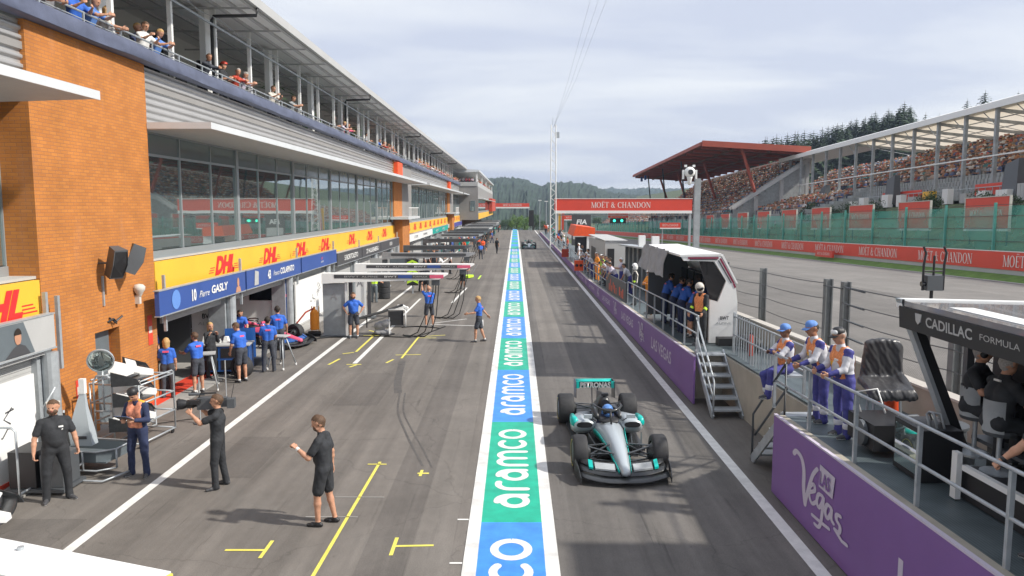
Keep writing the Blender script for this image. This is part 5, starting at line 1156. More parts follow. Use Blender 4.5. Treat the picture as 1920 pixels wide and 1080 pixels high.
def capx(b, J, m_='black', s=1., peak=True, back=False, front=None):
    hc, hr, hf, hu = J['head']; hd = lambda x, y, z: hc+(hr*x+hf*y+hu*z)*s
    pr = [(hd(0,-.02,.055), hd(0,.0,.06), .098, .094, 0), (hd(-.01,.02,.085), hd(.01,.02,.085), .07, .07, 0)]
    o = kid(b, pr, 'cap', [m_], res=.012, cut=None)
    bm = bmesh.new(); bm.from_mesh(o.data); n = Vector(hu); p = Vector(hd(0,0,.035)); bmesh.ops.bisect_plane(bm, geom=bm.verts[:]+bm.edges[:]+bm.faces[:], plane_co=p, plane_no=n, clear_inner=True); bm.to_mesh(o.data); bm.free()
    if peak:
        q = -1 if back else 1; g = MB(); top = []
        for k in range(9):
            a = R(-62+15.5*k); top.append((k, a))
        inn = [hd(.088*math.sin(a), q*.092*math.cos(a)*.95, .040) for _, a in top]; outp = [hd(.092*math.sin(a), q*(.088+.085*math.cos(a)), .030-.012*math.sin(abs(a))) for _, a in top]
        g.loft([inn, outp, [v-np.array(hu)*.008 for v in outp], [v-np.array(hu)*.008 for v in inn]], cap=False, closed=False); g.build('cap_peak', front or m_, o, smooth=True)
    return o
def headset(b, J, s=1.):
    hc, hr, hf, hu = J['head']; hd = lambda x, y, z: hc+(hr*x+hf*y+hu*z)*s; g = MB(); g.tube([hd(.105*math.cos(R(a)),-.01,.02+.10*math.sin(R(a))) for a in range(0,181,15)], .012, 6)
    for sd in (-1,1): g.lathe(hd(sd*.088,-.01,.0), hr*sd, [(0,.045),(.035,.045),(.045,.03)], 12, cap=True)
    g.tube([hd(-.11,.0,-.01), hd(-.09,.07,-.05), hd(-.03,.11,-.055)], .006, 5); return g.build('headset', 'black', b, smooth=True)
def vest(b, J, m_, s=1., bl=1.):
    rt, fw, sp = J['ax']; hip = J['hip']; sh = J['sh']; P = []; bl = J['bl']
    for sd in (-1,1):
        P += [(hip+rt*sd*.065*s+sp*.06*s, hip+rt*sd*.08*s+sp*.36*s, .113*s*bl, .129*s*bl, 0), (hip+rt*sd*.08*s+sp*.36*s, sh+rt*sd*.09*s-sp*.0*s, .129*s*bl, .085*s, 0)]
    o = kid(b, P, 'tabard', m_, res=.018, k=.02); bm = bmesh.new(); bm.from_mesh(o.data)
    for pc, pn in ((hip+sp*.03*s, sp),(sh+rt*.155*s,-rt),(sh-rt*.155*s,rt),(sh+sp*.075*s,-sp)):
        bmesh.ops.bisect_plane(bm, geom=bm.verts[:]+bm.edges[:]+bm.faces[:], plane_co=Vector(pc), plane_no=Vector(pn), clear_inner=True)
    bm.to_mesh(o.data); bm.free(); return o
def front_print(b, J, items, s=1., off=.135):
    """small flat prints on the chest: (x, z, w, h, material)"""
    rt, fw, sp = J['ax']; 
    for (x, z, w, hh, m_, nm, o_) in items:
        c = J['hip']+sp*z*s+rt*x*s; dd = 1 if o_ > 0 else -1
        g = MB(); q = [c+fw*(abs(o_)*dd)*s+rt*sx*w/2+sp*sz*hh/2 for sx, sz in ((-1,-1),(1,-1),(1,1),(-1,1))]; g.loft([q, [v-fw*dd*.025 for v in q]]); g.build(nm, m_, b)
def face_to(dx, dy): return math.atan2(-dx, dy)   # rotation so that local +Y points along (dx,dy)
REST = ((-.22,.08,-1),(-.02,.28,-1)); RESTR = ((.22,.08,-1),(.02,.28,-1))
# --- people standing on the pit lane
b, J = person('man in black polo and shorts crossing the lane beside the yellow line, one fist raised', (-3.18,12.3,0), face_to(-1,.12), .0125, h=1.88, build=1.03, shirt='cloth_black', trous='cloth_black', legs='shorts', hair='hair_brown', shoe='black',
    lean=.05, hp=.22, aL=((-.3,.42,-.8),(.1,.8,.62)), aR=((.25,-.22,-1),(.10,.02,-1)), lL=((-.03,.20,-1),(.0,.0,-1)), lR=((.03,-.06,-1),(.0,-.22,-1)), curl=(1.3,.5), palmL=(.3,0,-1), sock=None, beard=True)
a, el, wr, d1 = J['hand'][-1]; kid(b, [(wr-d1*.02, wr-d1*.035, .034, .034, 0)], 'wristband', 'tent_white', .01)
rt, fw, sp = J['ax']; kid(b, [(J['hip']+rt*.15+sp*.02-fw*.03, J['hip']+rt*.15+sp*.13-fw*.03, .045, .045, 0)], 'radio', 'black', .012)
kid(b, [(J['hip']+rt*.13+fw*.04-sp*.0, J['hip']+rt*.13+fw*.05+sp*.26, .006, .006, 0), (J['nk']+rt*.05+fw*.04, J['hip']+rt*.13+fw*.05+sp*.26, .006, .006, 0)], 'lanyard', 'tent_white', .008, k=.004)
b, J = person('heavy man in black polo and black trousers standing by the rack at the left edge', (-8.3,13.35,0), face_to(.62,-.78), .0125, h=1.86, build=1.2, shirt='cloth_black', trous='cloth_black', hair='hair_brown', hy=-.5, beard=True,
    aL=((-.38,.05,-1),(-.12,.22,-1)), aR=((.42,.12,-1),(.12,.35,-1)), lL=((-.14,.05,-1),(-.04,-.03,-1)), lR=((.16,.06,-1),(.04,-.04,-1)), curl=(.9,.8), foot=(-.5,.25))
front_print(b, J, [(-.09,.40,.075,.03,'tent_white','chest_logo',.155),(-.09,.35,.06,.02,'tent_white','chest_logo',.155)])
b, J = person('cameraman in black shirt and trousers filming to the left beside the white line', (-5.62,14.0,0), face_to(-1,-.12), .0125, h=1.80, build=1.02, shirt='cloth_black', trous='cloth_black', hair='hair_brown', shoe='shoe', sock=None, lean=-.04, hy=.08,
    aL=((-.15,.85,-.35),(.22,.75,.75)), aR=((.25,.85,-.15),(-.05,.6,.8)), lL=((-.08,.10,-1),(-.02,-.02,-1)), lR=((.10,-.05,-1),(.02,-.16,-1)), curl=(1.2,1.2), foot=(-.5,.3))
kid(b, [(J['hip']+J['ax'][0]*.16, J['hip']+J['ax'][0]*.16+J['ax'][2]*.1, .045, .045, 0)], 'belt_pack', 'black', .012); kid(b, [(J['hip']+J['ax'][0]*.205+J['ax'][2]*.04, J['hip']+J['ax'][0]*.21+J['ax'][2]*.09, .012, .012, 0)], 'belt_light', 'glow_green', .008)
bc = thing('broadcast_camera', 'shoulder camera carried by the cameraman, black with a fat lens', 'camera', (-5.84,14.04,1.56), face_to(-1,-.18))
g = MB(); g.box((.02,-.25,-.06),(.17,.16,.13)).box((.04,-.38,-.03),(.15,-.255,.12)).build('camera_body', 'dark_steel', bc)
MB().lathe((.09,.16,.03),(0,1,0),[(0,.05),(.06,.06),(.07,.07),(.18,.07),(.19,.062),(.27,.085),(.33,.088)],16,cap=True).build('lens', 'black', bc, smooth='auto')
MB().box((.02,.33+.16,-.05),(.17,.36+.16,.11)).build('matte_box', 'black', bc); MB().tube([(.09,-.2,.13),(.09,-.18,.2),(.09,.1,.2),(.09,.13,.13)], .014, 6).build('carry_handle', 'black', bc)
MB().box((-.10,.08,.06),(.01,.24,.12)).build('viewfinder', 'black', bc); MB().tube([(.2,.05,.16),(.2,.34,.17)], [.022,.028], 8).build('microphone', 'dark_steel', bc); MB().box((.0,-.52,-.05),(.16,-.385,.10)).build('battery', 'dark_steel', bc); MB().tube([(.1,-.45,.1),(.15,-.5,.33)], .006, 5).build('aerial', 'black', bc)
bc.scale = (1.1,1.0,1.15)
mat('tabard_print', (.70,.24,.14), rough=.7, var=.6, vscale=9)
b, J = person('marshal in pink and orange tabard over navy reading papers by the front wings', (-7.45,14.65,0), face_to(-.15,-1), .0125, h=1.80, build=1.0, shirt='cloth_navy', trous='cloth_navy', hair='hair_dark', shoe='shoe', sleeve='long', hp=.5, sock='sole',
    aL=((-.30,.20,-1),(.55,.8,.15)), aR=((.30,.22,-1),(-.5,.8,.1)), lL=((-.12,.08,-1),(-.03,-.04,-1)), lR=((.14,.05,-1),(.03,-.03,-1)), curl=(.8,.8), foot=(-.3,.25))
vest(b, J, 'tabard_print'); rt, fw, sp = J['ax']; o = kid(b, [(J['sh']-rt*.15+sp*.05, J['sh']-rt*.04+sp*.085-fw*.0, .03, .03, 0),(J['sh']+rt*.15+sp*.05, J['sh']+rt*.04+sp*.085, .03, .03, 0)], 'shoulder_piping', 'dhl_yellow', .014)
hc, hr, hf, hu = J['head']; kid(b, [(hc-hf*.02+hu*.05, hc+hu*.065, .104, .098, 0)], 'beanie', 'black', .012)
cl = thing('clipboard', 'dark clipboard with papers held by the marshal in the tabard', 'clipboard', (-7.52,14.28,1.22), face_to(-.15,-1)); MB().hexa([(-.15,-.10,-.02),(.15,-.10,-.02),(.15,.12,.10),(-.15,.12,.10),(-.15,-.105,-.01),(.15,-.105,-.01),(.15,.115,.11),(-.15,.115,.11)]).build('board', 'banner_dark', cl); MB().hexa([(-.13,-.09,-.003),(.13,-.09,-.003),(.13,.09,.097),(-.13,.09,.097),(-.13,-.095,.004),(.13,-.095,.004),(.13,.085,.104),(-.13,.085,.104)]).build('paper', 'cap_blue', cl)
BL = dict(shirt='kit_blue', trous='cloth_dark', shoe='shoe')
def crew(label, loc, rz, res=.018, hs=False, back=True, **kw):
    k_ = dict(BL); k_.update(kw); b, J = person(label, loc, rz, res, 'team crew in blue shirts', **k_)
    if hs: headset(b, J)
    if back: front_print(b, J, [(0,.42,.16,.05,'pink','back_print',-.135)])
    return b, J
crew('woman mechanic with light hair and blue shirt nearest the brick pier at the open garage', (-9.62,20.7,.03), face_to(-.25,1), h=1.68, female=True, hair='hair_blond', hairlen='long', aL=((-.25,.3,-1),(.1,.8,-.1)), aR=((.22,.1,-1),(.0,.3,-1)))
crew('mechanic in blue shirt and shorts working at the silver trolley, back to the lane', (-9.05,21.35,.0), face_to(-.75,.5), h=1.76, legs='shorts', hair='hair_brown', lean=.12, aL=((-.2,.6,-.7),(.1,1,-.1)), aR=((.2,.6,-.7),(-.1,1,-.1)))
b, J = person('woman in black with long hair holding her hands to her face inside the garage', (-9.45,23.3,.03), face_to(.8,-.5), .018, h=1.72, female=True, shirt='cloth_black', trous='cloth_black', hair='hair_blond', hairlen='long', sleeve='long', aL=((-.25,.35,-1),(.3,.25,1)), aR=((.25,.35,-1),(-.3,.25,1)), hy=-.2)
crew('bald man in blue shirt and shorts looking down beside the blue tool cabinet', (-8.3,22.75,0), face_to(-.9,.45), h=1.84, legs='shorts', hair='hair_brown', lean=.18, hp=.4, aL=((-.15,.25,-1),(.1,.35,-1)), aR=((.15,.2,-1),(-.1,.35,-1)), build=1.08)
crew('mechanic in blue shirt and long trousers, back turned, near the racing car nose', (-7.95,24.2,0), face_to(-.35,1), h=1.80, aL=((-.2,.2,-1),(.2,.7,-.5)), aR=((.2,.2,-1),(-.2,.7,-.5)), hair='hair_dark', lL=((-.12,0,-1),(-.02,0,-1)), lR=((.12,0,-1),(.02,0,-1)))
crew('tall mechanic in blue shirt standing just behind another beside the racing car', (-8.25,26.2,0), face_to(-.4,1), h=1.88, hair='hair_dark', aL=((-.35,.2,-1),(-.1,.4,-1)), aR=((.35,.1,-1),(.1,.5,-1)))
crew('mechanic in blue shirt leaning over the racing car in the second garage', (-9.9,27.0,.0), face_to(.5,-.9), h=1.76, lean=.5, hair='hair_dark', aL=((-.2,.6,-1),(.1,.7,-.8)), aR=((.2,.6,-1),(-.1,.7,-.8)))
crew('mechanic in blue standing in the dark of the first garage', (-11.0,22.6,.0), face_to(.5,-.6), h=1.78, back=False, hair='hair_brown')
crew('broad bearded man in blue with hands on hips by the white boom', (-6.55,30.6,0), face_to(.12,-1), build=1.12, h=1.86, legs='shorts', hair='hair_brown', beard=True, back=False, aL=((-.75,-.1,-.75),(.5,.35,-.8)), aR=((.75,-.1,-.75),(-.5,.35,-.8)), lL=((-.1,.02,-1),(.0,-.03,-1)), lR=((.1,.0,-1),(.02,-.03,-1)))
crew("man in blue shirt reaching up to the hoses at the white boom's tip", (-3.80,33.4,0), face_to(-.35,1), h=1.85, legs='shorts', hairlen='none', aL=((-.2,.8,.5),(.0,.35,1)), aR=((.2,.4,-1),(.0,.9,.1)), lL=((-.1,.06,-1),(-.02,-.1,-1)), lR=((.1,-.05,-1),(.02,-.1,-1)))
crew('man in blue shirt walking left in mid lane, both arms held out low', (-1.42,29.7,0), face_to(-1,.05), h=1.84, legs='shorts', hair='hair_blond', hairlen='short', aL=((-.3,.55,-.9),(-.1,1,-.15)), aR=((.5,-.55,-.9),(.2,-.7,-.8)), lL=((-.05,.28,-1),(.0,.05,-1)), lR=((.05,-.15,-1),(.0,-.35,-1)), curl=(.3,.3), hp=.15)
b, J = person('steward in a yellow high visibility top walking behind the white boom', (-7.85,42.2,0), face_to(.3,1), .024, h=1.76, shirt='hivis', trous='door_grey', hair='hair_brown', lean=.3, aR=((.3,.5,-.8),(0,1,-.3)))
# --- distant crews down the lane: a few builds, recoloured copies
def recolour(o, slots):
    for i, m_ in slots.items(): o.material_slots[i].link = 'OBJECT'; o.material_slots[i].material = MATS[m_]
FAR = [figure(.032, h=1.78, **BL), figure(.032, h=1.76, legs='shorts', aL=((-.2,.6,-.8),(0,1,.1)), aR=((.2,.5,-.8),(0,1,.2)), **BL), figure(.032, h=1.72, lean=.55, aL=((-.2,.4,-1),(0,.5,-1)), aR=((.2,.4,-1),(0,.5,-1)), lL=((-.1,.3,-1),(-.02,-.25,-1)), lR=((.1,.1,-1),(.02,-.3,-1)), **BL), figure(.032, h=1.80, lL=((-.05,.3,-1),(0,.05,-1)), lR=((.05,-.15,-1),(0,-.3,-1)), **BL)]
def far(k, loc, rz, label, shirt, trous, hair='hair_brown', skin='skin', group=None, sc=1.):
    o = bpy.data.objects.new('person', FAR[k][0]); COL.objects.link(o); o.location = loc; o.rotation_euler = (0,0,rz); o.scale = (sc,)*3; recolour(o, {1:shirt, 2:trous, 4:hair, 0:skin, 5:shirt}); return tag(o, label, 'person', group)
pr_ = random.Random(5)
for (px, py, k, sh, tr, lab) in ((790,545,2,'cloth_black','cloth_black','crouching crew member in black under the white boom, left one'),(800,548,1,'cloth_dark','cloth_black','crew member in dark shorts under the white boom, right one'),(868,540,1,'cloth_dark','cloth_black','crew member in dark shirt beside the hoses of the second boom'),
    (832,515,2,'tent_white','cloth_black','crew member in a white shirt bending beyond the second white boom'),(845,512,0,'overall_white','cloth_black','crew member in a white shirt standing beyond the second white boom'),(798,510,2,'tarp','cloth_dark','crew member in grey beyond the white booms, left of the chevron board'),(815,508,0,'cloth_dark','cloth_dark','crew member in dark grey just left of the yellow chevron board'),
    (932,474,3,'cloth_black','cloth_black','lone man in black walking in mid lane among the far pit boxes'),(876,468,0,'overall_white','tent_white','mechanic in white overalls with white helmet among the far pit boxes'),(871,462,1,'overall_white','red_banner','mechanic in white and red overalls with arms out in the far pit boxes')):
    P_ = (( px-966)/(py-388)*5.3, 1430*5.3/(py-388)*.99, 0)
    o = far(k, P_, face_to(pr_.uniform(-1,1), pr_.uniform(-1,1)), lab, sh, tr)
    if 'helmet' in lab: MB().lathe((0,.02,1.66),(0,0,1),[(-.16,.1),(-.1,.16),(0,.18),(.1,.14),(.16,.02)],10).build('helmet', 'tent_white', o, smooth=True)
cols_ = [('teal','cloth_dark'),('cloth_dark','cloth_dark'),('crowd_red','cloth_black'),('overall_white','cloth_dark'),('cloth_black','cloth_black'),('orange_red','cloth_dark'),('kit_blue','cloth_dark'),('navy','cloth_navy'),('teal','teal')]
for i in range(46):
    Y = 72+i*2.0+pr_.uniform(-1,1); X = pr_.uniform(-8.6,-3.3); s_, t__ = pr_.choice(cols_)
    far(pr_.randrange(4), (X,Y,0), pr_.uniform(0,6.28), 'tiny team member among the crowded far pit boxes', s_, t__, pr_.choice(['hair_dark','hair_brown','tent_white']), group='crews at the far pit boxes')
# --- spectators on the terrace
TER = [figure(.026, h=1.72, lean=.35, sleeve='short', aL=((-.15,.9,-.5),(.45,.8,.15)), aR=((.15,.9,-.5),(-.45,.8,.15)), hp=.2), figure(.026, h=1.74, lean=.2, aL=((-.2,.7,-.7),(.4,.9,.3)), aR=((.2,.8,-.6),(-.3,.9,.4)), hp=.25), figure(.026, h=1.66, lean=.25, female=True, hairlen='long', aL=((-.1,.8,-.7),(.3,.9,-.1)), aR=((.1,.8,-.7),(-.3,.9,-.1))), figure(.026, h=1.78, lean=.05, aL=((-.25,.3,-1),(.3,.9,.1)), aR=((.25,.3,-1),(-.3,.9,.2)), hy=.4), figure(.026, h=1.72, lean=.4, sleeve='long', hy=-.5, aL=((-.15,.9,-.4),(.6,.6,0)), aR=((.15,.9,-.4),(-.6,.6,0)))]
def ter(px, k, shirt, hair, label=None, skin='skin', dx=0., group=None, hat=None, X=-10.24):
    Y = -X*1430/(966-px)*1.004; o = bpy.data.objects.new('person', TER[k][0]); COL.objects.link(o); o.location = (X-dx,Y,8.60); o.rotation_euler = (0,0,face_to(1,pr_.uniform(-.5,.2)))
    recolour(o, {1:shirt, 5:shirt, 4:hair, 0:skin}); tag(o, label, 'person', group)
    if hat: hc = TER[k][1]['head'][0]; MB().lathe(hc+np.array([0,.02,.05]),(0,0,1),[(0,.125),(.04,.12),(.09,.08),(.115,.01)],12).build('cap', hat, o, smooth=True)
    return o
for a_ in ((108,2,'tarp','hair_grey','spectator with grey hair at the top left end of the terrace rail'),(158,1,'kit_blue','hair_brown','spectator in a blue shirt holding both arms out over the terrace rail'),(182,0,'cap_blue','hair_blond','sunlit spectator leaning out beside the blue shirted one on the terrace'),
    (208,2,'tent_under','hair_blond','blonde woman in pale top leaning on the terrace rail above the brick pier','skin'),(238,3,'cloth_dark','hair_brown','spectator partly hidden behind a white terrace column above the brick pier','skin',.35),(281,1,'tent_white','hair_brown','man in a white shirt leaning over the terrace rail right of the brick pier'),
    (292,3,'cloth_navy','hair_blond','smiling spectator between the white shirt and the light blue shirt on the terrace','skin',.3),(301,0,'cap_blue','hair_blond','spectator in light blue bending over the terrace rail'),(390,4,'cloth_dark','hair_brown','tanned spectator in grey with folded arms on the terrace rail','skin_tan'),
    (432,3,'cloth_black','hair_dark','spectator in black with a red cap in front of the terrace drain pipe','skin',.1,None,'red_banner'),(445,4,'crowd_red','hair_grey','bald headed spectator in red low at the terrace rail'),(458,0,'lilac_print','hair_grey','white haired spectator in a lilac shirt at the terrace rail'),
    (514,1,'tent_under','hair_brown','spectator in beige beside a white column above the corrugated wall'),(547,0,'hoarding_grey','hair_brown','spectator in a pale shirt next to the tall potted palm'),(628,3,'tarp','hair_brown','spectator beside the bright green potted palm'),
    (642,0,'lilac_print','hair_blond','spectator in pink leaning close to another in pink on the terrace'),(650,4,'pink','hair_brown','spectator in rosy pink right of the pale pink one'),(690,3,'tarp','hair_dark','spectator in grey with dark hair left of the cluster on the far terrace'),(708,0,'kit_blue','hair_brown','spectator in blue between grey and white ones on the far terrace')):
    ter(*a_)
mcol = ['tent_under','crowd_red','overall_white','cloth_dark','lilac_print','tarp','orange_red','tent_white','cloth_navy','pink']
for i in range(7): ter(716+3.4*i+pr_.uniform(-1,1), pr_.randrange(5), pr_.choice(mcol), pr_.choice(['hair_brown','hair_dark','hair_blond']), 'spectator in the tight cluster above the first pier top coloured as sunlit brick', group='clustered terrace spectators')
for i in range(34): ter(780+2.35*i+pr_.uniform(-1,1), pr_.randrange(5), pr_.choice(mcol), pr_.choice(['hair_brown','hair_dark','hair_blond']), 'spectator among the packed row on the distant half of the terrace', group='distant terrace spectators')
for i in range(26):
    o = ter(700, pr_.randrange(5), pr_.choice(mcol), 'hair_brown', 'spectator on the terrace of the jutting far wing', group='spectators on the far wing'); o.location = (-7.2 if i > 8 else -12+.55*i, 138+(i-8)*4.2 if i > 8 else 137.0, 8.9); o.rotation_euler = (0,0,face_to(1 if i > 8 else 0,-.5))
# --- crew and marshals on the pit wall
def marshal(label, loc, rz, s_=1., **kw):
    def cf(C, mi, J):     # white chest and upper sleeves, blue collar, cuffs and waist
        sh, hip = J['sh'], J['hip']; m2 = mi.copy(); m2[(mi == 1) & (C[:,2] < hip[2]+.10)] = 2
        for sd in (-1,1):
            a, el, wr, d1 = J['hand'][sd]; t = ((C-el)@d1); near = np.linalg.norm(C-el-np.outer(t, d1), axis=1) < .085; m2[(mi == 5) & near & (t > .10)] = 2
            d0 = (el-a)/np.linalg.norm(el-a); t = ((C-a)@d0); near = np.linalg.norm(C-a-np.outer(t, d0), axis=1) < .09; m2[((mi == 5)|(mi == 1)) & near & (t < .08) & (t > -.05)] = 2
        return m2
    b, J = person(label, loc, rz, .0135, None, shirt='overall_white', trous='overall_blue', sleeve='two', sleeve_m='overall_white', shoe='shoe', cutf=cf, **kw); v = vest(b, J, 'vest_orange')
    rt, fw, sp = J['ax']; front_print(b, J, [(-.05,.36,.09,.03,'tent_white','vest_panel',.162),(.06,.29,.07,.06,'dhl_yellow','vest_panel',.160),(0,.20,.13,.03,'tent_white','vest_panel',.150)])
    for sd in (-1,1):
        k_, an = J['legs'][sd][1], J['legs'][sd][2]; c = an+(k_-an)*.28; kid(b, [(c, c+(k_-an)*.05, .074, .074, 0)], 'reflective_band', 'overall_white', .014)
    kid(b, [(J['sh']+rt*.115+sp*.03, J['sh']+rt*.10+fw*.1-sp*.22, .022, .022, 0),(J['sh']-rt*.115+sp*.03, J['sh']-rt*.10+fw*.1-sp*.22, .022, .022, 0)], 'vest_strap', 'orange_red', .012) if False else None
    return b, J
b, J = marshal('nearest marshal at the pit wall rail, in a black cap with white front', (5.42,12.35,pz(12.3)), face_to(-1,-.25), h=1.84, build=1.08, lean=.16, hy=.0, hp=.15, hair='hair_grey', skin='skin',
    aL=((-.15,.45,-1),(.25,1,-.35)), aR=((.15,.35,-1),(-.25,1,-.25)), lL=((-.1,.05,-1),(0,-.02,-1)), lR=((.1,-.02,-1),(0,-.06,-1)), curl=(1,1)); capx(b, J, 'black', 1.02); hc, hr, hf, hu = J['head']; kid(b, [(hc+hf*.058+hu*.085-hr*.028, hc+hf*.058+hu*.085+hr*.028, .046, .046, 0)], 'cap_front', 'tent_white', .01)
b, J = marshal('middle marshal leaning on the rail in a blue and red cap', (5.45,13.35,pz(13.3)), face_to(-1,-.1), h=1.84, build=1.05, lean=.3, hp=.05, hair='hair_dark', skin='skin_tan',
    aL=((-.15,.5,-1),(.2,1,-.45)), aR=((.15,.35,-1),(-.2,1,-.3)), curl=(1,1)); capx(b, J, 'cap_blue', 1.02, front='cap_blue'); hc, hr, hf, hu = J['head']; kid(b, [(hc+hr*.05-hf*.04+hu*.06, hc+hr*.06+hf*.02+hu*.05, .062, .055, 0)], 'cap_side', 'red_banner', .01)
b, J = marshal('marshal in a pale blue cap perched on the rail with folded arms', (5.32,14.75,pz(14.7)), face_to(-1,-.15), h=1.78, lean=.05, hy=.2, hair='hair_dark', skin='skin_dark', sit=.62,
    aL=((-.1,.75,-.7),(.95,.25,.12)), aR=((.1,.75,-.7),(-.95,.25,.2)), lL=((-.25,1,-.1),(0,.1,-1)), lR=((.2,1,-.45),(0,-.25,-1)), curl=(.8,.8)); capx(b, J, 'cap_blue', 1.0)
MB().box((-.02,-.22,.56),(.28,.22,.60)).build('perch', 'galv', None, loc=(5.3,14.75,pz(14.7))); tag(bpy.data.objects['perch'], 'flat metal perch the folded arm marshal sits on', 'seat')
for k, (x, y, ln, lab) in enumerate(((5.50,23.75,.5,'nearest of the blue shirted crew leaning into the white pit wall stand'),(5.46,24.9,.4,'second of the blue shirted crew leaning into the white pit wall stand'),(5.44,26.1,.45,'third of the blue shirted crew leaning into the white pit wall stand'),(5.42,27.5,.35,'farthest of the blue shirted crew leaning into the white pit wall stand'))):
    crew(lab, (x,y,pz(y)), face_to(1,.12*(k%2)), .018, hs=True, h=1.84, build=1.06, lean=ln, trous='cloth_navy', legs='shorts' if k == 0 else 'long', aL=((-.35,.8,-.6),(.0,1,-.2)), aR=((.35,.2,-1),(.0,.5,-1)))
def helmet(b, J, m_='tent_white'):
    hc, hr, hf, hu = J['head']; kid(b, [(hc+hu*.03-hf*.01, hc+hu*.05, .132, .125, 0), (hc-hf*.02-hu*.04, hc-hf*.02, .115, .12, 0)], 'helmet', m_, .014); kid(b, [(hc+hf*.08+hu*.01-hr*.04, hc+hf*.08+hu*.01+hr*.04, .06, .06, 0)], 'visor', 'black_gloss', .014)
def firem(label, loc, rz, v='vest_orange', hm='tent_white', **kw):
    b, J = person(label, loc, rz, .017, None, shirt='cloth_black', trous='cloth_black', sleeve='long', **kw); vest(b, J, v); helmet(b, J, hm)
    for sd in (-1,1):
        a, el, wr, d1 = J['hand'][sd]; kid(b, [(el+d1*.06, el+d1*.10, .056, .056, 0)], 'arm_band', 'hivis', .014)
    return b, J
firem('fire marshal with pale helmet and orange vest at the top of the metal steps', (5.42,22.1,pz(22)), face_to(-.6,-.5), h=1.84, hy=.7, hp=.4, aL=((-.2,.2,-1),(0,.6,-.6)), aR=((.2,.2,-1),(0,.5,-.7)), hm='tent_under')
firem('marshal in black with white helmet on the pit wall beside the man in orange', (5.3,33.6,pz(33)), face_to(-1,.2), h=1.82, v='tent_under')
b, J = person('man in bright orange overalls and white cap standing on the pit wall', (5.35,30.2,pz(30)), face_to(-1,-.35), .018, h=1.82, build=1.12, shirt='overall_orange', trous='overall_orange', sleeve='long', aL=((-.15,.5,-.8),(.9,.35,.1)), aR=((.15,.5,-.8),(-.9,.35,.2)), skin='skin_tan'); capx(b, J, 'tent_white')
for i, (y, sh, tr, k, lab) in enumerate(((40.2,'lilac_print','overall_blue',2,'leaning marshal in white and blue nearest the dark railing banner'),(41.6,'lilac_print','overall_blue',2,'second leaning marshal in white and blue beyond the dark banner'),(43.0,'overall_white','overall_blue',1,'third leaning marshal in pale top beyond the dark banner'),(44.6,'cloth_dark','cloth_dark',0,'marshal in dark clothes beside the yellow green equipment'),
    (49.5,'orange','orange',0,'distant marshal in orange on the pit wall by the service hut'),(52,'overall_white','overall_blue',2,'distant marshal in white shirt and blue trousers leaning over the rail'),(64,'overall_white','overall_white',0,'marshal in white by the orange roofed stand'),(78,'crowd_red','cloth_dark',0,'tiny figure in red on the far pit wall past the mast'),(84,'overall_white','cloth_dark',1,'tiny figure in white on the far pit wall past the mast'),(92,'crowd_red','cloth_dark',2,'tiny stooping figure in red beyond the lattice mast'))):
    o = far(k, (5.35,y,pz(y)), face_to(-1,pr_.uniform(-.4,.4)), lab, sh, tr, 'tent_white' if i in (5,6,8) else 'hair_dark')
for i, (y, x, k, sh, tr, hat) in enumerate(((38.9,5.9,2,'overall_white','overall_blue','hair_dark'),(42.3,5.9,1,'lilac_print','overall_blue','tent_white'),(43.9,5.35,2,'overall_white','overall_blue','hair_dark'),(46.0,5.3,3,'hivis','cloth_dark','hair_dark'),(47.6,5.4,1,'cloth_dark','hivis','tent_white'),(50.6,5.4,0,'orange','orange','tent_white'),(54.2,5.4,2,'lilac_print','overall_blue','tent_white'),(55.8,5.35,1,'cloth_dark','cloth_dark','hair_dark'),(58.5,5.4,2,'overall_white','overall_blue','tent_white'),(61,5.4,0,'cloth_dark','cloth_dark','hair_dark'))):
    far(k, (x,y,pz(y)), face_to(-1,pr_.uniform(-.4,.4)), 'member of the row of marshals and crew along the middle pit wall rail', sh, tr, hat, group='marshals along the middle pit wall')
for i in range(16): far(pr_.randrange(4), (pr_.uniform(5.3,6.6),96+i*3.2,pz(100)), pr_.uniform(0,6), 'tiny team member on the farthest stretch of pit wall', *pr_.choice(cols_), group='crews on the far pit wall')
# crew in the near dark stand
b, J = person('seated man in black with headset and sunglasses in the dark stand', (6.15,10.1,pz(9)), face_to(.6,-.75), .0135, h=1.80, shirt='cloth_black', trous='cloth_black', hair='hair_grey', hairlen='short', sit=.95, hy=.5, lean=.15, aL=((-.2,.5,-.8),(.3,.9,-.1)), aR=((.2,.5,-.8),(-.2,.9,-.1)), lL=((-.15,1,-.2),(0,0,-1)), lR=((.15,1,-.2),(0,0,-1))); headset(b, J)
hc, hr, hf, hu = J['head']; kid(b, [(hc+hf*.088+hu*.012-hr*.045, hc+hf*.088+hu*.012+hr*.045, .02, .02, 0)], 'sunglasses', 'black_gloss', .009, k=.005)
b, J = person('grey haired man in black seated with his back to the lane, dark stand', (5.95,9.25,pz(9)), face_to(.9,.1), .0135, h=1.82, build=1.08, shirt='cloth_black', trous='cloth_black', hair='hair_grey', sit=.95, lean=.18, aL=((-.2,.5,-.8),(.3,.9,-.1)), aR=((.2,.5,-.8),(-.2,.9,-.1)), lL=((-.15,1,-.2),(0,0,-1)), lR=((.15,1,-.2),(0,0,-1))); front_print(b, J, [(0,.50,.10,.025,'tent_white','back_print',-.11)])
b, J = person('man in black at the right edge gripping the near railing', (5.50,7.62,pz(7)), face_to(-.55,.8), .0125, h=1.86, build=1.1, shirt='cloth_black', trous='cloth_black', hair='hair_dark', skin='skin', aL=((-.35,.55,-.85),(-.3,.62,-.75)), aR=((.2,.1,-1),(0,.3,-1)), curl=(1.5,.6), palmL=(.2,.2,-1))
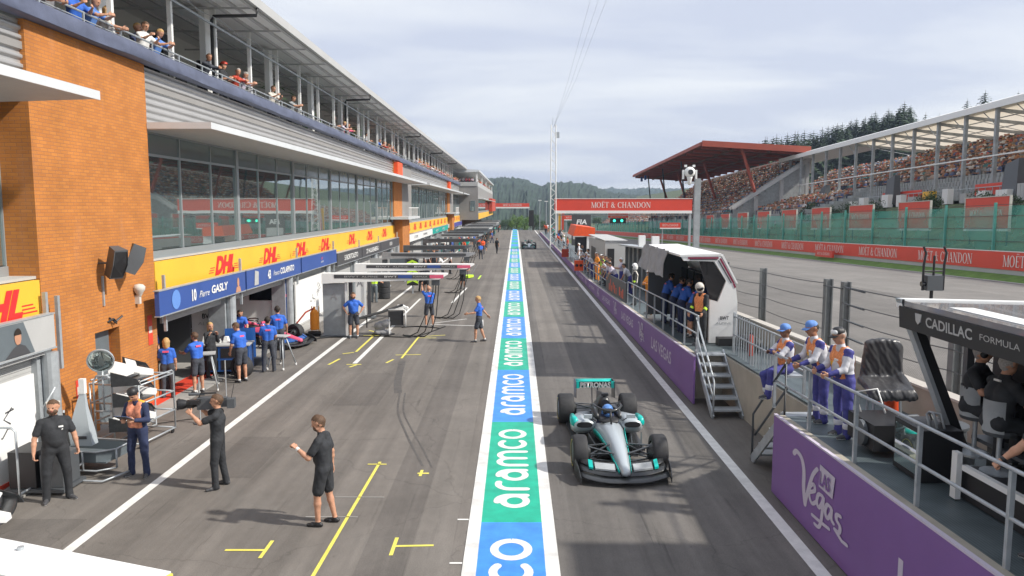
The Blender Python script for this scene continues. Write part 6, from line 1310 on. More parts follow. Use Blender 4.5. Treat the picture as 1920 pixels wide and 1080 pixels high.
a, el, wr, d1 = J['hand'][-1]; kid(b, [(wr-d1*.025, wr-d1*.035, .033, .033, 0)], 'wristband', 'black', .009)
# ------------------------------------------------ open wheel racing car; local frame: nose points to +Y, front axle at y=0
def racing_car(name, label, body='silver', trim='teal_paint', simple=False, word=None):
    t_ = thing(name, label, 'racing car')
    def sec(y, w, z0, z1, n=12, top=.6, x=0.):   # rounded section ring: w half width, z0 bottom, z1 top
        out = []
        for k in range(n):
            a = 2*math.pi*k/n; c, s_ = math.cos(a), math.sin(a); e = .75
            cx = math.copysign(abs(c)**e, c)*w*(1-(1-top)*max(0, s_)); cz = (z0+z1)/2+math.copysign(abs(s_)**e, s_)*(z1-z0)/2; out.append((x+cx, y, cz))
        return out
    # nose and survival cell
    g = MB(); g.loft([sec(.93,.055,.20,.27),sec(.90,.085,.16,.30),sec(.6,.12,.19,.37),sec(.2,.165,.24,.48),sec(-.3,.21,.24,.58),sec(-.9,.27,.20,.64),sec(-1.35,.33,.16,.63),sec(-1.75,.34,.14,.60),sec(-2.1,.33,.14,.58)]); g.build('nose_and_tub', body, t_, smooth=True)
    g = MB()
    for sd in (-1,1):
        pts = [(.80,.11,.22,.03),(.2,.172,.33,.035),(-.3,.216,.40,.04),(-.9,.276,.42,.05),(-1.35,.336,.40,.06)]
        g.loft([[(sd*w,y,z-h_),(sd*(w+.012),y,z-h_),(sd*(w+.012),y,z+h_),(sd*w,y,z+h_)] for y, w, z, h_ in pts])
    g.build('flank_stripe', trim, t_, smooth=True)
    # cockpit opening, driver
    g = MB(); g.loft([sec(-1.18,.18,.60,.655,10,1),sec(-1.4,.235,.58,.672,10,1),sec(-1.85,.24,.58,.68,10,1),sec(-2.05,.18,.60,.70,10,1)]); g.build('cockpit_opening', 'black', t_, smooth=True)
    g = MB()
    for sd in (-1,1): g.loft([sec(-1.45,.045,.62,.73,8,1,sd*.25),sec(-1.8,.07,.60,.78,8,1,sd*.26),sec(-2.1,.09,.60,.80,8,1,sd*.22)])
    g.build('headrest', 'carbon' if body == 'silver' else body, t_, smooth=True)
    # engine cover, airbox, fin
    g = MB(); g.loft([sec(-1.98,.13,.72,.96),sec(-2.15,.16,.50,1.0),sec(-2.5,.19,.30,.93),sec(-2.9,.19,.24,.74),sec(-3.3,.13,.24,.58),sec(-3.7,.08,.26,.44)]); g.build('engine_cover', 'carbon' if body == 'silver' else body, t_, smooth=True)
    g = MB(); g.loft([sec(-1.972,.10,.76,.93,10,.8),sec(-1.99,.10,.76,.93,10,.8)]); g.build('air_intake', 'black', t_)
    MB().hexa([(-.012,-2.2,.95),(.012,-2.2,.95),(.012,-3.4,.52),(-.012,-3.4,.52),(-.006,-2.3,1.02),(.006,-2.3,1.02),(.006,-3.4,.80),(-.006,-3.4,.80)]).build('fin', 'carbon', t_)
    MB().box((-.08,-2.12,1.0),(.08,-2.02,1.06)).build('roll_hoop_camera', 'black', t_)
    # sidepods
    for sd in (-1,1):
        g = MB(); R_ = []
        for y, xi, xo, z0, z1 in ((-1.42,.30,.74,.42,.60),(-1.6,.30,.80,.26,.62),(-2.1,.28,.79,.12,.58),(-2.7,.22,.66,.10,.46),(-3.2,.14,.42,.10,.34)):
            xm, w = (xi+xo)/2*sd, (xo-xi)/2; R_.append(sec(y, w, z0, z1, 12, .85, xm))
        g.loft(R_); sp_ = g.build('sidepod', body, t_, smooth=True)
        g = MB(); g.loft([sec(-1.405,.18,.44,.57,10,.9,sd*.53),sec(-1.43,.18,.44,.57,10,.9,sd*.53)]); g.build('inlet', 'black', sp_)
        g = MB(); g.loft([sec(-1.46,.075,.46,.64,10,.9,sd*.73),sec(-1.7,.085,.40,.645,10,.9,sd*.745),sec(-2.05,.06,.40,.60,10,.9,sd*.74)]); g.build('sidepod_tip', trim, sp_, smooth=True)
        g = MB(); g.box((sd*.47-.09,-1.33,.69),(sd*.47+.09,-1.27,.77)); m_ = g.build('mirror', body, t_); MB().tube([(sd*.40,-1.3,.70),(sd*.30,-1.35,.62)], .012, 5).build('mirror_stalk', 'carbon', m_)
    # floor, boards
    g = MB(); g.hexa([(-.35,-.55,.05),(.35,-.55,.05),(.45,-.9,.05),(-.45,-.9,.05),(-.3,-.55,.09),(.3,-.55,.09),(.4,-.9,.09),(-.4,-.9,.09)]); g.hexa([(-.78,-3.15,.045),(.78,-3.15,.045),(.74,-1.0,.045),(-.74,-1.0,.045),(-.78,-3.15,.085),(.78,-3.15,.085),(.74,-1.0,.085),(-.74,-1.0,.085)]); g.build('floor', 'carbon', t_)
    for sd in (-1,1):
        MB().hexa([(sd*.70,-1.35,.06),(sd*.73,-1.35,.06),(sd*.62,-.75,.06),(sd*.58,-.75,.06),(sd*.70,-1.35,.36),(sd*.73,-1.35,.36),(sd*.62,-.75,.26),(sd*.58,-.75,.26)]).build('barge_board', 'carbon', t_)
        MB().hexa([(sd*.46,-1.25,.09),(sd*.48,-1.25,.09),(sd*.40,-.62,.09),(sd*.37,-.62,.09),(sd*.46,-1.25,.38),(sd*.48,-1.25,.38),(sd*.40,-.62,.30),(sd*.37,-.62,.30)]).build('barge_board', 'carbon', t_)
    # halo
    g = MB(); g.tube([(0,-1.02,.63),(0,-1.12,.82),(0,-1.2,.88)], [.022,.024,.028], 8); pts = []
    for k in range(15):
        a = R(-200+220*k/14+0); 
    ring_ = [(.30,-2.0,.80),(.31,-1.8,.88),(.29,-1.5,.91),(.2,-1.28,.90),(.08,-1.2,.885),(0,-1.19,.88)]
    full = ring_+[(-x,y,z) for x,y,z in ring_[::-1][1:]]
    g.tube(full, .026, 8); g.build('halo', 'carbon', t_, smooth=True)
    # front wing: three swept elements, end plates
    def wing_el(y0, y1, z0, z1, xo, m_, n_='wing_element', xi=.0):
        g = MB(); n = 14
        rows = []
        for i in range(n+1):
            x = -xo+2*xo*i/n; f = abs(x)/xo; sw = -.22*f*f; dz = .05*f-.03*math.sin(f*math.pi)
            pr = [(y0+sw, z0+dz),(y0+sw-.02,z0+dz+.018),((y0+y1)/2+sw,(z0+z1)/2+dz+.022),(y1+sw,z1+dz+.006),(y1+sw,z1+dz),((y0+y1)/2+sw,(z0+z1)/2+dz-.006)]
            rows.append([(x, a, b_) for a, b_ in pr])
        g.loft(rows); return g.build(n_, m_, t_, smooth=True)
    wing_el(1.08,.82,.09,.125,.86,'carbon'); wing_el(.86,.64,.145,.215,.84,'carbon'); wing_el(.67,.50,.225,.30,.82,'carbon')
    for sd in (-1,1):
        MB().hexa([(sd*.18,.74,.20),(sd*.56,.66,.215),(sd*.56,.50,.285),(sd*.18,.58,.27),(sd*.18,.74,.235),(sd*.56,.66,.248),(sd*.56,.50,.318),(sd*.18,.58,.303)]).build('sponsor_flap', 'hoarding_grey' if body == 'silver' else trim, t_)
        MB().hexa([(sd*.60,.66,.22),(sd*.68,.63,.23),(sd*.68,.44,.32),(sd*.60,.48,.31),(sd*.60,.66,.26),(sd*.68,.63,.27),(sd*.68,.44,.36),(sd*.60,.48,.35)]).build('flap_tip', trim, t_)
        g = MB(); g.loft([[(sd*.86,.95,.05),(sd*.875,.95,.05),(sd*.875,.95,.16),(sd*.86,.95,.16)],[(sd*.90,.7,.04),(sd*.915,.7,.04),(sd*.905,.7,.30),(sd*.89,.7,.30)],[(sd*.94,.38,.05),(sd*.955,.38,.05),(sd*.93,.38,.34),(sd*.915,.38,.34)]]); g.build('end_plate', 'carbon', t_, smooth='auto')
    # rear wing
    for (y0, y1, z0, z1, m_) in ((-3.72,-3.98,.80,.84,trim),(-3.95,-4.10,.85,.93,trim)):
        g = MB(); g.loft([[(x,y0,z0),(x,y0-.02,z0+.02),(x,(y0+y1)/2,(z0+z1)/2+.02),(x,y1,z1+.006),(x,y1,z1),(x,(y0+y1)/2,(z0+z1)/2-.01)] for x in (-.47,-.2,.2,.47)]); g.build('rear_wing', m_, t_, smooth=True)
    MB().hexa([(-.40,-3.735,.802),(.40,-3.735,.802),(.40,-3.75,.79),(-.40,-3.75,.79),(-.40,-3.69,.95),(.40,-3.69,.95),(.40,-3.705,.95),(-.40,-3.705,.95)]).build('wing_face', 'black' if word else trim, t_)
    if word: text(word, (0,-3.702,.872), (-1,0,0), (0,.22,.96), .14, 'white_paint', t_, width=.76, bold=.05, depth=.015)
    for sd in (-1,1):
        MB().hexa([(sd*.475,-4.15,.45),(sd*.49,-4.15,.45),(sd*.49,-3.62,.55),(sd*.475,-3.62,.55),(sd*.475,-4.15,.95),(sd*.49,-4.15,.95),(sd*.49,-3.66,.95),(sd*.475,-3.66,.95)]).build('wing_end_plate', 'carbon', t_)
        MB().box((sd*.44-.04,-3.70,.78),(sd*.44+.04,-3.685,.955)).build('wing_corner', trim, t_)
        MB().tube([(sd*.07,-3.72,.35),(sd*.07,-3.85,.82)], .014, 5).build('wing_pylon', 'carbon', t_)
    MB().hexa([(-.5,-3.95,.08),(.5,-3.95,.08),(.45,-3.3,.05),(-.45,-3.3,.05),(-.5,-3.95,.28),(.5,-3.95,.28),(.45,-3.3,.10),(-.45,-3.3,.10)]).build('diffuser', 'carbon', t_)
    # wheels
    def wheel(x, y, r, w):
        sd = 1 if x > 0 else -1
        prof = [(-w/2,r*.62),(-w/2,r*.9),(-w/2+.02,r*.965),(-w/2+.05,r),(w/2-.05,r),(w/2-.02,r*.965),(w/2,r*.9),(w/2,r*.62)]
        o = MB().lathe((x,y,r),(1,0,0),prof,36).build('wheel', 'rubber', t_, smooth='auto')
        MB().lathe((x+sd*(w/2-.012),y,r),(sd,0,0),[(-.01,r*.64),(0,r*.63),(.004,r*.58),(-.02,r*.2),(.0,.03),(.0,.0)],28).build('rim', 'dark_steel', o, smooth='auto')
        MB().lathe((x+sd*(w/2+.001),y,r),(sd,0,0),[(0,r*.70),(.002,r*.74)],32).build('tyre_marking', 'line_yellow' if body == 'silver' else 'tent_white', o)
        MB().lathe((x-sd*(w/2-.03),y,r),(-sd,0,0),[(0,r*.6),(.02,r*.5),(.10,.12),(.10,0)],20).build('brake_duct', 'carbon', o)
    for sd in (-1,1): wheel(sd*.80, 0, .355, .29); wheel(sd*.765, -3.4, .36, .375)
    # suspension
    for sd in (-1,1):
        g = MB()
        for (a, b_) in (((.15,.25,.40),(.66,.0,.48)),((.20,-.35,.42),(.66,-.02,.48)),((.14,.25,.24),(.66,.0,.22)),((.2,-.4,.24),(.66,-.02,.22)),((.18,-.1,.48),(.66,.0,.26)),((.16,.12,.36),(.66,.1,.34))):
            g.bar((sd*a[0],a[1],a[2]), (sd*b_[0],b_[1],b_[2]), .055, .018)
        g.build('front_suspension', 'carbon', t_)
        g = MB()
        for (a, b_) in (((.12,-3.1,.42),(.60,-3.4,.48)),((.10,-3.6,.40),(.60,-3.42,.48)),((.12,-3.0,.22),(.60,-3.4,.24)),((.1,-3.6,.22),(.60,-3.42,.24)),((.08,-3.4,.36),(.6,-3.4,.36))): g.bar((sd*a[0],a[1],a[2]), (sd*b_[0],b_[1],b_[2]), .055, .02)
        g.build('rear_suspension', 'carbon', t_)
    MB().tube([(0,-.95,.62),(0,-.95,.74)], .006, 4).build('aerial', 'black', t_)
    return t_
car = racing_car('racing_car', 'silver and teal open wheel racing car coming down the fast lane towards the camera', word='PETRONAS')
car.location = (2.10,15.02,.012); car.rotation_euler = (0,0,math.pi+R(1.5))
dv = [((0,-1.62,.40),(0,-1.62,.62),.20,.16,1),((-.17,-1.6,.58),(.17,-1.6,.58),.07,.07,1),((-.2,-1.55,.52),(-.12,-1.28,.55),.055,.045,1),((.2,-1.55,.52),(.12,-1.28,.55),.055,.045,1),((0,-1.62,.76),(0,-1.60,.80),.135,.125,2),((0,-1.53,.73),(0,-1.50,.72),.09,.07,2),((-.05,-1.50,.785),(.05,-1.50,.785),.066,.066,3)]
me = sdf_mesh([(np.array(a),np.array(b),r0,r1,m_) for a,b,r0,r1,m_ in dv], .014, .02, 'driver', ['skin','cloth_navy','helmet_blue','black_gloss'])
dr_ = bpy.data.objects.new('person', me); COL.objects.link(dr_); dr_.location = car.location; dr_.rotation_euler = car.rotation_euler; tag(dr_, 'racing driver with a pale blue helmet seated in the silver car', 'person')
fc = dup(car, (1.75,97,.01), math.pi, 'tiny far racing car in the fast lane near the lattice mast')
ac = racing_car('racing_car', 'blue and pink racing car with its nose poking out of the second garage', body='pink', trim='car_blue'); ac.location = (-8.95,28.9,.03); ac.rotation_euler = (0,0,R(-112))
# ------------------------------------------------ taped marks on the lane
Ye, Wh = 'line_yellow', 'line_white'
for nm, pl, m_ in (('tape_line', [seg(-2.93,9.8,-2.82,15.45,.06)], Ye), ('tape_tick', [seg(-3.05,15.3,-2.66,15.3,.05)], Ye), ('tape_mark', [seg(-4.5,11.32,-3.9,11.32,.06), seg(-3.87,11.05,-3.87,11.66,.06)], Ye), ('tape_mark', [seg(-1.9,11.15,-1.9,11.78,.06), seg(-1.87,11.47,-1.28,11.5,.06)], Ye), ('tape_cross', [seg(-1.95,14.76,-1.72,14.76,.07), seg(-1.88,14.6,-1.88,14.95,.06)], Ye),
    ('lane_tick', [seg(-.98,12.5,-.79,12.5,.05)], Wh), ('lane_tick', [seg(-.98,10.9,-.79,10.9,.05)], Wh), ('box_line', [seg(-5.46,25.5,-5.46,34.3,.16)], Wh), ('box_line', [seg(-5.5,36,-5.5,44,.12)], Wh), ('box_line', [seg(-3.85,34.2,-1.45,33.7,.10), seg(-1.47,33.7,-1.55,35.6,.10)], Wh), ('box_line', [seg(-3.7,34.6,-2.3,35.9,.08)], Wh),
    ('tape_line', [seg(-5.85,27.6,-5.85,31.5,.09)], Ye), ('tape_mark', [seg(-6.25,27.2,-5.9,27.5,.09), seg(-6.3,25.3,-6.15,26.3,.09)], Ye), ('tape_mark', [seg(-5.7,25.35,-5.2,25.35,.08), seg(-5.5,24.9,-5.35,25.3,.09)], Ye), ('tape_mark', [seg(-6.3,31.2,-5.5,31.2,.08), seg(-6.3,32.5,-5.6,31.6,.08)], Ye),
    ('tape_line', [seg(-4.0,26.4,-3.95,30.8,.08)], Ye), ('tape_mark', [seg(-4.4,25.6,-4.25,26.2,.08), seg(-4.3,27.0,-3.4,27.1,.07)], Ye), ('tape_mark', [seg(-3.9,30.9,-2.9,31.3,.08), seg(-3.95,30.6,-3.2,30.6,.07)], Ye), ('box_line', [seg(-3.5,42,-3.2,50,.14)], Wh), ('box_line', [seg(-2.72,56,-2.66,59,.12)], 'hivis'), ('scuff_mark', [seg(-3.6,12.6,-2.7,12.6,.03)], 'apron'), ('scuff_mark', [seg(-3.3,13.5,-2.4,13.5,.03)], 'apron')):
    marking(nm, pl, m_, .007)
mat('rubber_mark', (.095,.087,.08), rough=.7, var=.25, vscale=5)
for pts, w in (([(-3.3,21.4),(-3.05,19.4),(-2.6,17.6),(-2.2,16.2),(-1.9,15.2)],.05),([(-3.15,21.4),(-2.9,19.4),(-2.42,17.6),(-2.0,16.2),(-1.7,15.1)],.04),([(-3.9,26),(-3.6,23),(-3.35,21.4)],.22)):
    parts = stroke(catmull(pts), w)[0]; struct(MB().add([v for q in parts for v in [(*p,.005) for p in q]], [(4*i,4*i+1,4*i+2,4*i+3) for i in range(len(parts))]).build('tyre_mark', 'rubber_mark'))
# ------------------------------------------------ overhead equipment booms of the pit boxes
def boom(lab, x0, x1, y, z, m_, pillar=True, pm='hoarding_grey', words=None, hoses=True, rz=0., w=.55, pw=.9, low=False):
    t_ = thing('pit_boom', lab, 'equipment boom', (x0,y,0), rz); L_ = x1-x0
    g = MB(); g.loft([[(x,-w/2*f,z-h_),(x,w/2*f,z-h_),(x,w/2*f*.9,z),(x,-w/2*f*.9,z)] for x, f, h_ in ((0,1,.42),(L_*.18,1,.36),(L_*.7,.85,.29),(L_*.93,.8,.26),(L_,.45,.06))]); g.build('arm', m_, t_, smooth='auto')
    g = MB(); g.box((L_*.10,-w/2*.9-.02,z-.20),(L_*.9,-w/2*.9-.003,z-.05)); s_ = g.build('sponsor_strip', 'banner_dark', t_)
    if words:
        for k, (t0, t1, m2, wd) in enumerate(words):
            if wd: text(wd, (L_*(t0+t1)/2,-w/2*.9-.022,z-.125), (1,0,0), (0,0,1), .075, m2, s_, width=L_*(t1-t0))
            else: MB().box((L_*t0,-w/2*.9-.024,z-.195),(L_*t1,-w/2*.9-.0205,z-.055)).build('sponsor_block', m2, s_)
    if pillar:
        g = MB(); g.box((0,-.12,.02),(pw,.12,z-.425)); p_ = g.build('pillar', pm, t_)
        if words: text('A', (pw*.5,-.125,z-.9), (1,0,0), (0,0,1), .35, 'tarp', p_, width=.3, bold=.02); MB().box((pw+.01,-.16,0),(pw+.10,-.06,z-.36)).build('upright', 'tent_white', t_); MB().box((pw+.16,-.14,0),(pw+.32,-.08,z-.36)).build('upright', 'banner_dark', t_); MB().box((-.1,-.3,0),(pw+.5,.3,.06)).build('foot', 'dark_steel', t_)
    if hoses:
        for k in range(3):
            x = L_*.93-.12*k; g = MB(); g.tube([tuple(v) for v in [(x,.05*k,z-.15),(x-.04,.08*k,z-.8),(x-.12-.1*k,-.1-.1*k,.9),(x-.3-.15*k,-.3-.1*k,.25),(x-.6-.2*k,-.2,.03),(x-1.3,.1*k,.03)]], .022, 6); g.build('air_hose', 'cable_black', t_, smooth=True)
        MB().box((L_*.93-.3,-.12,z-.5),(L_*.93+.02,.12,z-.2)).build('hose_reel', 'dark_steel', t_)
    return t_
WD = [(.18,.30,'grey_light','BWT'),(.32,.45,'grey_light','ALPINE'),(.50,.60,'tent_white','BWT'),(.61,.72,'navy',None),(.73,.84,'grey_light','FORMULA'),(.86,.97,'pink',None)]
boom('nearer of the two white pit booms, on a grey panel', -7.85, -2.75, 31.0, 2.62, 'tent_white', words=WD)
boom('farther of the two white pit booms', -7.6, -1.95, 36.2, 2.62, 'tent_white', words=WD, pm='tent_white', pw=.4)
t_ = thing('pit_boom', 'white boom arm cut off by the bottom left corner', 'equipment boom', (-2.95,6.2,0), R(-19)); MB().hexa([(-7,-.5,2.0),(0,-.5,2.08),(0,.02,2.08),(-7,.02,2.0),(-7,-.5,2.2),(0,-.5,2.2),(0,.02,2.2),(-7,.02,2.2)]).build('arm', 'tent_white', t_); MB().box((.002,-.49,2.09),(.03,.01,2.19)).build('end_cap', 'line_yellow', t_); MB().box((-7,-.52,2.02),(-.1,-.503,2.15)).build('edge_strip', 'hoarding_grey', t_); MB().lathe((-1.6,-.1,2.2),(0,0,1),[(0,.03),(.03,.03)],10,cap=True).build('bolt', 'galv', t_); MB().box((-6.9,-.3,0),(-6.4,-.05,1.99)).build('pillar', 'hoarding_grey', t_)
for (y, x1, m_, lab) in ((47,-2.45,'tarp','grey pit boom just beyond the two white ones'),(56,-3.2,'dark_steel','dark pit boom beyond the grey one'),(68,-3.1,'dark_steel','slim dark pit boom in front of the mechanics in white helmets'),(80,-3.3,'hoarding_grey','pale grey pit boom near the second brick pier'),(88,-3.1,'door_grey','grey blue pit boom past the pale grey one')):
    boom(lab, -8.2, x1, y, 2.5, m_, pm='dark_steel', pw=.3, w=.4)
for i in range(13): 
    boom('tiny pit boom in the crowded far pit boxes', -8.2, -3.0+pr_.uniform(-.3,.3), 96+6*i, 2.4, pr_.choice(['dark_steel','tarp','crowd_red','hoarding_grey','door_grey','tent_white']), pm='dark_steel', pw=.3, w=.4, hoses=i < 4)['group'] = 'far pit booms'
# ------------------------------------------------ things by the brick pier
def tubes(g, pts, r=.02, n=7): return g.tube(pts, r, n)
rk = thing('wing_rack', 'steel rack holding spare front wings in white and black against the brick pier', 'rack', (-8.75,16.9,0), R(-8))
g = MB()
for x in (-.55,.62):
    tubes(g, [(x,-.55,.1),(x,-.55,1.45)]); tubes(g, [(x,.75,.1),(x,.75,1.45),(x,.70,1.5),(x,-.5,1.5)])
for z in (.12,.55,1.0,1.42): tubes(g, [(-.55,-.55,z),(.62,-.55,z)]); tubes(g, [(-.55,.75,z),(.62,.75,z)]); tubes(g, [(-.55,-.55,z),(-.55,.75,z)]); tubes(g, [(.62,-.55,z),(.62,.75,z)])
g.build('frame', 'galv', rk, smooth=True)
for x in (-.5,.58):
    for y in (-.5,.7): MB().lathe((x-.015,y,.05),(1,0,0),[(0,.05),(.03,.05)],12,cap=True).build('castor', 'black', rk)
def spare_wing(lab, loc, rz, num=None, tiltz=0.):
    t_ = thing('spare_front_wing', lab, 'car part', loc, rz); n = 12
    for (y0, y1, z0, z1, m_) in ((.30,.05,.0,.04,'carbon'),(.08,-.12,.06,.12,'carbon')):
        g = MB(); rows = []
        for i in range(n+1):
            x = -.9+1.8*i/n; f = abs(x)/.9; sw = -.22*f*f; dz = .07*f+tiltz*x
            rows.append([(x,y0+sw,z0+dz),(x,y0+sw-.02,z0+dz+.02),(x,y1+sw,z1+dz+.01),(x,y1+sw,z1+dz)])
        g.loft(rows); g.build('wing_element', m_, t_, smooth=True)
    for sd in (-1,1):
        MB().hexa([(sd*.3,-.02,.125+tiltz*sd*.3),(sd*.84,-.12,.17+tiltz*sd*.84),(sd*.84,-.34,.25+tiltz*sd*.84),(sd*.3,-.24,.2+tiltz*sd*.3),(sd*.3,-.02,.15+tiltz*sd*.3),(sd*.84,-.12,.195+tiltz*sd*.84),(sd*.84,-.34,.275+tiltz*sd*.84),(sd*.3,-.24,.225+tiltz*sd*.3)]).build('white_flap', 'white_paint', t_)
        MB().hexa([(sd*.9,.18,-.02),(sd*.92,.18,-.02),(sd*.92,-.4,-.02),(sd*.9,-.4,-.02),(sd*.9,.1,.12),(sd*.92,.1,.12),(sd*.92,-.4,.3),(sd*.9,-.4,.3)]).build('end_plate', 'carbon', t_)
    g = MB(); g.loft([[(-.1,.34,.02),(.1,.34,.02),(.07,.34,.12),(-.07,.34,.12)],[(-.13,-.1,.06),(.13,-.1,.06),(.09,-.1,.24),(-.09,-.1,.24)],[(-.16,-.55,.14),(.16,-.55,.14),(.12,-.55,.38),(-.12,-.55,.38)]]); g.build('nose_cone', 'white_paint', t_, smooth='auto')
    if num: text(num, (.0,.12,.2), (1,0,0), (0,-.9,.4), .13, 'black', t_, bold=.04, depth=.03)
    return t_
spare_wing('spare black and white front wing on the top shelf of the rack', (-8.55,16.9,1.50), R(-70)); spare_wing('spare black and white front wing on the middle shelf of the rack', (-8.5,16.9,1.05), R(-72)); spare_wing('spare front wing low on the rack with a number 3 on its nose', (-8.45,16.7,.56), R(-75), '3')
spare_wing('front wing lying on the ground at the bottom left edge', (-8.5,11.75,.25), R(-80), None)
cart = thing('nose_cart', 'low wheeled cart with a grey tray carrying an upright white nose cone', 'cart', (-8.75,15.0,0), R(-6))
g = MB(); g.loft([[(-.6,-.42,.30),(.55,-.42,.30),(.8,-.2,.30),(.8,.3,.30),(-.6,.42,.30)],[(-.62,-.44,.50),(.57,-.44,.50),(.83,-.21,.50),(.83,.32,.50),(-.62,.44,.50)]], cap=False); g.box((-.6,-.4,.28),(.75,.36,.31)); g.build('tray', 'door_grey', cart)
g = MB(); tubes(g, [(-.62,-.46,.52),(.58,-.46,.52),(.85,-.22,.52),(.85,.33,.52),(-.62,.46,.52),(-.62,-.46,.52)], .018); tubes(g, [(-.62,-.46,.14),(.58,-.46,.14),(.85,-.22,.14)], .018); tubes(g, [(-.62,-.46,.1),(-.62,-.46,.52)]); tubes(g, [(.3,-.46,.14),(.3,-.46,.52)]); tubes(g, [(.85,-.22,.14),(.85,-.22,.52)])
tubes(g, [(-.25,-.75,.05),(.9,-.75,.05),(1.15,-.25,.1)]); tubes(g, [(.05,-.75,.07),(.3,-.45,.3)]); g.build('frame', 'galv', cart, smooth=True)
nc = thing('nose_cone', 'white nose cone standing upright on the cart in front of the grey door', 'car part', (-8.75,15.0,.52)); g = MB(); g.loft([[(-.26,-.12,0),(.24,-.12,0),(.24,.12,0),(-.26,.12,0)],[(-.22,-.10,.3),(.2,-.10,.3),(.2,.10,.3),(-.22,.10,.3)],[(-.10,-.05,.75),(.12,-.05,.75),(.12,.05,.75),(-.10,.05,.75)],[(.0,-.03,1.05),(.10,-.03,1.05),(.10,.03,1.05),(.0,.03,1.05)]]); g.build('shell', 'silver', nc, smooth='auto'); MB().box((.0,-.045,1.051),(.11,.045,1.35)).build('tip', 'white_paint', nc); MB().box((-.04,-.125,.14),(.14,-.11,.2)).build('lettering', 'banner_dark', nc)
mr = thing('round_mirror', 'round mirror on a bent steel stand in front of the grey door', 'mirror', (-8.9,16.1,0)); MB().lathe((0,-.02,2.02),(.35,-1,-.3),[(-.02,.0),(-.02,.24),(.02,.25),(.03,.23),(.025,.0)],26).build('glass', 'window_glass', mr, smooth='auto'); MB().lathe((0,-.02,2.02),(.35,-1,-.3),[(-.02,.245),(.035,.245),(.035,.27),(-.02,.27),(-.02,.245)],26).build('rim', 'galv', mr, smooth='auto')
g = MB(); tubes(g, [(0,.02,1.78),(0,.02,.9)]); tubes(g, [(-.2,0,.05),(-.2,0,1.55),(-.12,0,1.68),(.12,0,1.68),(.2,0,1.55),(.2,0,.05)], .022); tubes(g, [(-.2,0,.9),(.2,0,.9)]); g.build('stand', 'galv', mr, smooth=True)
for (x, y, rz, lab) in ((-9.35,13.3,0,'bent steel tube trolley handle left of the heavy man in black'),(-8.85,17.6,R(60),'steel tube trolley handle between mirror and rack')):
    t_ = thing('tube_frame', lab, 'frame', (x,y,0), rz); g = MB(); tubes(g, [(-.38,0,.08),(-.38,0,1.28),(-.3,0,1.36),(.3,0,1.36),(.38,0,1.28),(.38,0,.08),(-.38,0,.08)], .022); g.build('hoop', 'galv', t_, smooth=True); g = MB(); tubes(g, [(-.38,0,.12),(-.38,.7,.12),(.38,.7,.12),(.38,0,.12)], .02); g.build('base', 'galv', t_, smooth=True)
t_ = thing('equipment_case', 'black equipment cases behind the heavy man in black', 'case', (-9.0,13.9,0)); MB().box((-.35,-.3,.12),(.15,.35,.8)).build('case_body', 'black', t_); MB().box((.2,-.25,.12),(.62,.3,.72)).build('case_body', 'dark_steel', t_); MB().box((-.4,-.35,.05),(.68,.4,.11)).build('dolly', 'dark_steel', t_)
t_ = thing('hooked_trolley', 'tall grey trolley with cables by the white screen and heavy man', 'trolley', (-9.25,14.9,0)); g = MB(); tubes(g, [(-.2,0,0),(-.2,0,1.3),(0,.1,1.7)]); tubes(g, [(.2,0,0),(.2,0,1.25)]); tubes(g, [(-.2,0,.5),(.2,0,.5)]); tubes(g, [(-.2,0,1.1),(.2,0,1.1)]); g.build('frame', 'galv', t_, smooth=True); MB().lathe((0,0,1.28),(0,0,1),[(0,.1),(.14,.13),(.16,0)],14).build('pot', 'tent_under', t_); MB().tube([(.2,0,1.2),(.4,-.2,.6),(.1,-.3,.2),(.3,-.3,.03)], .02, 6).build('cable', 'cable_black', t_, smooth=True)
# queue posts
for (x, y, lab) in ((-7.75,18.3,'slim post with a cable in front of the wing rack'),(-7.9,20.4,'slim post with small camera near the woman mechanic')):
    t_ = thing('slim_post', lab, 'post', (x,y,0)); MB().tube([(0,0,0),(0,0,1.15)], .018, 7).build('pole', 'galv', t_); MB().lathe((0,0,0),(0,0,1),[(0,.16),(.02,.16),(.04,.03)],14,cap=True).build('base', 'dark_steel', t_); MB().tube([(0,0,.12),(-.4,.2,.04),(-1.1,-.2,.03)], .012, 5).build('cable', 'cable_black', t_)
# ------------------------------------------------ inside the first garages
g = MB(); g.box((-10.2,19.9,.031),(-9.55,26.2,.042)); s = g.build('red_mat', 'red_banner'); struct(s); s.name = 'floor_stripe'
tcab = thing('tool_cabinet', 'blue tool cabinet on castors with clutter on top in front of the first garage', 'cabinet', (-9.2,23.9,0), R(8))
MB().box((-.95,-.3,.14),(.75,.45,.94)).build('body', 'car_blue', tcab)
for (x, z) in ((-.9,.2),(-.9,.58),(-.1,.2),(-.1,.58)): MB().box((x,-.315,z),(x+.72,-.305,z+.3)).build('open_shelf', 'black', tcab)
MB().box((-.98,-.33,.945),(.78,.48,.98)).build('top', 'grey_light', tcab)
for k, (x, y, w, h_, m_) in enumerate(((-.8,.1,.22,.2,'tent_white'),(-.5,.0,.3,.12,'grey_light'),(-.15,.15,.16,.18,'tent_white'),(.2,.05,.12,.24,'orange_red'),(.4,.1,.2,.08,'navy'))):
    o = MB().loft([[(-9.2+x,23.9+y,.985),(-9.2+x+w,23.9+y,.985),(-9.2+x+w,23.9+y+.2,.985),(-9.2+x,23.9+y+.2,.985)],[(-9.2+x+.03,23.93+y,.985+h_),(-9.2+x+w-.03,23.93+y,.985+h_),(-9.2+x+w-.03,23.9+y+.17,.985+h_),(-9.2+x+.03,23.9+y+.17,.985+h_)]]).build('tool_box', m_); tag(o, ['white box at the left end of the blue cabinet top','flat grey box on the blue cabinet','small white box on the blue cabinet','red canister on the blue cabinet','low navy tray at the right of the cabinet top'][k], 'box')
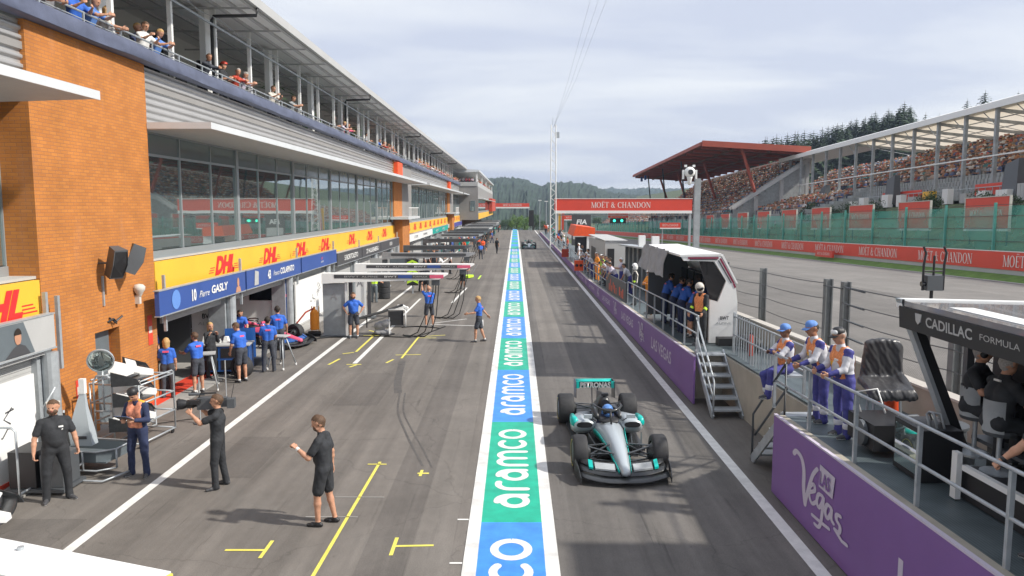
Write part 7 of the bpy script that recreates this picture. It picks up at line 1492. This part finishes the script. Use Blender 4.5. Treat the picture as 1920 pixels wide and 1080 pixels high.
for x in (-.85,.65):
    for y in (-.2,.35): MB().lathe((x-.02,y,.07),(1,0,0),[(0,.07),(.04,.07)],12,cap=True).build('castor', 'black', tcab)
for (x, y, rz, lab) in ((-9.0,21.9,R(20),'silver work trolley with angled legs by the bending mechanics'),(-7.75,24.9,R(-10),'silver tripod trolley at the racing car nose')):
    t_ = thing('work_stand', lab, 'trolley', (x,y,0), rz); g = MB()
    for sx in (-1,1):
        for sy in (-1,1): tubes(g, [(sx*.28,sy*.45,.04),(sx*.10,sy*.12,1.02)], .022)
    tubes(g, [(-.1,-.12,1.02),(.1,-.12,1.02),(.1,.12,1.02),(-.1,.12,1.02),(-.1,-.12,1.02)]); g.build('frame', 'galv', t_, smooth=True); MB().box((-.24,-.22,1.04),(.24,.22,1.07)).build('top', 'grey_light', t_)
    for sx in (-1,1):
        for sy in (-1,1): MB().lathe((sx*.28-.015,sy*.45,.04),(1,0,0),[(0,.04),(.03,.04)],10,cap=True).build('castor', 'tent_white', t_)
t_ = thing('car_bodywork', 'curved blue bodywork panel standing behind the crew by the racing car', 'car part', (-8.7,25.2,0)); g = MB(); rows = [[(-.55+.5*math.sin(u*1.2),.1+.4*u*.3,z) for u in [k/8*2-1 for k in range(9)]] for z in (.25,.6,.95,1.25)]; g.loft(rows, cap=False, closed=False); g.loft([[(p[0],p[1]+.03,p[2]) for p in r_] for r_ in rows], cap=False, closed=False); g.build('panel', 'car_blue', t_, smooth=True); MB().box((-.9,-.05,.0),(.3,.3,.24)).build('stand', 'dark_steel', t_)
s = MB().box((-11.3,32.14,1.35),(-10.15,32.19,2.15)).build('wall_screen', 'screen'); tag(s, 'black wall screen inside the second garage', 'screen')
s = MB().box((-9.97,32.12,.2),(-9.7,32.17,2.25)).build('wall_banner', 'navy'); tag(s, 'narrow dark blue banner at the right side of the second garage', 'banner'); MB().box((-9.96,32.11,1.5),(-9.71,32.118,1.62)).build('pink_band', 'pink', s)
s = MB().box((-9.70,25.45,1.95),(-9.66,25.75,2.2)).build('number_plate', 'tent_white'); tag(s, 'small white number plate 13 on the garage column', 'plate'); text('13', (-9.655,25.6,2.08), (0,1,0), GU, .16, 'black', s, bold=.03)
def tyre(lab, loc, ax=(1,0,0), r=.34, w=.32, g_=None):
    t_ = thing('tyre', lab, 'tyre', loc); MB().lathe((0,0,0),ax,[(-w/2,r*.6),(-w/2,r*.92),(-w/2+.03,r),(w/2-.03,r),(w/2,r*.92),(w/2,r*.6)],22).build('carcass', 'rubber', t_, smooth='auto'); MB().lathe((0,0,0),ax,[(-w/2+.03,0),(-w/2+.03,r*.62),(w/2-.03,r*.62),(w/2-.03,0)],18).build('rim', 'dark_steel', t_, smooth='auto')
    if g_: t_['group'] = g_
    return t_
tyre('tyre lying inside the first garage under the trolley', (-10.3,21.8,.2), (0,0,1)); tyre('upright tyre near the feet of the bald man in blue', (-8.5,23.3,.36), (.4,1,0)); tyre('tyre beside the cabinet in the first garage', (-10.0,24.6,.36), (.2,1,0))
t_ = thing('fire_suit_dummy', 'orange and yellow wheeled fire extinguisher trolley beside the white boom panel', 'extinguisher', (-8.3,31.2,0)); MB().lathe((0,0,.25),(0,0,1),[(0,.16),(.02,.18),(.7,.18),(.8,.12),(.85,.05),(.95,.05)],16,cap=True).build('cylinder', 'orange', t_, smooth='auto'); MB().lathe((.0,-.05,.1),(1,0,0),[(-.25,.1),(.25,.1)],12,cap=True).build('wheels', 'black', t_); MB().tube([(-.15,.1,.1),(-.15,.15,1.2),(.15,.15,1.2),(.15,.1,.1)], .02, 6).build('handle', 'dhl_yellow', t_); MB().tube([(0,0,1.15),(-.3,-.2,1.0),(-.7,-.3,.5),(-1.2,-.3,.2)], .035, 6).build('hose', 'crowd_red', t_, smooth=True); t_.name = 'extinguisher_trolley'
t_ = thing('floor_monitor', 'black floor monitor in a white frame between the two white lane lines', 'monitor', (-5.25,33.4,0), R(12)); MB().box((-.36,-.1,.1),(.3,.14,.72)).build('screen', 'black', t_); g = MB(); tubes(g, [(.38,-.15,.02),(.38,-.15,.75),(.30,-.1,.80),(-.36,-.1,.80)], .035); tubes(g, [(.38,.3,.02),(.38,-.15,.06)], .03); g.build('frame', 'tent_white', t_, smooth=True)
t_ = thing('wrapped_monitor', 'small tripod monitor wrapped in a grey cover on the lane', 'monitor', (-5.5,31.4,0), R(-20)); o = bpy.data.objects.new('cover', sdf_mesh([(np.array((-.2,0,.35)),np.array((.15,.05,.5)),.2,.16,0),(np.array((-.25,-.1,.1)),np.array((.2,.1,.1)),.12,.12,0)], .03, .05, 'cover', ['tarp'], disp=.01)); COL.objects.link(o); o.parent = t_; MB().box((-.4,-.25,0),(.4,.25,.05)).build('base', 'black', t_); MB().tube([(.28,0,.05),(.3,0,.75)], .025, 6).build('handle', 'tent_white', t_)
t_ = thing('model_dolly', 'tiny white wheeled dolly on the asphalt behind the wrapped monitor', 'dolly', (-5.9,39.2,0)); MB().hexa([(-.35,-.12,.08),(.35,-.12,.08),(.35,.12,.08),(-.35,.12,.08),(-.2,-.1,.25),(.1,-.1,.25),(.1,.1,.25),(-.2,.1,.25)]).build('body', 'tent_white', t_); [MB().lathe((x,-.13,.08),(0,1,0),[(0,.08),(.26,.08)],10,cap=True).build('wheel', 'tent_white', t_) for x in (-.28,.28)]
t_ = thing('pit_stop_arm', 'long black arm lying low across the white garage line', 'arm', (-7.1,31.6,0)); MB().tube([(0,0,.5),(1.0,3.2,.5),(1.6,5.2,.55)], .06, 6).build('arm', 'cable_black', t_); MB().tube([(.55,1.7,0),(.55,1.7,.5)], .03, 6).build('leg', 'cable_black', t_)
for k, pts in enumerate(([(-6.9,31,.02),(-5.6,30.9,.02),(-4.5,30.7,.02),(-3.9,31.2,.02),(-3.1,33.5,.02)],[(-5.0,33.2,.02),(-4.3,33.5,.02),(-3.3,33.0,.02)],[(-9.4,30.6,.04),(-8.6,30.0,.03),(-7.6,30.6,.03),(-7.0,30.7,.03)])):
    o = MB().tube([(x,y,z) for (x, y), z in zip(catmull([p[:2] for p in pts]), [.025]*99)], .022, 6).build('ground_hose', 'cable_black', smooth=True); tag(o, ['black hose looping over the asphalt from the white boom','short black hose by the floor monitor','black hoses on the ground near the extinguisher trolley'][k], 'hose')
# pit box clutter further down: tyre stacks, chevron board, trolleys
t_ = thing('chevron_board', 'yellow and black chevron board beyond the white booms', 'sign', (-6.3,46.6,0)); MB().box((-.35,0,.5),(.35,.05,2.1)).build('panel', 'black', t_)
for k in range(5):
    z = .6+.29*k; MB().hexa([(-.34,-.01,z),(0,-.01,z+.17),(0,-.01,z+.32),(-.34,-.01,z+.15),(-.34,-.003,z),(0,-.003,z+.17),(0,-.003,z+.32),(-.34,-.003,z+.15)]).hexa([(.34,-.01,z),(0,-.01,z+.17),(0,-.01,z+.32),(.34,-.01,z+.15),(.34,-.003,z),(0,-.003,z+.17),(0,-.003,z+.32),(.34,-.003,z+.15)]).build('chevron', 'hivis', t_)
MB().box((-.05,.051,0),(.05,.1,.6)).build('post', 'galv', t_)
for i in range(18):
    y = 44+i*3.4; x = pr_.choice([-8.7,-8.2,-7.6]); k = pr_.randrange(3)
    if k == 0:
        for j in range(4): tyre('black tyre in a stack in front of the closed grey garages', (x,y,.17+.33*j), (0,0,1), g_='stacked tyres by the far garages')
    elif k == 1:
        o = thing('equipment_trolley', 'low equipment trolley parked along the far garages', 'trolley', (x,y,0), pr_.uniform(-.3,.3)); o['group'] = 'trolleys along the far garages'; MB().box((-.5,-.35,.14),(.5,.35,.95)).build('body', pr_.choice(['tent_white','door_grey','crowd_red','navy','teal','dark_steel']), o); MB().tube([(-.5,-.35,.9),(-.6,-.35,1.1),(-.6,.35,1.1),(-.5,.35,.9)], .02, 6).build('handle', 'galv', o); MB().box((-.45,-.3,.96),(.3,.3,1.12)).build('top_box', 'black', o); MB().box((-.4,-.3,.0),(.4,.3,.13)).build('wheels', 'black', o)
    else:
        o = thing('partition_screen', 'upright pit box screen between the far garages', 'screen', (x-.4,y,0)); o['group'] = 'pit box screens'; MB().box((-.6,-.03,.1),(.7,.03,1.9)).build('panel', pr_.choice(['tent_white','grey_light','door_grey','teal']), o); MB().box((-.65,-.2,0),(-.6,.2,.09)).box((.7,-.2,0),(.75,.2,.09)).build('foot', 'galv', o)
t_ = thing('pit_jack', 'yellow green front jack lying on the lane by the far boxes', 'jack', (-3.5,57,0), R(-20)); MB().box((-.25,-.6,.05),(.25,.4,.22)).build('body', 'hivis', t_); MB().tube([(0,.4,.15),(0,1.6,.9)], .03, 6).build('handle', 'dark_steel', t_)
# potted palms and speakers on the terrace
def palm(y, h, lab):
    t_ = thing('potted_palm', lab, 'plant', (-10.9,y,8.6)); g = MB(); rr = random.Random(int(y))
    for k in range(22):
        a = rr.uniform(0,6.28); l = rr.uniform(.5,.9)*h*.5; c, s_ = math.cos(a), math.sin(a); z0 = h*rr.uniform(.35,.75)
        for q in range(4):
            t0, t1 = q/4, (q+1)/4; w = .07*(1-abs(t0-.4)); f = lambda t: (c*l*t, s_*l*t, z0+l*(1.1*t-.9*t*t)); p0, p1 = f(t0), f(t1)
            g.quad([(p0[0]-s_*w,p0[1]+c*w,p0[2]),(p0[0]+s_*w,p0[1]-c*w,p0[2]),(p1[0]+s_*w*.7,p1[1]-c*w*.7,p1[2]),(p1[0]-s_*w*.7,p1[1]+c*w*.7,p1[2])])
    g.build('leaves', 'plant_green', t_); MB().lathe((0,0,0),(0,0,1),[(0,.18),(.4,.24),(.4,.0)],14).build('pot', 'dark_steel', t_); MB().tube([(0,0,.4),(0,0,h*.7)], .03, 6).build('stem', 'bark', t_)
palm(35.0, 2.6, 'tall dark potted palm on the terrace behind a pale shirted spectator'); palm(40.5, 1.9, 'bright green potted palm nearest the middle of the terrace'); palm(41.8, 1.7, 'second bright green potted palm close to the first'); palm(51.5, 2.2, 'slim potted palm farther along the terrace'); palm(64, 1.8, 'farthest potted palm on the terrace')
for (y, z, w, h_, lab) in ((24.9,9.9,.7,.9,'dark hanging speaker box under the terrace roof'),(28.4,9.0,1.4,1.6,'black screen standing on the terrace behind the drain pipe')):
    o = MB().box((-11.6,y,z),(-11.2,y+w,z+h_)).build('terrace_speaker', 'black'); tag(o, lab, 'speaker')
# ------------------------------------------------ white pit wall stand (hexagonal end)
Y0, Y1 = 22.5, 28.6; zf = pz(24)
ws = thing('white_pit_stand', 'white pit wall stand with a six sided end panel and crew leaning in', 'pit stand', (5,Y0,0))
outer = [(4.92,3.84),(6.06,3.86),(6.50,3.05),(6.58,2.5),(6.58,1.28),(5.80,1.28),(5.80,2.52),(5.42,2.40)]
def wsx(poly, y0, y1): return MB().prism(poly, lambda u, v: (u-5,y0-Y0,v), lambda u, v: (u-5,y1-Y0,v))
# end frame as four pieces around the hexagon opening
wsx([(5.78,1.26),(6.60,1.26),(6.60,2.5),(6.02,2.5),(5.78,2.56)], Y0, Y0+.12).build('end_panel', 'white_paint', ws)
wsx([(6.02,2.5),(6.60,2.5),(6.52,3.06),(6.06,3.86),(5.88,3.70),(6.25,3.12)], Y0, Y0+.12).build('end_panel', 'white_paint', ws)
wsx([(4.90,3.86),(6.06,3.86),(5.88,3.70),(4.98,3.72)], Y0-.003, Y0+.12).build('end_panel', 'white_paint', ws)
wsx([(5.44,3.715),(5.86,3.695),(6.24,3.12),(6.0,2.52),(5.79,2.58)], Y0+.06, Y0+.10).build('dark_opening_panel', 'black_gloss', ws)  # black panel stands in for the dark interior behind the opening
for k, (a, b_) in enumerate((((5.1,3.80),(6.0,3.805)),((6.05,3.79),(6.47,3.06)),((6.47,3.05),(6.52,2.92)))): MB().bar((a[0]-5,-.006,a[1]),(b_[0]-5,-.006,b_[1]),.012,.05).build('crimson_stripe', 'crimson', ws)
for k, (a, b_) in enumerate((((5.15,3.755),(5.97,3.755)),((6.0,3.73),(6.40,3.06)))): MB().bar((a[0]-5,-.006,a[1]),(b_[0]-5,-.006,b_[1]),.012,.035).build('navy_stripe', 'banner_dark', ws)
text('BWT', (1.22,-.01,2.02), (1,0,0), GU, .10, 'banner_dark', ws, width=.26, bold=.03); text('ALPINE', (1.2,-.01,1.86), (1,0,0), GU, .07, 'hoarding_grey', ws, width=.46)
wsx([(4.86,3.84),(6.08,3.87),(6.08,3.93),(4.86,3.90)], Y0-.02, Y1).build('roof', 'white_paint', ws)
wsx([(6.09,3.86),(6.54,3.05),(6.60,3.05),(6.14,3.90)], Y0-.01, Y1).build('roof', 'white_paint', ws)
wsx([(6.5,1.28),(6.58,1.28),(6.58,3.04),(6.5,3.04)], Y0+.13, Y1).build('back_wall', 'dark_steel', ws); wsx([(5.0,1.28),(6.49,1.28),(6.49,3.8),(5.0,3.8)], Y1-.1, Y1).build('end_panel', 'dark_steel', ws)
wsx([(5.85,1.28),(6.45,1.28),(6.45,2.35),(5.95,2.25)], Y0+.3, Y1-.2).build('console', 'black', ws)
for k in range(5): MB().box((1.15,.6+1.05*k,1.45+1.0),(1.2,1.45+1.05*k,3.1)).build('monitor', 'screen', ws)
g = MB(); rows = []
for i in range(13):
    y = 1.6+i*.38; rows.append([(-.16-.05*math.sin(i*1.9+k)-.05*k, y, 3.93-.21*k-.02*math.sin(i*2.3+k*2)) for k in range(5)])
g.loft(rows, cap=False, closed=False); g.loft([[(x+.02,y,z) for x,y,z in r_] for r_ in rows], cap=False, closed=False); g.build('rolled_cover', 'tarp', ws, smooth=True)
g = MB(); rr = random.Random(3)
for _ in range(14): y = rr.uniform(1.8,5.8); z = rr.uniform(3.25,3.75); g.box((-.43+.2*(z-3.0),y,z),(-.40+.2*(z-3.0),y+.12,z+.07))
wf = thing('grey_weather_flap', 'grey weather flap folded down over the far half of the white stand', 'cover', (4.83,25.3,3.86)); g2 = MB(); rows = [[(-.12*t-.03*math.sin(i*1.3+t*5), i*.33, -.62*t+.02*math.sin(i*2.1)) for t in (0,.25,.5,.75,1)] for i in range(11)]; g2.loft(rows, cap=False, closed=False); g2.loft([[(x+.015,y,z) for x,y,z in r_] for r_ in rows], cap=False, closed=False); g2.build('sheet', 'tarp', wf, smooth=True)
o = MB().box((5.95,22.0,pz(22)+.0),(6.5,22.38,pz(22)+.22)).build('bag', 'black'); tag(o, 'black bag on the platform at the foot of the white stand', 'bag'); o = bpy.data.objects.new('bag', sdf_mesh([(np.array((6.5,21.6,pz(21)+.2)),np.array((6.7,21.0,pz(21)+.2)),.2,.2,0)], .03, .03, 'bag', ['black'])); COL.objects.link(o); tag(o, 'round black bag beside the red extinguisher on the platform', 'bag')
def exting(lab, loc, m_='crowd_red', h_=.5, r=.075):
    t_ = thing('fire_extinguisher', lab, 'extinguisher', loc); MB().lathe((0,0,0),(0,0,1),[(0,r*.9),(.02,r),(h_,r),(h_+.06,r*.6),(h_+.09,r*.3)],14,cap=True).build('cylinder', m_, t_, smooth='auto'); MB().box((-.05,-.015,h_+.091),(.05,.015,h_+.14)).build('valve', 'black', t_); MB().tube([(.03,0,h_+.1),(.11,0,h_),(.1,0,h_*.5)], .012, 5).build('hose', 'black', t_)
exting('small red fire extinguisher behind the closely barred railing', (6.35,20.3,pz(20)))
exting('tall orange fire extinguisher behind the nearest marshal', (6.55,13.5,pz(13.5)+.35), 'orange_red', 1.0, .14); exting('orange extinguisher cylinder standing behind the legs of the wrapped desk', (6.45,12.8,pz(12)), 'orange_red', .85, .12)
# covered monitor desk
cm = thing('wrapped_desk', 'black monitor desk wrapped in clear plastic on the near pit wall platform', 'desk', (6.35,12.6,pz(12.6))); V3 = lambda *a: np.array(a); cm.scale = (.80,.85,1.0); cm.location.x = 6.22
o = bpy.data.objects.new('plastic_cover', sdf_mesh([(V3(-.34+.085*k,.30-.004*k,.85),V3(-.30+.08*k,.24,1.52-.002*(k-4)**2),.075,.06,0) for k in range(9)]+[(V3(-.42+.1*k,-.30,.74+.01*(k%2)),V3(-.38+.1*k,.25,.86),.065,.075,0) for k in range(9)]+[(V3(.42,-.25,.72),V3(.40,.3,.95),.10,.10,0),(V3(-.40,-.34,.66),V3(.45,-.34,.68),.05,.06,0),(V3(.40,.28,.8),V3(.38,.24,1.42),.09,.08,0)], .022, .07, 'plastic_cover', ['plastic_wrap'], disp=.012)); COL.objects.link(o); o.parent = cm
for (x, y) in ((-.3,-.1),(.35,-.05),(-.25,.25),(.35,.25)): MB().bar((x,y,0),(x*.8,y,.85),.045).build('leg', 'galv', cm)
t_ = thing('cable_drum', 'round black lidded drum on the platform beside the wrapped desk', 'drum', (6.35,11.1,pz(11))); MB().lathe((0,0,0),(0,0,1),[(0,.30),(.05,.33),(.5,.33),(.52,.36),(.56,.36),(.60,.1),(.6,0)],24,cap=True).build('barrel', 'dark_steel', t_, smooth='auto'); MB().box((-.1,-.03,.6),(.1,.03,.64)).build('handle', 'black', t_)
t_ = thing('wheel_gun_cart', 'dark cart with wheel guns low on the near platform', 'cart', (5.75,11.6,pz(11.6))); MB().box((-.35,-.4,.1),(.35,.5,.5)).build('body', 'black', t_); MB().lathe((-.36,-.05,.3),(-1,0,0),[(0,.2),(.06,.2)],18,cap=True).build('reel', 'dark_steel', t_); MB().tube([(-.2,.4,.5),(-.25,.5,.8),(.1,.5,.85),(.15,.3,.5)], .015, 6).build('white_cable', 'tent_white', t_, smooth=True); MB().tube([(.2,-.3,.5),(.3,-.35,.62),(.0,-.38,.6)], .05, 8).build('wheel_gun', 'dark_steel', t_)
t_ = thing('equipment_box', 'green black glazed equipment box under the slanted end of the dark stand', 'box', (5.75,10.35,pz(10))); MB().box((-.25,-.3,.0),(.3,.45,.72)).build('body', 'black', t_); MB().box((-.26,-.25,.08),(-.252,.40,.66)).build('door', 'window_glass', t_)
for k in range(3): MB().tube([(-.1+.1*k,-.2,.72),(-.1+.1*k,-.1,.9),(.1,.2,.85),(.2,.3,.72)], .018, 6).build('cable', 'hoarding_grey', t_, smooth=True)
# camera rig on the fence
t_ = thing('fence_camera_rig', 'black camera rig with forked brackets standing on the debris fence', 'camera rig', (7.75,14.2,3.45)); MB().box((-.09,-.07,.30),(.20,.10,.58)).build('camera_housing', 'dark_steel', t_); MB().tube([(.03,0,-.9),(.03,0,.3)], .03, 6).build('mount', 'black', t_); MB().box((-.04,-.06,.02),(.12,.06,.12)).build('clamp', 'black', t_)
for x in (-.14,.24): MB().tube([(x,0,.30),(x,0,.78),(x+.03,0,1.0),(x-.02,0,1.12)], .022, 6).build('fork', 'black', t_)
MB().tube([(.05,0,.58),(.05,0,.95)], .02, 6).tube([(-.14,0,.66),(.24,0,.66)], .018, 6).build('bracket', 'black', t_); MB().lathe((-.15,0,.42),(-1,0,0),[(-.06,.04),(.02,.05)],12,cap=True).build('lens', 'black_gloss', t_)
# ------------------------------------------------ dark stand at the right edge
cs = thing('dark_pit_stand', 'large black canopied pit wall stand with CADILLAC lettering at the right edge', 'pit stand', (5.3,0,0))
ya, yb = 3.0, 10.45
def csx(poly, y0, y1): return MB().prism(poly, lambda u, v: (u-5.3,y0,v), lambda u, v: (u-5.3,y1,v))
csx([(5.28,3.93),(7.4,3.88),(7.4,4.00),(5.28,4.05)], yb-.10, yb+.05).build('roof_edge', 'white_paint', cs); csx([(5.30,3.955),(7.4,3.90),(7.4,3.98),(5.30,4.03)], ya, yb-.102).build('roof', 'roof_gloss', cs); csx([(5.50,4.027),(5.8,4.02),(5.8,4.03),(5.5,4.035)], ya, 9.6).build('painted_roof_glint', 'white_paint', cs)  # white strip on the roof paints a streak of reflection
csx([(5.29,3.66),(5.38,3.66),(5.34,3.953),(5.27,3.953)], ya, yb-.04).build('fascia', 'black', cs)
MB().add([(5.30-5.3,yb+.04,4.02),(5.46-5.3,yb+.04,4.02),(6.34-5.3,yb+.04,1.95),(6.16-5.3,yb+.04,1.95),(5.30-5.3,yb-.06,4.02),(5.46-5.3,yb-.06,4.02),(6.34-5.3,yb-.06,1.95),(6.16-5.3,yb-.06,1.95)], [(0,1,2,3),(7,6,5,4),(0,4,5,1),(1,5,6,2),(2,6,7,3),(3,7,4,0)]).build('slanted_end', 'black', cs)
MB().add([(5.255-5.3,yb+.05,4.05),(5.31-5.3,yb+.05,4.05),(6.19-5.3,yb+.05,1.93),(6.13-5.3,yb+.05,1.93),(5.255-5.3,yb-.10,4.05),(5.31-5.3,yb-.10,4.05),(6.19-5.3,yb-.10,1.93),(6.13-5.3,yb-.10,1.93)], [(0,1,2,3),(7,6,5,4),(0,4,5,1),(1,5,6,2),(2,6,7,3),(3,7,4,0)]).build('end_trim', 'galv', cs)
MB().box((.80,yb-.2,1.75),(1.05,yb+.1,1.94)).build('foot', 'white_paint', cs)
MB().box((.30,9.40,pz(9)),(.37,9.52,2.2)).build('corner_block', 'white_paint', cs); MB().hexa([(.34,3,pz(4)+.40),(.41,3,pz(4)+.40),(.41,9.36,pz(9)+.40),(.34,9.36,pz(9)+.40),(.34,3,pz(4)+.47),(.41,3,pz(4)+.47),(.41,9.36,pz(9)+.47),(.34,9.36,pz(9)+.47)]).build('lower_trim', 'white_paint', cs)
MB().hexa([(.42,3,pz(4)),(1.9,3,pz(4)),(1.9,9.5,pz(9)),(.42,9.5,pz(9)),(.42,3,pz(4)+.4),(1.9,3,pz(4)+.4),(1.9,9.5,pz(9)+.4),(.42,9.5,pz(9)+.4)]).build('plinth', 'black', cs)
MB().box((1.24,3,1.4),(1.30,10.3,3.9)).build('darkening_back_panel', 'black', cs); MB().box((.9,10.32,2.4),(1.0,10.42,3.9)).build('post', 'dark_steel', cs)  # black panel added across the back so the interior reads dark
for k in range(4): MB().box((1.16,5.2+1.15*k,2.35),(1.235,6.2+1.15*k,3.05)).build('monitor', 'screen', cs)
MB().box((.95,3,2.15),(1.235,10.2,2.2)).build('desk', 'dark_steel', cs); 
tt = lambda s_, y, h_, w, p=cs: text(s_, (-.024,y,3.835), (0,-1,0), (-.07,0,1), h_, 'grey_light', p, width=w, bold=.02)
tt('CADILLAC', 9.22, .13, 1.0); text('FORMULA 1 TEAM', (-.024,7.95,3.835), (0,-1,0), (-.07,0,1), .075, 'grey_light', cs, width=1.25)
MB().prism([(-.08,.07),(.08,.07),(.055,-.03),(0,-.07),(-.055,-.03)], lambda u, v: (-.02,9.9-u,3.84+v), lambda u, v: (-.032,9.9-u,3.84+v)).build('crest', 'grey_light', cs)
for (x, y) in ((6.2,10.05),(6.02,9.25)):
    t_ = thing('bar_stool', 'black stool with curved back under the ' + ('seated man with headset' if y > 9.5 else 'grey haired man'), 'stool', (x,y,pz(y)+.4)); MB().lathe((0,0,0),(0,0,1),[(0,.2),(.03,.2),(.05,.03),(.5,.03)],14,cap=True).build('pedestal', 'galv', t_); MB().lathe((0,0,.5),(0,0,1),[(0,.18),(.05,.2),(.07,.19)],16,cap=True).build('seat', 'dark_steel', t_); g = MB(); g.loft([[( -.2*math.cos(a), .2*math.sin(a), z) for a in [R(-70+14*k) for k in range(11)]] for z in (.55,.95)], cap=False, closed=False); g.build('backrest', 'hoarding_grey', t_, smooth=True)
# flags and lamp posts on the distant pit wall
for (px, Y, h_, m_, lab) in ((1012,150,6.5,'galv','thin lamp post on the distant pit wall, left one'),(1024,135,6.2,'galv','thin lamp post on the distant pit wall, right one'),(1046,104,5.6,'dhl_yellow','yellow flag on a pole behind the lattice mast'),(1052,104,5.6,'crowd_red','red flag on a pole behind the lattice mast'),(996,165,4.4,'black','dark tall scoring column beside the end of the lane')):
    X = (px-966)/1430*Y; t_ = thing('flag_pole' if 'flag' in lab else 'lamp_post', lab, 'flag' if 'flag' in lab else 'post', (X,Y,0)); MB().box((-.06,-.06,0),(.06,.06,h_)).build('pole', 'galv', t_)
    if 'flag' in lab: MB().hexa([(.06,0,2.2),(.35,0,2.2),(.35,.02,2.2),(.06,.02,2.2),(.06,0,5.2),(.45,0,5.0),(.45,.02,5.0),(.06,.02,5.2)]).build('cloth', m_, t_)
    elif px == 996: MB().box((-.55,-.2,1.2),(.55,.2,4.6)).build('panel', 'black', t_)
    else: MB().box((-.3,-.1,h_),(.3,.1,h_+.15)).build('lamp', 'tent_white', t_)
asphalt('asphalt_old', (.135,.122,.110), .30); asphalt('asphalt_new', (.185,.168,.150), .2)
for k, (x0, x1, ya_, yb_, m_) in enumerate(((-2.35,-1.62,-5,30,'asphalt_old'),(-1.6,-.98,-5,60,'asphalt_new'),(-6.3,-5.2,14.5,17.2,'asphalt_old'),(-4.9,-3.7,20,24,'asphalt_old'),(-8.6,-7.3,9,12.5,'asphalt_old'),(1.0,1.9,24,80,'asphalt_new'),(-3.4,-2.6,30,70,'asphalt_old'))):
    struct(MB().add([(x0,ya_,.0022+.0001*k),(x1,ya_,.0022+.0001*k),(x1,yb_,.0022+.0001*k),(x0,yb_,.0022+.0001*k)] if x0 < 0 else [(x0,ya_,.0042),(x1,ya_,.0042),(x1,yb_,.0042),(x0,yb_,.0042)], [(0,1,2,3)]).build('asphalt_patch', m_))
hz = MB().box((-2700,-70,-32),(2700,2450,110)).build('haze', 'black'); hz['kind'] = 'stuff'
hm = bpy.data.materials.new('haze_air'); hm.use_nodes = True; N = hm.node_tree.nodes; N.clear(); o_ = N.new('ShaderNodeOutputMaterial'); v_ = N.new('ShaderNodeVolumePrincipled')
v_.inputs['Color'].default_value = (.60,.74,.95,1); v_.inputs['Density'].default_value = .00026; v_.inputs['Anisotropy'].default_value = .2
hm.node_tree.links.new(v_.outputs[0], o_.inputs['Volume']); hz.data.materials.clear(); hz.data.materials.append(hm)
